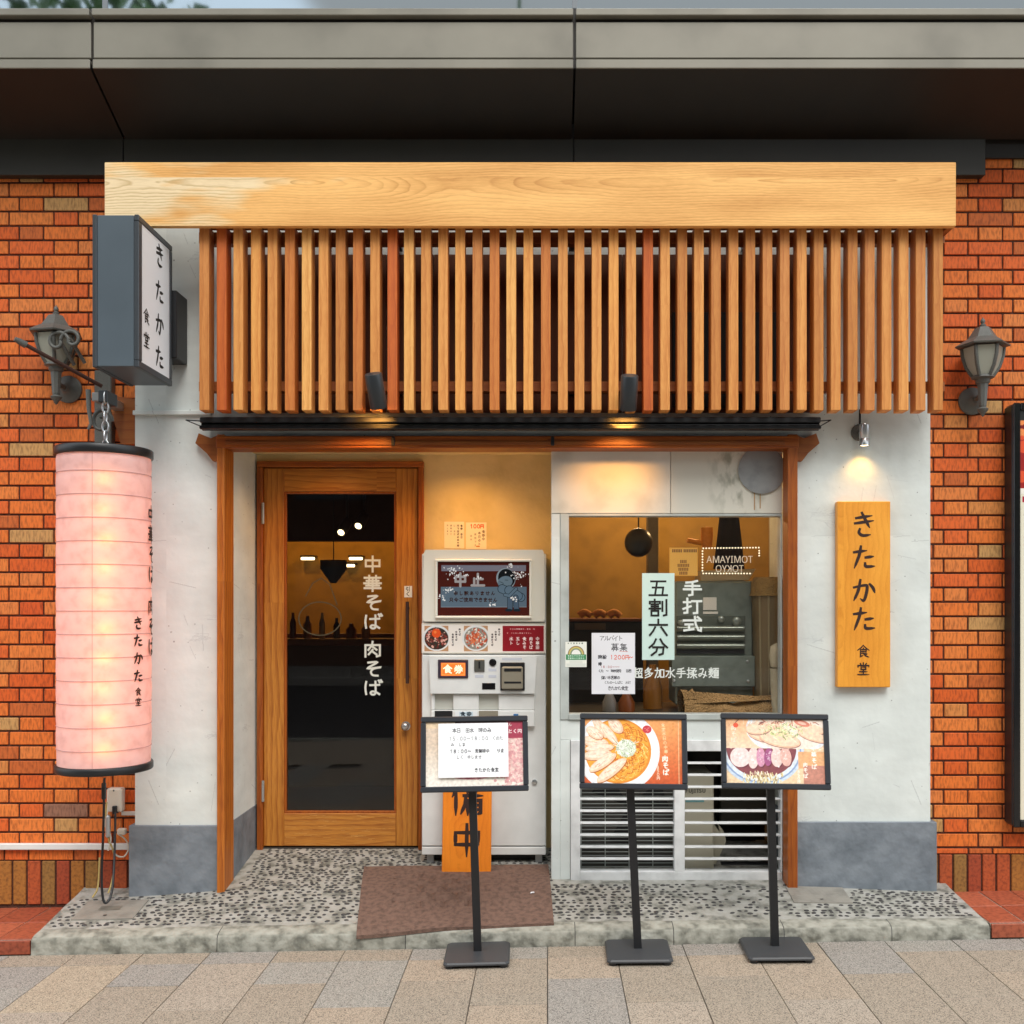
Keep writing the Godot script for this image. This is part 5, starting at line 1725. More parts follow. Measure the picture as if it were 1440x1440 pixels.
	for q in [[-0.5857, -0.5679], [-0.4750, -0.3464], [-0.2464, -0.0643]]:
		part("chute_cheek", boxed(V(q[0], 0.9579 + 0.0005, -0.2045), V(q[1], 1.0400, -0.182), 0.004), M.white, t)
	for q in [[-0.5679, -0.4750, true], [-0.3464, -0.2464, false]]:
		part("chute", boxed(V(q[0], 0.9604, -0.2045), V(q[1], 1.0373, -0.2), 0.0), flat("b9b9b0", 0.5), t)
		part("tray", boxed(V(q[0] + 0.002, 0.9119, -0.1758), V(q[1] - 0.002, 0.9565, -0.1725), 0.001), M.black if q[2] else M.grey_plastic, t)
	var lb := blank(64, 24, Color("e4eaee"))
	lb.fill_rect(Rect2i(12, 2, 40, 20), Color("c3d6e2"))
	script_px(lb, "食券", Vector2(16, 3), 14, Vector2(18, 0), 2, Color("20303c"))
	part("tray_label", sheet(Vector2(-0.4638, 0.9191), Vector2(-0.3532, 0.9548), -0.1755), print_mat(lb), t)
	part("card_mark", boxed(V(-0.1713, 0.9191, -0.1759), V(-0.1463, 0.9405, -0.1745)), flat("2f6ea8", 0.4), t)
	# lit ticket display
	part("display_frame", boxed(V(-0.5484, 1.1214, pz), V(-0.3971, 1.2140, -0.157), 0.003), flat("3a3040", 0.35), t)
	var dm := blank(200, 110, Color("e8742a"))
	dm.fill_rect(Rect2i(6, 6, 188, 98), Color("f09a50"))
	dm.fill_rect(Rect2i(12, 12, 176, 86), Color("e8742a"))
	script_px(dm, "食券", Vector2(20, 18), 72, Vector2(88, 0), 11, Color("fff0d0"))
	var sc := print_mat(dm, 0.3)
	sc.emission_enabled = true
	sc.emission_texture = sc.albedo_texture
	sc.emission = Color.BLACK
	sc.emission_energy_multiplier = 0.25
	part("display_screen", sheet(Vector2(-0.5332, 1.1327), Vector2(-0.4106, 1.1985), -0.1566), sc, t, "small orange lit display")
	part("coin_slot_plate", boxed(V(-0.3668, 1.1535, pz), V(-0.3152, 1.2140, -0.158), 0.002), flat("6b6c66", 0.35, 0.5), t)
	part("coin_slot", boxed(V(-0.3454, 1.1695, -0.1579), V(-0.3365, 1.2051, -0.157)), M.black, t)
	var rbn := B.new()
	rbn.x = Transform3D(Basis(Vector3.RIGHT, PI / 2), V(-0.2742, 1.1998, pz))
	rbn.lathe([Vector2(0.0185, 0), Vector2(0.0185, 0.005), Vector2(0.014, 0.007), Vector2(0, 0.0075)], 20, Vector3.ZERO)
	part("return_button", rbn, M.black_gloss, t)
	part("counter_display", boxed(V(-0.3276, 1.0645, pz), V(-0.2617, 1.0965, -0.162), 0.001), M.black_gloss, t)
	part("note_reader", boxed(V(-0.2368, 1.0591, pz), V(-0.1140, 1.1998, -0.158), 0.003), M.black, t)
	part("note_reader_face", boxed(V(-0.2297, 1.0662, -0.1578), V(-0.1229, 1.1802, -0.14), 0.006), M.grey_plastic, t)
	part("note_slot", boxed(V(-0.2162, 1.1569, -0.1398), V(-0.1311, 1.1711, -0.137), 0.001), M.black, t)
	part("note_slot", boxed(V(-0.2162, 1.0967, -0.1398), V(-0.1311, 1.1055, -0.1385)), M.black, t)
	for q in [[V(-0.3632, 1.1232, -0.1650), V(-0.3205, 1.1375, -0.1650)], [V(-0.2956, 1.1553, -0.1650), V(-0.2564, 1.1695, -0.1650)], [V(-0.2956, 1.1232, -0.1650), V(-0.2564, 1.1375, -0.1650)], [V(-0.2279, 1.2105, -0.1650), V(-0.1282, 1.2229, -0.1650)]]:
		part("label_strip", boxed(q[0], q[1] + V(0, 0, 0.0008)), flat("c8ccd6", 0.5), t)
	var lk := B.new()
	lk.x = Transform3D(Basis(Vector3.RIGHT, PI / 2), V(-0.0663, 0.5937, -0.205))
	lk.lathe([Vector2(0.014, 0), Vector2(0.013, 0.008), Vector2(0.006, 0.01), Vector2(0, 0.0101)], 16, Vector3.ZERO)
	part("lock", lk, M.steel, t)
	part("bottom_trim", boxed(V(L + 0.002, 0.2262, -0.2215), V(R - 0.002, 0.2656, -0.203), 0.003), M.white, t)
	part("plinth", boxed(V(L + 0.03, 0.17, -0.42), V(R - 0.02, 0.2244 - 0.0005, -0.26)), M.black, t)
	for X in [L + 0.025, R - 0.055]:
		part("foot", boxed(V(X, 0.17, -0.25), V(X + 0.035, 0.2244 - 0.0005, -0.225), 0.002), M.zinc, t)
	# papers on the cream wall above
	var pa := blank(128, 160, Color("efe3cc"))
	for q in 5:
		script_px(pa, ["食券を本日", "円で田式の本中時", "にて本日", "使用中り", "円とあり"][q], Vector2(104 - q * 22, 18), 15 - q, Vector2(0, 17), 2.0 if q < 2 else 1.0, Color("5c4a3a"))
	one("wall_paper_note", sheet(Vector2(-0.5449, 1.7858), Vector2(-0.4400, 1.9263), -0.4385), print_mat(pa, 0.8), "plain small paper note on cream wall, left of the pair", "paper note")
	var pb := blank(128, 160, Color("efe3cc"))
	script_px(pb, "100円", Vector2(22, 10), 26, Vector2(22, 0), 5, Color("e0561e"))
	for q in 4:
		script_px(pb, ["食券中", "本日のト", "使用でき", "田円"][q], Vector2(100 - q * 24, 46 + q * 10), 20 - q * 3, Vector2(0, 22), 2.4 if q < 2 else 1.4, Color("6a4a34"))
	pb.fill_rect(Rect2i(64, 140, 22, 8), Color("c8803a"))
	one("wall_paper_note", sheet(Vector2(-0.4307, 1.7821), Vector2(-0.3221, 1.9225), -0.4375), print_mat(pb, 0.8), "small paper note headed in orange on cream wall above the ticket machine", "paper note")

func ramen_print() -> Image:
	var im := blank(600, 420, Color("f0894a"))
	for y in 420:
		im.fill_rect(Rect2i(0, y, 600, 1), Color("f7ad6a").lerp(Color("cf5a2c"), clampf(y / 420.0, 0, 1)))
	oval(im, Vector2(205, 210), 258, 268, 0, Color("eef0f4"))
	oval(im, Vector2(205, 210), 248, 258, 0, Color("fbfbfd"))
	oval(im, Vector2(205, 208), 205, 212, 0, Color("e89030"))
	oval(im, Vector2(200, 206), 196, 202, 0, Color("f2a53c"))
	for i in 260:
		var a := rng.randf_range(-1.5, 1.7)
		var r := rng.randf_range(40, 185)
		var p := PackedVector2Array()
		var a2 := a
		for k in 7:
			p.append(Vector2(205 + cos(a2) * (r + 9 * sin(k * 1.4 + i)), 208 + sin(a2) * (r + 9 * sin(k * 1.4 + i)) * 1.02))
			a2 += 0.07
		pen(im, p, rng.randf_range(3, 6), [Color("f8c860"), Color("f4b040"), Color("fbd988"), Color("d97a1e"), Color("e89a34"), Color("c8621a")][rng.randi() % 6])
	var sl := [[95, 55, 78, 30, 1.0], [150, 95, 84, 27, 0.95], [60, 150, 86, 36, 0.15], [90, 190, 90, 28, -0.1], [75, 235, 92, 34, -0.12], [110, 285, 100, 32, -0.62], [165, 335, 118, 34, -0.72], [60, 90, 60, 34, 0.6], [190, 40, 60, 36, 0.9]]
	for q in sl:
		oval(im, Vector2(q[0] + 3, q[1] + 5), q[2], q[3], q[4], Color("b4642e"))
		oval(im, Vector2(q[0], q[1]), q[2], q[3], q[4], Color("f6cdae"))
		oval(im, Vector2(q[0] - 4, q[1] - 4), q[2] * 0.9, q[3] * 0.72, q[4], Color("fae2cc"))
		for i in 14:
			var u: float = rng.randf_range(-0.7, 0.7) * q[2]
			var c: Vector2 = Vector2(q[0] + cos(q[4]) * u, q[1] + sin(q[4]) * u) + Vector2(rng.randfn(), rng.randfn()) * q[3] * 0.25
			pen(im, PackedVector2Array([c, c + Vector2(cos(q[4]), sin(q[4])) * rng.randf_range(8, 30)]), rng.randf_range(1.5, 4), [Color("eeb494"), Color("fff0e0"), Color("e8a080"), Color("f4c490")][rng.randi() % 4])
	oval(im, Vector2(255, 190), 62, 58, 0, Color("d8dccc"))
	for i in 190:
		var a := rng.randf() * TAU
		var r := sqrt(rng.randf()) * 62
		var c := Vector2(255 + cos(a) * r, 188 + sin(a) * r * 0.92)
		pen(im, PackedVector2Array([c, c + Vector2(rng.randfn(), rng.randfn()) * 12]), rng.randf_range(2, 5), [Color("fbfdf4"), Color("e4ecd8"), Color("b9cfa4"), Color("f4f7ea"), Color("8a9a70")][rng.randi() % 5])
	oval(im, Vector2(385, 64), 28, 26, 0, Color("c83a44"))
	for i in 20:
		dot(im, Vector2(385 + rng.randfn() * 11, 64 + rng.randfn() * 10), 3, Color("e07a7a"))
	script_px(im, "食堂本日の中華", Vector2(472, 22), 26, Vector2(3, 29), 3.5, Color("fbd9a8"))
	script_px(im, "肉そば", Vector2(476, 236), 40, Vector2(2, 44), 6.5, Color("fff6ea"))
	script_px(im, "850円", Vector2(440, 300), 22, Vector2(1, 24), 3.5, Color("ffe8d4"))
	script_px(im, "手打式", Vector2(540, 20), 16, Vector2(0, 18), 2, Color("d88a48"))
	im.fill_rect(Rect2i(578, 0, 4, 420), Color("f8d0a0"))
	return grit(im, 0.1, 3)

func tsukemen_print() -> Image:
	var im := blank(600, 420, Color("f3cba0"))
	for y in 200:
		im.fill_rect(Rect2i(0, y, 600, 1), Color("f2b98a").lerp(Color("f7dcc0"), y / 200.0))
	oval(im, Vector2(390, 60), 265, 170, 0, Color("e9edf2"))
	oval(im, Vector2(395, 55), 240, 150, 0, Color("f7e6d8"))
	# upper bowl: slices under greens
	for q in [[260, 90, 130, 62, 0.12], [330, 130, 130, 50, 0.2], [520, 60, 90, 34, 0.2], [540, 110, 100, 30, 0.3], [200, 60, 80, 40, -0.1]]:
		oval(im, Vector2(q[0] + 2, q[1] + 5), q[2], q[3], q[4], Color("9a6a64"))
		oval(im, Vector2(q[0], q[1]), q[2], q[3], q[4], Color("f0c4a4"))
		oval(im, Vector2(q[0], q[1] - 4), q[2] * 0.93, q[3] * 0.85, q[4], Color("f6d8bc"))
	for i in 200:
		var c := Vector2(360 + rng.randfn() * 60, 70 + rng.randfn() * 28)
		pen(im, PackedVector2Array([c, c + Vector2(rng.randfn(), rng.randfn()) * 14]), rng.randf_range(2, 5), [Color("e6ecb8"), Color("c6d48a"), Color("f6f4d8"), Color("8a9a58"), Color("f0e2b0")][rng.randi() % 5])
	for i in 60:
		var c := Vector2(300 + rng.randfn() * 120, 20 + rng.randfn() * 14)
		pen(im, PackedVector2Array([c, c + Vector2(rng.randfn(), rng.randfn()) * 16]), rng.randf_range(4, 8), [Color("c8846a"), Color("e8b49a"), Color("8a4a44"), Color("f0d0b0")][rng.randi() % 4])
	oval(im, Vector2(470, 22), 50, 20, 0.3, Color("e08a74"))
	oval(im, Vector2(470, 22), 28, 9, 0.3, Color("f6c8b4"))
	script_px(im, "肉そば", Vector2(30, 40), 36, Vector2(0, 40), 4, Color("fbe8d8"))
	dot(im, Vector2(62, 40), 16, Color("e0583c"))
	# lower bowl
	var up := im
	im = blank(600, 420, Color("f2d2ac"))
	oval(im, Vector2(215, 190), 262, 245, 0, Color("c9d8ea"))
	oval(im, Vector2(215, 190), 246, 228, 0, Color("8fa6cc"))
	oval(im, Vector2(215, 190), 236, 218, 0, Color("dfe9f2"))
	oval(im, Vector2(215, 190), 215, 190, 0, Color("8a4a50"))
	im.fill_rect(Rect2i(0, 150, 600, 42), Color("f6d9be"))
	for i in 120:
		dot(im, Vector2(rng.randf() * 600, 150 + rng.randf() * 44), rng.randf_range(3, 10), [Color("f8e2cc"), Color("f2cdac"), Color("f6d9be")][rng.randi() % 3])
	for q in [[85, 250, 62, 66, 0.0, "f3dcd8"], [165, 255, 34, 70, 0.05, "f0d6d0"], [212, 250, 28, 62, 0.0, "d89ab4"], [258, 246, 26, 60, 0.1, "a85a88"], [310, 250, 36, 62, 0.0, "f0d2ca"], [365, 245, 34, 62, -0.1, "e8b8ac"]]:
		oval(im, Vector2(q[0] + 6, q[1] + 6), q[2], q[3], q[4], Color("6e3440"))
		oval(im, Vector2(q[0], q[1]), q[2], q[3], q[4], Color(q[5]))
		for i in 16:
			dot(im, Vector2(q[0] + rng.randfn() * q[2] * 0.35, q[1] + rng.randfn() * q[3] * 0.35), rng.randf_range(2, 7), Color(q[5]).lerp(Color.WHITE, rng.randf_range(0.2, 0.7)))
	for i in 120:
		var c := Vector2(rng.randf_range(100, 350), rng.randf_range(340, 410))
		pen(im, PackedVector2Array([c, c + Vector2(rng.randf_range(-8, 8), rng.randf_range(10, 26))]), rng.randf_range(5, 9), [Color("efe2bc"), Color("d8c490"), Color("f8f0d8"), Color("b49a6a")][rng.randi() % 4])
	im.blit_rect(up, Rect2i(0, 0, 600, 190), Vector2i(0, 0))
	im.fill_rect(Rect2i(440, 210, 160, 110), Color("eeb482"))
	im.fill_rect(Rect2i(470, 300, 130, 120), Color("c88a78"))
	script_px(im, "中華そば", Vector2(520, 170), 34, Vector2(0, 40), 5, Color("fff4ea"))
	script_px(im, "肉そば", Vector2(468, 280), 30, Vector2(0, 36), 4.5, Color("fff4ea"))
	script_px(im, "850円", Vector2(430, 330), 20, Vector2(0, 22), 3, Color("fff4ea"))
	return grit(im, 0.1, 4)

func tasting_print() -> Image:
	var im := blank(600, 420, Color("efe0cc"))
	for y in 420:
		im.fill_rect(Rect2i(0, y, 600, 1), Color("e0cbb6").lerp(Color("f6efe4"), clampf((y - 140) / 240.0, 0, 1)))
	for i in 500:
		dot(im, Vector2(430 + rng.randf() * 190, 110 + rng.randf() * 40), rng.randf_range(4, 12), Color("e2b4ac").lerp(Color("d0848a"), rng.randf()))
	for i in 700:
		var r := rng.randf()
		dot(im, Vector2(560 + rng.randfn() * 60, 270 + rng.randfn() * 90), rng.randf_range(4, 14), Color("f0d6cc").lerp(Color("dc9a9e"), r))
	im.fill_rect(Rect2i(480, 0, 120, 110), Color("a83a52"))
	im.fill_rect(Rect2i(180, 0, 320, 30), Color("5a3034"))
	im.fill_rect(Rect2i(0, 0, 180, 40), Color("e8cfae"))
	script_px(im, "本日の食堂営業中でありません", Vector2(120, 6), 26, Vector2(30, 0), 3.5, Color("f6ece4"))
	script_px(im, "とく円", Vector2(508, 50), 28, Vector2(30, 0), 4.5, Color("fff0ec"))
	oval(im, Vector2(280, 345), 130, 32, 0, Color("d8939c"))
	oval(im, Vector2(285, 352), 96, 22, 0, Color("c4707e"))
	for i in 90:
		dot(im, Vector2(280 + rng.randfn() * 60, 342 + rng.randfn() * 12), rng.randf_range(4, 11), [Color("e4a4a8"), Color("f0c4c0"), Color("b85e6e"), Color("d88c98")][rng.randi() % 4])
	for i in 60:
		dot(im, Vector2(rng.randf_range(400, 590), rng.randf_range(330, 410)), rng.randf_range(1, 3.5), Color("fbeee8"))
	return grit(im, 0.1, 5)

func stand(at: Vector3, im: Image, label: String, yaw: float, tilt: float, bx: float, by: float, lean: float) -> Transform3D:
	var t := thing("menu_stand", at, label, "menu stand", "black menu stands on the pavement")
	var base := Transform3D(Basis(Vector3.BACK, 0.017), at) * Transform3D(Basis(Vector3.UP, yaw * 0.4))
	var b := B.new()
	b.x = base
	var o := []
	for q in [[-0.136, -0.12], [-0.122, -0.135], [0.122, -0.135], [0.136, -0.12], [0.136, 0.12], [0.122, 0.135], [-0.122, 0.135], [-0.136, 0.12]]:
		o.append(Vector2(q[0], q[1]))
	b.x = base * Transform3D(Basis(Vector3.RIGHT, -PI / 2), V(0, 0.014, 0))
	b.plate(o, 0.0, 0.006)
	var inner := []
	for q in o:
		inner.append(q * 0.96)
	for i in 8:
		var n2 := (i + 1) % 8
		var p: Vector2 = o[i]
		var q: Vector2 = o[n2]
		var pi: Vector2 = inner[i]
		var qi: Vector2 = inner[n2]
		b.quad(V(p.x, p.y, 0.006), V(q.x, q.y, 0.006), V(qi.x, qi.y, 0.012), V(pi.x, pi.y, 0.012), V(p.x + q.x, p.y + q.y, 0.2).normalized())
	b.plate(inner, 0.0119, 0.012)
	part("base", b, flat("3b3d40", 0.5), t)
	for q in [[-0.11, -0.11], [0.11, -0.11], [-0.11, 0.11], [0.11, 0.11]]:
		var f := B.new()
		f.x = base
		f.lathe([Vector2(0.018, 0.0), Vector2(0.018, 0.0138)], 10, V(q[0], 0, q[1]))
		part("foot", f, M.black, t)
	var pz := -0.02
	var topy := by - 0.12
	var p := B.new()
	p.x = base
	var tx := bx - at.x
	var q0 := V(0, 0.026, pz)
	var q1 := V(tx, topy - at.y, pz - 0.01)
	for k in 4:
		var ca := [V(-0.0165, 0, 0.012), V(0.0165, 0, 0.012), V(0.0165, 0, -0.012), V(-0.0165, 0, -0.012)]
		var a: Vector3 = ca[k]
		var c: Vector3 = ca[(k + 1) % 4]
		p.quad(q0 + a, q0 + c, q1 + c, q1 + a, (a + c).normalized())
	p.quad(q1 + V(-0.0165, 0, 0.012), q1 + V(0.0165, 0, 0.012), q1 + V(0.0165, 0, -0.012), q1 + V(-0.0165, 0, -0.012), Vector3.UP)
	part("pole", p, M.black, t)
	# tilted snap frame
	var bd := Transform3D(Basis(Vector3.UP, yaw) * Basis(Vector3.BACK, lean) * Basis(Vector3.RIGHT, -tilt), V(bx, by, at.z + 0.008))
	var W := 0.226
	var H := 0.158
	for s in [[V(-W, -H, -0.006), V(W, -H + 0.024, 0.014)], [V(-W, H - 0.024, -0.006), V(W, H, 0.014)], [V(-W, -H + 0.024, -0.006), V(-W + 0.022, H - 0.024, 0.0135)], [V(W - 0.022, -H + 0.024, -0.006), V(W, H - 0.024, 0.0135)]]:
		var fr := B.new()
		fr.x = bd
		fr.box(s[0], s[1], 0.004)
		part("frame", fr, flat("2a2e35", 0.4), t)
	var bk := B.new()
	bk.x = bd
	bk.box(V(-W + 0.02, -H + 0.022, -0.005), V(W - 0.02, H - 0.022, 0.002))
	part("backing", bk, M.black, t)
	var ps := B.new()
	ps.x = bd
	sheet(Vector2(-W + 0.022, -H + 0.024), Vector2(W - 0.022, H - 0.024), 0.003, ps)
	part("poster", ps, print_mat(im, 0.5, 0.25), t)
	return bd

func sign_stands() -> void:
	var y := func(x: float) -> float: return 0.017 * x
	var x1 := -0.2956
	var x2 := 0.3831
	var x3 := 0.9653
	var bd := stand(V(x1, y.call(x1), 0.635), tasting_print(), "black menu stand with a taped handwritten notice before the ticket machine", 0.06, 0.2, -0.3078, 0.8594, 0.008)
	stand(V(x2, y.call(x2), 0.635), ramen_print(), "black menu stand showing an orange ramen bowl photograph", -0.05, 0.22, 0.3618, 0.8699, -0.004)
	stand(V(x3, y.call(x3), 0.635), tsukemen_print(), "black menu stand showing sliced pork in two bowls, nearest the name board", -0.06, 0.22, 0.9594, 0.8699, -0.006)
	var nt := blank(480, 340, Color("f1f3f6"))
	var ink := Color("2a2a30")
	script_px(nt, "本日 田水定時のみ", Vector2(96, 30), 30, Vector2(30, 0), 2.6, ink, 1.2)
	script_px(nt, "15:00～18:00 くのた", Vector2(70, 84), 26, Vector2(25, 0), 2.4, Color("4a4a52"), 1.0)
	script_px(nt, "休み致します", Vector2(60, 122), 24, Vector2(26, 0), 2.4, ink, 1.0)
	script_px(nt, "18:00～ 営業時中 始ります", Vector2(76, 164), 25, Vector2(25, 0), 2.5, ink, 1.0)
	script_px(nt, "よろしくお申しませ", Vector2(74, 202), 23, Vector2(25, 0), 2.3, ink, 1.0)
	script_px(nt, "きたかた食堂", Vector2(246, 282), 27, Vector2(28, 0), 2.5, ink, 1.0)
	var nb := B.new()
	nb.x = bd
	sheet(Vector2(-0.152, -0.098), Vector2(0.142, 0.128), 0.0148, nb)
	one("taped_notice", nb, print_mat(nt, 0.8), "white handwritten notice taped over the first menu stand", "paper notice")
	# preparing board leaning on the machine
	var t := thing("preparing_board", V(-0.4011, 0.17, -0.06), "orange wooden board with black brush lettering leaning on the ticket machine", "sign")
	var fx := Transform3D(Basis(Vector3.RIGHT, -0.1) , V(-0.3994, 0.1715, -0.068)) * Transform3D(Basis(Vector3.BACK, -0.005))
	var b := B.new()
	b.x = fx
	b.box(V(-0.121, 0.0, -0.022), V(0.121, 0.66, 0.0), 0.004, 1)
	part("board", b, M.board_wood, t)
	for i in 3:
		var w := B.new()
		w.x = fx
		write(w, ["準", "備", "中"][i], -0.082, 0.64 - i * 0.2, 0.165, 0.2, 0.0165, true, on_front(0.0004))
		part("lettering", w, M.ink_brown, t)

func window_things() -> void:
	# notices on the kitchen window
	var z := -0.021
	var mint := flat("cfe8e0", 0.6)
	var p := thing("noodle_poster", V(0.5364, 1.2201, z), "tall pale mint poster with four black characters on the kitchen window", "poster")
	part("card", boxed(V(0.4602, 1.2201, -0.0235), V(0.6177, 1.6423, z)), mint, p)
	var w := B.new()
	write(w, "五割六分", 0.4897, 1.6128, 0.0882, 0.0955, 0.0095, false, on_front(z + 0.0003), true, 1.12)
	part("lettering", w, M.ink, p)
	var n := blank(360, 500, Color("e8e9ee"))
	var k := Color("26262c")
	script_px(n, "アルバイト", Vector2(66, 22), 44, Vector2(38, 0), 4, k, 1.5)
	script_px(n, "募集", Vector2(160, 84), 66, Vector2(72, 0), 5, k, 1.5)
	script_px(n, "時給", Vector2(54, 180), 34, Vector2(36, 0), 5, k, 1.5)
	script_px(n, "1200円～", Vector2(148, 180), 38, Vector2(32, 0), 5, Color("e0583c"), 1.5)
	script_px(n, "時間", Vector2(56, 240), 28, Vector2(30, 0), 5, k, 1.5)
	script_px(n, "18:00～～～", Vector2(72, 268), 20, Vector2(20, 0), 2, Color("a85050"), 1)
	script_px(n, "くたら～ 時本使用 立田営", Vector2(54, 298), 26, Vector2(21, 0), 2.8, k, 1.2)
	script_px(n, "備い本営業の", Vector2(80, 352), 28, Vector2(26, 0), 3, k, 1.2)
	script_px(n, "くたの～しばにて水打", Vector2(104, 394), 24, Vector2(22, 0), 2.4, k, 1.2)
	script_px(n, "きたかた食堂", Vector2(132, 436), 34, Vector2(28, 0), 3, k, 1.4)
	pen(n, PackedVector2Array([Vector2(230, 150), Vector2(300, 154)]), 3, Color("d86050"))
	one("job_notice", sheet(Vector2(0.2145, 1.0540), Vector2(0.4256, 1.3516), z + 0.001), print_mat(n, 0.8), "white handwritten staff wanted notice on the kitchen window", "paper notice")
	var c := blank(200, 240, Color("eef0e6"))
	for i in 6:
		oval(c, Vector2(100, 120), 78 - i * 7, 82 - i * 7, 0, [Color("8c7a5a"), Color("c8a860"), Color("d6c878"), Color("9aa878"), Color("7a8a78"), Color("f4f4ee")][i])
	c.fill_rect(Rect2i(0, 120, 200, 120), Color("eef0e6"))
	c.fill_rect(Rect2i(6, 120, 188, 52), Color("2f8a54"))
	script_px(c, "食堂水中日本手打", Vector2(22, 126), 17, Vector2(20, 0), 2.4, Color("dcefe0"))
	script_px(c, "営業時中日使用中", Vector2(22, 149), 17, Vector2(20, 0), 2.4, Color("dcefe0"))
	script_px(c, "本日使用申業", Vector2(22, 8), 14, Vector2(26, 0), 2, Color("5a6a5a"))
	for i in 3:
		c.fill_rect(Rect2i(40, 182 + i * 9, 120, 2), Color("a8b0a8"))
	c.fill_rect(Rect2i(10, 206, 180, 26), Color("dfe4da"))
	one("safety_sticker", sheet(Vector2(0.0861, 1.1870), Vector2(0.1894, 1.3092), 0.0072), print_mat(c, 0.5), "small sticker with rainbow and green band on the window frame", "sticker")
	var yp := blank(200, 200, Color("d69a3c"))
	yp.fill_rect(Rect2i(6, 6, 188, 188), Color("dca548"))
	for i in 14:
		yp.fill_rect(Rect2i(20 + i * 12 + (8 if i > 5 else 0), 12, 9, 22), Color("7a5020"))
	for i in 4:
		for j in 4 + (i * 3) % 4:
			yp.fill_rect(Rect2i(100 - (4 + (i * 3) % 4) * 6 + j * 12, 88 + i * 27, 9, 22), Color("8a5a22"))
	one("yellow_poster", sheet(Vector2(0.5941, 1.6290), Vector2(0.7331, 1.7679), -0.034), print_mat(yp, 0.7), "small yellow poster with brown print inside the kitchen window", "poster")
	# dotted light sign that faces the kitchen
	var ls := thing("dotted_sign", V(0.8982, 1.6397, -0.05), "dotted outline sign with reversed white letters behind the window", "light sign")
	var lm := flat("f6e8c8", 0.5)
	lm.emission_enabled = true
	lm.emission = Color("fff0cc")
	lm.emission_energy_multiplier = 0.6
	var path := []
	var ax := 0.7624
	var bx := 1.0339
	var ay := 1.7650
	var by := 1.6414
	for i in 20:
		path.append(Vector2(lerpf(ax, bx, i / 19.0), ay + 0.003 * i / 19.0))
	for i in range(1, 4):
		path.append(Vector2(bx + 0.002, ay - 0.012 * i))
	for i in 17:
		path.append(Vector2(lerpf(ax, bx, i / 19.0), by))
	for i in range(1, 9):
		path.append(Vector2(ax - 0.004, lerpf(ay, by, i / 9.0)))
	for q in path:
		var d := B.new()
		d.lathe([Vector2(0, -0.0048), Vector2(0.0048, 0), Vector2(0, 0.0048)], 6, V(q.x, q.y, -0.05))
		part("bulb", d, lm, ls)
	for row in [["TOMIYAMA", 1.7093, 15], ["TOKYO", 1.6641, 14]]:
		var tm := TextMesh.new()
		tm.text = row[0]
		var sf := SystemFont.new()
		sf.font_names = PackedStringArray(["Droid Sans"])
		tm.font = sf
		tm.font_size = 32
		tm.pixel_size = 0.0014
		tm.depth = 0.002
		var o := MeshInstance3D.new()
		o.name = "lettering"
		o.mesh = tm
		o.material_override = flat("f2e4cc", 0.5)
		ls.add_child(o, true)
		o.position = V(0.8912, row[1], -0.05) - ls.position
		o.rotation.y = PI

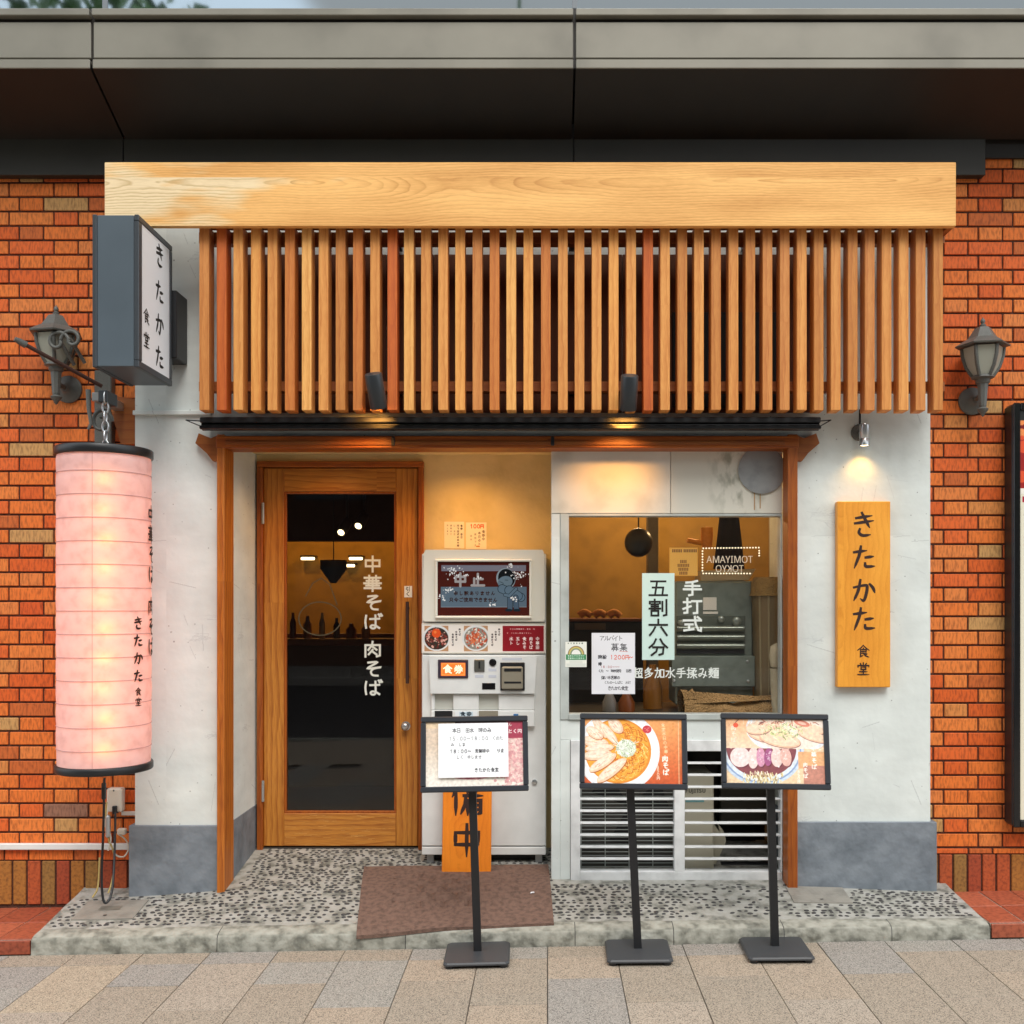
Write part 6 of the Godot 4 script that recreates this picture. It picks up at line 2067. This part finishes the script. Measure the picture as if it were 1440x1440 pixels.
func kitchen_things() -> void:
	# lamps
	for q in [[0.55, 2.3, -1.5, "paper globe lamp hanging over the kitchen's left half", 0.42], [1.15, 2.35, -1.2, "paper globe lamp hanging over the kitchen's right half", 0.4]]:
		var t := thing("kitchen_lamp", V(q[0], q[1], q[2]), q[3], "lamp", "kitchen ceiling lamps")
		var b := B.new()
		b.lathe([Vector2(0, -0.06), Vector2(0.04, -0.045), Vector2(0.06, 0), Vector2(0.04, 0.045), Vector2(0, 0.06)], 16, V(q[0], q[1], q[2]))
		var m := flat("fff0d0", 0.5)
		m.emission_enabled = true
		m.emission = Color("ffd090")
		m.emission_energy_multiplier = 2.0
		part("globe", b, m, t)
		var c := B.new()
		c.tube([V(q[0], q[1] + 0.06, q[2]), V(q[0], 2.75, q[2])], 0.004, 6)
		part("cord", c, M.black, t)
		var l := OmniLight3D.new()
		l.name = "kitchen_light"
		add_child(l, true)
		l.position = V(q[0], q[1], q[2])
		l.light_color = Color("ffd090")
		l.light_energy = q[4]
		l.light_size = 0.05
		l.omni_range = 8
		l.shadow_enabled = true
	var ss := rough_mat("8f9a90", 0.35, M.mott, 1.5)
	ss.metallic = 0.5
	# worktop under the window
	var wt := thing("worktop", V(0.58, 0.9, -0.4), "dark steel worktop inside the kitchen window", "worktop")
	part("top", boxed(V(0.102, 0.905, -0.75), V(1.19, 0.945, -0.105), 0.003), flat("3a3733", 0.35, 0.4), wt)
	part("carcass", boxed(V(0.105, 0.2, -0.74), V(1.19, 0.9045, -0.65)), M.soffit, wt)
	# noodle machine
	var nm := thing("noodle_machine", V(0.8588, 0.95, -0.4), "green-grey steel noodle machine behind the kitchen window", "machine")
	var a := 0.6578
	var e := 1.0598
	part("casing", boxed(V(a, 0.97, -0.6), V(e, 1.6106, -0.31), 0.01), ss, nm)
	part("lower_plate", boxed(V(0.6359, 1.0697, -0.3095), V(e + 0.0, 1.2269, -0.27), 0.003), ss, nm)
	part("control_recess", boxed(V(0.6615, 1.2342, -0.3095), V(1.0160, 1.4315, -0.296), 0.002), flat("5f665c", 0.45, 0.3), nm)
	for q in [[0.8900, 1.4134, 0.018], [0.9703, 1.4025, 0.024], [0.6858, 1.3952, 0.018]]:
		var k := B.new()
		k.x = Transform3D(Basis(Vector3.RIGHT, PI / 2), V(q[0], q[1], -0.296))
		k.lathe([Vector2(q[2], 0), Vector2(q[2], 0.012), Vector2(q[2] * 0.7, 0.018), Vector2(0, 0.0185)], 18, Vector3.ZERO)
		part("knob", k, flat("8d948a", 0.35, 0.5), nm)
	for i in 3:
		var rl := B.new()
		rl.tube([V(0.6639, 1.3660 - i * 0.045, -0.285), V(1.0068, 1.3660 - i * 0.045, -0.285)], 0.016, 12)
		part("roller", rl, flat("777d72", 0.3, 0.6), nm)
	part("gap_bar", boxed(V(0.6615, 1.2378, -0.2955), V(1.0087, 1.2853, -0.29)), M.black, nm)
	part("switch_plate", boxed(V(0.8004, 1.4608, -0.3095), V(0.8698, 1.5265, -0.305), 0.001), M.beige_plastic, nm)
	part("switch_plate", boxed(V(0.8004, 1.4407, -0.3095), V(0.8771, 1.4535, -0.306)), M.beige_plastic, nm)
	for q in [[0.6468, 1.1012], [1.0247, 1.0975], [1.0211, 1.1993]]:
		var bo := B.new()
		bo.x = Transform3D(Basis(Vector3.RIGHT, PI / 2), V(q[0], q[1], -0.2698))
		bo.lathe([Vector2(0.008, 0), Vector2(0.007, 0.004), Vector2(0, 0.006)], 10, Vector3.ZERO)
		part("bolt", bo, M.steel, nm)
	var hop := B.new()
	hop.plate([Vector2(0.7932, 1.6117), Vector2(1.0404, 1.6154), Vector2(1.0773, 1.6745), Vector2(0.7895, 1.6634)], -0.55, -0.33)
	part("hopper", hop, flat("b9a47c", 0.6), nm)
	# flour bin with a cloth lip
	var fb := thing("flour_bin", V(1.1549, 0.95, -0.3), "tall ribbed flour bin with ochre cloth lip in the kitchen", "bin")
	var bc := V(1.1622, 0, -0.3)
	var bb := B.new()
	bb.lathe([Vector2(0.1, 0.95), Vector2(0.112, 1.5339)], 24, bc)
	part("drum", bb, flat("7d6a4a", 0.5, 0.3), fb)
	for i in 6:
		var ri := B.new()
		var an := 0.2 + i * 0.45
		ri.tube([bc + V(cos(an) * 0.1, 0.95, sin(an) * 0.1), bc + V(cos(an) * 0.112, 1.5339, sin(an) * 0.112)], 0.006, 5)
		part("rib", ri, flat("9a8a68", 0.5), fb)
	var cl := B.new()
	cl.lathe([Vector2(0.124, 1.5339), Vector2(0.118, 1.5558), Vector2(0.116, 1.6069), Vector2(0.1, 1.6289), Vector2(0.0, 1.6252)], 20, bc)
	part("cloth_lip", cl, rough_mat("9a7a44", 0.9, M.mott, 3.0, M.bump, 0.6), fb)
	# wooden scoop
	var sc := thing("wooden_scoop", V(1.1366, 0.95, -0.12), "pale rounded wooden paddle leaning at the window's right edge", "paddle")
	var sb := B.new()
	sb.tube([V(1.1437, 0.946, -0.11), V(1.1401, 1.1370, -0.13), V(1.1384, 1.1723, -0.13)], 0.034, 12)
	part("grip", sb, rough_mat("c3b596", 0.8, M.mott, 2.0), sc)
	var sh := B.new()
	sh.lathe([Vector2(0, 1.1688), Vector2(0.03, 1.1794), Vector2(0.036, 1.2359), Vector2(0.03, 1.2817), Vector2(0, 1.2994)], 16, V(1.1384, 0, -0.13))
	part("head", sh, rough_mat("c3b596", 0.8, M.mott, 2.0), sc)
	# paper sack
	var ps := thing("flour_sack", V(0.9036, 0.95, -0.14), "crumpled brown paper flour sack lying on the worktop by the glass", "paper sack")
	var kraft := rough_mat("b08a58", 0.85, M.mott, 3.0, M.bump, 1.0)
	var sk := B.new()
	var nx := 14
	var prof := func(u: float, v: float) -> Vector3:
		var xx := lerpf(0.6675, 1.1362, u) + 0.012 * sin(v * 5.0 + 1.0)
		var hh := 0.075 + 0.022 * sin(u * 7.0 + 0.6) + 0.03 * smoothstep(0.15, 0.0, u) + 0.006 * sin(u * 31.0)
		var an := v * PI
		return V(xx, 0.946 + maxf(0.0, sin(an)) * hh, -0.17 + cos(an) * (0.07 + 0.008 * sin(u * 17.0)))
	for i in nx:
		for j in 8:
			var A: Vector3 = prof.call(i / float(nx), j / 8.0)
			var Bv: Vector3 = prof.call((i + 1) / float(nx), j / 8.0)
			var C: Vector3 = prof.call((i + 1) / float(nx), (j + 1) / 8.0)
			var D: Vector3 = prof.call(i / float(nx), (j + 1) / 8.0)
			var nn := (Bv - A).cross(D - A).normalized()
			if nn.y < 0 and absf(nn.y) > 0.1: nn = -nn
			if absf(nn.y) <= 0.1 and nn.z * cos((j + 0.5) / 8.0 * PI) < 0: nn = -nn
			sk.tri(A, Bv, C, nn, nn, nn)
			sk.tri(A, C, D, nn, nn, nn)
	part("sack", sk, kraft, ps)
	var fl := B.new()
	fl.quad(V(0.6751, 0.9978, -0.105), V(1.1321, 1.0189, -0.105), V(1.1181, 1.0276, -0.14), V(0.6891, 1.0594, -0.14), V(0, 0.5, 1).normalized())
	fl.quad(V(0.6715, 1.0189, -0.11), V(0.7454, 1.0224, -0.11), V(0.7208, 1.0735, -0.13), V(0.6891, 1.0488, -0.13), V(-0.3, 0.5, 1).normalized())
	part("flap", fl, kraft, ps)
	# pendant and wooden pieces higher up
	var pd := thing("dark_pendant", V(0.4780, 1.7859, -0.5), "dark round pendant shade hanging behind the kitchen window", "pendant lamp")
	var pb := B.new()
	pb.lathe(range(13).map(func(i): return Vector2(0.076 * sin(PI * i / 12.0), 1.8200 - 0.078 * cos(PI * i / 12.0))), 28, V(0.4855, 0, -0.5))
	part("shade", pb, flat("2a2826", 0.35), pd)
	var pc := B.new()
	pc.tube([V(0.4855, 1.8959, -0.5), V(0.4855, 2.75, -0.5)], 0.004, 5)
	part("cord", pc, M.black, pd)
	one("pillar", boxed(V(0.5740, 0.3, -1.0), V(0.6350, 2.75, -0.9), 0.004), rough_mat("8a8478", 0.8, M.mott, 1.0), "grey upright pillar in the kitchen behind the mint poster", "pillar")
	var pst := B.new()
	pst.lathe([Vector2(0.028, 1.8101), Vector2(0.034, 1.8621), Vector2(0.034, 1.9221), Vector2(0.0, 1.9262)], 16, V(0.8963, 0, -0.8))
	pst.tube([V(0.8963, 1.8301, -0.8), V(0.7843, 1.8501, -0.78)], 0.014, 8)
	one("wall_peg", pst, M.sign_wood, "turned orange wooden peg high in the kitchen beside the yellow poster", "peg")
	var ap := B.new()
	var apn := 8
	for i in apn:
		var u0 := i / float(apn)
		var u1 := (i + 1) / float(apn)
		for j in 4:
			var f := func(u: float, v: float) -> Vector3: return V(lerpf(0.9933, 1.0991, u) + (u - 0.5) * 0.08 * v, lerpf(2.0111, 1.6935, v), -0.95 + 0.02 * sin(u * 14.0 + v * 2.0))
			ap.quad(f.call(u0, j / 4.0), f.call(u1, j / 4.0), f.call(u1, (j + 1) / 4.0), f.call(u0, (j + 1) / 4.0), V(0.3 * cos(u0 * 14.0), 0, 1).normalized())
	one("hanging_apron", ap, flat("24242a", 0.9), "dark cloth apron hanging behind the dotted sign", "apron")
	# wall shelf on the left with bundles
	var sf := thing("kitchen_shelf", V(0.3312, 1.3410, -1.1), "dark wooden shelf with drawer on the left of the kitchen", "shelf")
	part("board", boxed(V(0.1221, 1.3923, -1.3), V(0.5495, 1.4086, -0.9), 0.003), M.boards_dark, sf)
	part("cabinet", boxed(V(0.1221, 0.6, -1.3), V(0.5495, 1.3923 - 0.001, -0.92), 0.003), M.soffit, sf)
	part("drawer", boxed(V(0.1547, 1.3435, -0.9195), V(0.3338, 1.3842, -0.908), 0.002), flat("4c3a22", 0.5), sf)
	for i in 3:
		var bu := B.new()
		var x0 := 0.1863 + i * 0.085
		var pts := []
		for k in 6:
			pts.append(V(x0 + k * 0.014, 1.4238 + 0.02 * sin(k * 0.65), -1.05 + 0.01 * i))
		bu.tube(pts, 0.024, 8, 0.018)
		one("noodle_bundle", bu, rough_mat("b57a3a", 0.8, M.mott, 3.0), ["left bundle of noodles on the kitchen shelf", "middle bundle of noodles on the kitchen shelf", "right bundle of noodles on the kitchen shelf"][i], "noodle bundle", "noodle bundles on the shelf")
	for q in [[0.3149, 0.035, 0.11, "8d8a86", "grey cone-topped bottle on the worktop at the window's foot"], [0.4018, 0.042, 0.105, "8a4a20", "brown cone-topped bottle on the worktop at the window's foot"], [0.5512, 0.05, 0.23, "8a5a1c", "amber jar on the worktop left of the noodle machine"]]:
		var bt := B.new()
		bt.lathe([Vector2(0, 0.9455), Vector2(q[1], 0.946), Vector2(q[1], 0.945 + q[2] * 0.45), Vector2(q[1] * 0.4, 0.945 + q[2] * 0.9), Vector2(q[1] * 0.36, 0.945 + q[2]), Vector2(0, 0.9455 + q[2])], 16, V(q[0], 0, -0.25 if q[2] < 0.2 else -0.4))
		one("bottle", bt, flat(q[3], 0.35), q[4], "bottle", "bottles on the worktop")

func dining_things() -> void:
	var ct := thing("bar_counter", V(-1.7, 0.2, -2.3), "dark high bar counter inside, seen through the door glass", "counter")
	part("front", boxed(V(-3.3, 0.2, -2.7), V(-0.2, 1.2, -2.3)), M.soffit, ct)
	part("top", boxed(V(-3.3, 1.2005, -2.75), V(-0.2, 1.245, -2.25), 0.004, 0), M.boards_dark, ct)
	part("shelf", boxed(V(-3.3, 1.2455, -2.72), V(-0.2, 1.275, -2.55), 0.004, 0), M.boards_dark, ct)
	var cols := ["8a4a1c", "c98a3a", "e0d6c4", "5a2a18", "b0702c", "d8b070", "3a2a20"]
	for i in 9:
		var x := -2.15 + i * 0.105
		var b := B.new()
		var r := rng.randf_range(0.022, 0.04)
		var h := rng.randf_range(0.1, 0.2)
		b.lathe([Vector2(0, 1.246), Vector2(r, 1.246), Vector2(r, 1.246 + h * 0.6), Vector2(r * 0.45, 1.246 + h * 0.8), Vector2(r * 0.4, 1.246 + h), Vector2(0, 1.2465 + h)], 12, V(x, 0, -2.42))
		one("condiment_jar", b, flat(cols[i % 7], 0.25), "small condiment jar on the bar counter behind the door glass", "jar", "condiment jars on the bar counter")
	part("added_bulkhead", boxed(V(-3.3, 1.98, -3.05), V(-0.2, 2.75, -2.95)), rough_mat("3a2818", 0.8, M.mott, 1.0), ct)  # dark panel added to darken the upper room behind the door glass
	# track spots and shelf lights
	var tk := thing("track_lights", V(-1.5, 2.5, -1.7), "ceiling track with two lit spots inside the door", "track light")
	part("track", boxed(V(-2.6, 2.47, -1.72), V(-0.6, 2.5, -1.68), 0.002), M.black, tk)
	var lm := flat("fff4dc", 0.4)
	lm.emission_enabled = true
	lm.emission = Color("ffe0a8")
	lm.emission_energy_multiplier = 3.0
	for q in [[-1.3275, 1.9526], [-1.2165, 1.9942]]:
		var h := B.new()
		h.tube([V(q[0] + 0.02, q[1] + 0.07, -1.72), V(q[0], q[1], -1.62)], 0.035, 14)
		h.tube([V(q[0] + 0.02, q[1] + 0.07, -1.72), V(q[0] + 0.02, 2.47, -1.7)], 0.008, 6)
		part("spot_can", h, M.black, tk)
		var f := B.new()
		f.x = Transform3D(Basis(Quaternion(Vector3.UP, V(-0.02, -0.07, 0.1).normalized())), V(q[0], q[1], -1.62))
		f.lathe([Vector2(0, 0.004), Vector2(0.018, 0.003), Vector2(0.022, 0.001)], 14, Vector3.ZERO)
		part("lamp_face", f, lm, tk)
	for q in [[-2.2093, 1.9124], [-1.7674, 1.9124], [-1.8389, 1.8474]]:
		var t := thing("shelf_light", V(q[0], q[1], -4.45), ["short lit tube light on the back wall, left one", "short lit tube light on the back wall, right one", "short lit tube light on the back wall, lower one"][taken.get("shelf_light", -1) + 1], "tube light", "tube lights on the back wall")
		part("tube", boxed(V(q[0] - 0.06, q[1] - 0.012, -4.5), V(q[0] + 0.06, q[1] + 0.012, -4.46), 0.005), lm, t)
		part("housing", boxed(V(q[0] - 0.065, q[1] + 0.0125, -4.598), V(q[0] + 0.065, q[1] + 0.03, -4.45), 0.003), M.black, t)
	for q in [[-2.3, 2.62, -3.7, 0.5], [-1.3, 2.62, -3.7, 0.5]]:
		var t := thing("dining_lamp", V(q[0], q[1], q[2]), ["glowing globe lamp over the back of the dining room, left", "glowing globe lamp over the back of the dining room, right"][0 if q[0] < -2 else 1], "lamp", "dining room lamps")
		var b := B.new()
		b.lathe([Vector2(0, q[1] - 0.05), Vector2(0.035, q[1] - 0.035), Vector2(0.05, q[1]), Vector2(0.035, q[1] + 0.035), Vector2(0, q[1] + 0.05)], 14, V(q[0], 0, q[2]))
		part("globe", b, lm, t)
		var c := B.new()
		c.tube([V(q[0], q[1] + 0.05, q[2]), V(q[0], 2.75, q[2])], 0.004, 5)
		part("cord", c, M.black, t)
		var l := OmniLight3D.new()
		l.name = "dining_light"
		add_child(l, true)
		l.position = V(q[0], q[1], q[2])
		l.light_color = Color("ffb850")
		l.light_energy = q[3]
		l.light_size = 0.05
		l.omni_range = 9
		l.shadow_enabled = true
	var ph := thing("pendant_shade", V(-1.4549, 1.7317, -2.0), "dark cone pendant shade inside the door", "pendant lamp")
	var sh := B.new()
	sh.lathe([Vector2(0.0, 1.6350), Vector2(0.02, 1.6350), Vector2(0.09, 1.7317), Vector2(0.09, 1.7897), Vector2(0, 1.7945)], 18, V(-1.4549, 0, -2.0))
	part("shade", sh, flat("4a3a1e", 0.6), ph)
	var pc := B.new()
	pc.tube([V(-1.4549, 1.7897, -2.0), V(-1.4549, 2.75, -2.0)], 0.004, 5)
	part("cord", pc, M.black, ph)

func small_things() -> void:
	# brown entrance mat following the step
	var b := B.new()
	var a0 := Vector2(-0.9125, -0.13)
	var a1 := Vector2(0.0036, -0.16)
	var c0 := Vector2(-0.8308, 0.515)
	var c1 := Vector2(0.0281, 0.455)
	var nx := 48
	var nz := 36
	var hgt := func(u: float, v: float) -> Vector3:
		var p := a0.lerp(a1, u).lerp(c0.lerp(c1, u), v)
		var y := step_y(p.x, minf(p.y, 0.5)) + 0.014
		if p.y > 0.49:
			y -= (p.y - 0.49) * 0.7
		y += 0.0025 * sin(u * 9.0 + v * 4.0) * sin(v * 7.0 + u * 3.0)
		# tufted brick-like panel in the middle
		if u > 0.17 and u < 0.83 and v > 0.12 and v < 0.72:
			var r := floorf((v - 0.12) / 0.12)
			var fv := fposmod((v - 0.12) / 0.12, 1.0)
			var fu := fposmod((u - 0.17) / 0.13 + (0.5 if int(r) % 2 else 0.0), 1.0)
			y += 0.006 * sin(PI * fv) * minf(1.0, fu * 6.0)
			if fv < 0.2 or fu < 0.1:
				y -= 0.010
		return V(p.x, y, p.y)
	for i in nx:
		for j in nz:
			var A: Vector3 = hgt.call(i / float(nx), j / float(nz))
			var Bv: Vector3 = hgt.call((i + 1) / float(nx), j / float(nz))
			var C: Vector3 = hgt.call((i + 1) / float(nx), (j + 1) / float(nz))
			var D: Vector3 = hgt.call(i / float(nx), (j + 1) / float(nz))
			var n1 := (C - A).cross(Bv - A).normalized()
			if n1.y < 0: n1 = -n1
			b.quad(A, Bv, C, D, n1)
	for i in nx:
		for v in [0.0, 1.0]:
			var A: Vector3 = hgt.call(i / float(nx), v)
			var Bv: Vector3 = hgt.call((i + 1) / float(nx), v)
			b.quad(A, Bv, Bv - V(0, 0.016, 0), A - V(0, 0.016, 0), V(0, 0, 1 if v > 0.5 else -1))
	for j in nz:
		for u in [0.0, 1.0]:
			var A: Vector3 = hgt.call(u, j / float(nz))
			var Bv: Vector3 = hgt.call(u, (j + 1) / float(nz))
			b.quad(A, Bv, Bv - V(0, 0.016, 0), A - V(0, 0.016, 0), V(1 if u > 0.5 else -1, 0, 0))
	one("door_mat", b, M.carpet, "worn brown entrance mat lying on the pebbled step", "mat")
	var lt := B.new()
	lt.tube([V(-0.0794, step_y(-0.08, 0.2) + 0.019, 0.2), V(-0.0728, step_y(-0.08, 0.2) + 0.02, 0.195), V(-0.0629, step_y(-0.08, 0.2) + 0.019, 0.19)], 0.0035, 6)
	one("paper_scrap", lt, M.paper, "tiny white paper scrap on the brown mat", "litter")
	# access covers let into the step
	for q in [[-2.155, -1.875, 0.15, 0.335, "square metal access cover with handle recess set in the step's left end", true], [1.13, 1.40, 0.1, 0.27, "square plain access cover set in the step's right end", false]]:
		var t := thing("access_cover", V((q[0] + q[1]) / 2, step_y(q[0], q[2]), (q[2] + q[3]) / 2), q[4], "access cover", "access covers in the step")
		var k := B.new()
		var f := func(x: float, z: float, up: float) -> Vector3: return V(x, lerpf(lerpf(step_y(q[0], q[2]), step_y(q[1], q[2]), (x - q[0]) / (q[1] - q[0])), lerpf(step_y(q[0], q[3]), step_y(q[1], q[3]), (x - q[0]) / (q[1] - q[0])), (z - q[2]) / (q[3] - q[2])) + up, z)
		k.quad(f.call(q[0], q[2], 0.006), f.call(q[1], q[2], 0.006), f.call(q[1], q[3], 0.006), f.call(q[0], q[3], 0.006), Vector3.UP)
		k.quad(f.call(q[0], q[3], 0.006), f.call(q[1], q[3], 0.006), f.call(q[1], q[3], -0.01), f.call(q[0], q[3], -0.01), Vector3.BACK)
		k.quad(f.call(q[0], q[2], 0.006), f.call(q[0], q[3], 0.006), f.call(q[0], q[3], -0.01), f.call(q[0], q[2], -0.01), Vector3.LEFT)
		k.quad(f.call(q[1], q[2], 0.006), f.call(q[1], q[3], 0.006), f.call(q[1], q[3], -0.01), f.call(q[1], q[2], -0.01), Vector3.RIGHT)
		part("plate", k, M.cover, t)
		var mx: float = (q[0] + q[1]) / 2
		var mz: float = q[3] - 0.035
		var hole := B.new()
		hole.lathe([Vector2(0.0, 0), Vector2(0.009, 0)], 10, f.call(mx, mz, 0.0068))
		part("lift_hole", hole, M.black, t)
		if q[5]:
			var rc := B.new()
			rc.quad(f.call(mx - 0.055, q[2] + 0.06, 0.0072), f.call(mx + 0.045, q[2] + 0.06, 0.0072), f.call(mx + 0.045, q[2] + 0.1, 0.0072), f.call(mx - 0.055, q[2] + 0.1, 0.0072), Vector3.UP)
			part("handle_plate", rc, rough_mat("7c796f", 0.6, M.mott, 3.0), t)
	# air conditioners behind the louvres
	var ac := thing("outdoor_unit", V(0.3953, 0.14, -0.3), "air conditioner outdoor unit with a wire fan guard behind the louvres, left", "air conditioner", "outdoor units behind the grille")
	var x0 := 0.1485
	var x1 := 0.6649
	part("casing", boxed(V(x0, 0.16, -0.5), V(x1, 0.82, -0.17), 0.006), flat("4c4a46", 0.5), ac)
	for i in 34:
		var Y := 0.18 + i * 0.0185
		var w := B.new()
		w.tube([V(x0 + 0.02, Y, -0.155), V(x1 - 0.02, Y, -0.155)], 0.0022, 5)
		part("guard_wire", w, M.alu, ac)
	for i in 5:
		var w := B.new()
		var X: float = lerpf(x0 + 0.02, x1 - 0.02, i / 4.0)
		w.tube([V(X, 0.175, -0.151), V(X, 0.81, -0.151)], 0.0026, 5)
		part("guard_wire", w, M.alu, ac)
	var fan := B.new()
	for k in 3:
		var an := k * TAU / 3
		fan.quad(V((x0 + x1) / 2, 0.48, -0.168), V((x0 + x1) / 2 + cos(an) * 0.2, 0.48 + sin(an) * 0.2, -0.162), V((x0 + x1) / 2 + cos(an + 0.7) * 0.2, 0.48 + sin(an + 0.7) * 0.2, -0.168), V((x0 + x1) / 2 + cos(an + 0.7) * 0.03, 0.48 + sin(an + 0.7) * 0.03, -0.168), Vector3.BACK)
	part("fan", fan, M.black, ac)
	var a2 := thing("outdoor_unit", V(0.8119, 0.14, -0.3), "beige air conditioner outdoor unit with maker's lettering behind the louvres, right", "air conditioner", "outdoor units behind the grille")
	part("casing", boxed(V(0.6755, 0.16, -0.45), V(0.8276, 0.6483, -0.13), 0.008), flat("c2bda9", 0.5), a2)
	var tm := TextMesh.new()
	tm.text = "FUJITSU"
	var sf := SystemFont.new()
	sf.font_names = PackedStringArray(["Droid Sans"])
	sf.font_weight = 700
	tm.font = sf
	tm.font_size = 32
	tm.pixel_size = 0.00085
	tm.depth = 0.0016
	var o := MeshInstance3D.new()
	o.name = "lettering"
	o.mesh = tm
	o.material_override = flat("5c5a52", 0.5)
	a2.add_child(o)
	o.position = V(0.7356, 0.5634, -0.1285) - a2.position
	part("badge", boxed(V(0.6861, 0.5068, -0.13), V(0.7781, 0.5174, -0.128)), flat("6aa0a4", 0.5), a2)
	var cur := B.new()
	var pts := [Vector2(0.8390, 0.16)]
	for i in 9:
		var an := i / 8.0 * PI / 2
		pts.append(Vector2(0.8390 + 0.06 * cos(an), 0.3427 + 0.09 * sin(an) - 0.05))
	pts.append(Vector2(0.8390, 0.4503))
	cur.plate(pts, -0.45, -0.2)
	part("end_cover", cur, flat("b5b09c", 0.5), a2)
	one("drain_pan", boxed(V(0.8676, 0.145, -0.4), V(1.1545, 0.185, -0.18), 0.01), M.black, "black drain pan on the floor behind the louvres", "pan")
	one("pipe_cover", boxed(V(0.9294, 0.3, -0.597), V(1.2442, 0.62, -0.55), 0.004), flat("6b675c", 0.6), "grey pipe cover on the back of the louvred compartment", "pipe cover")
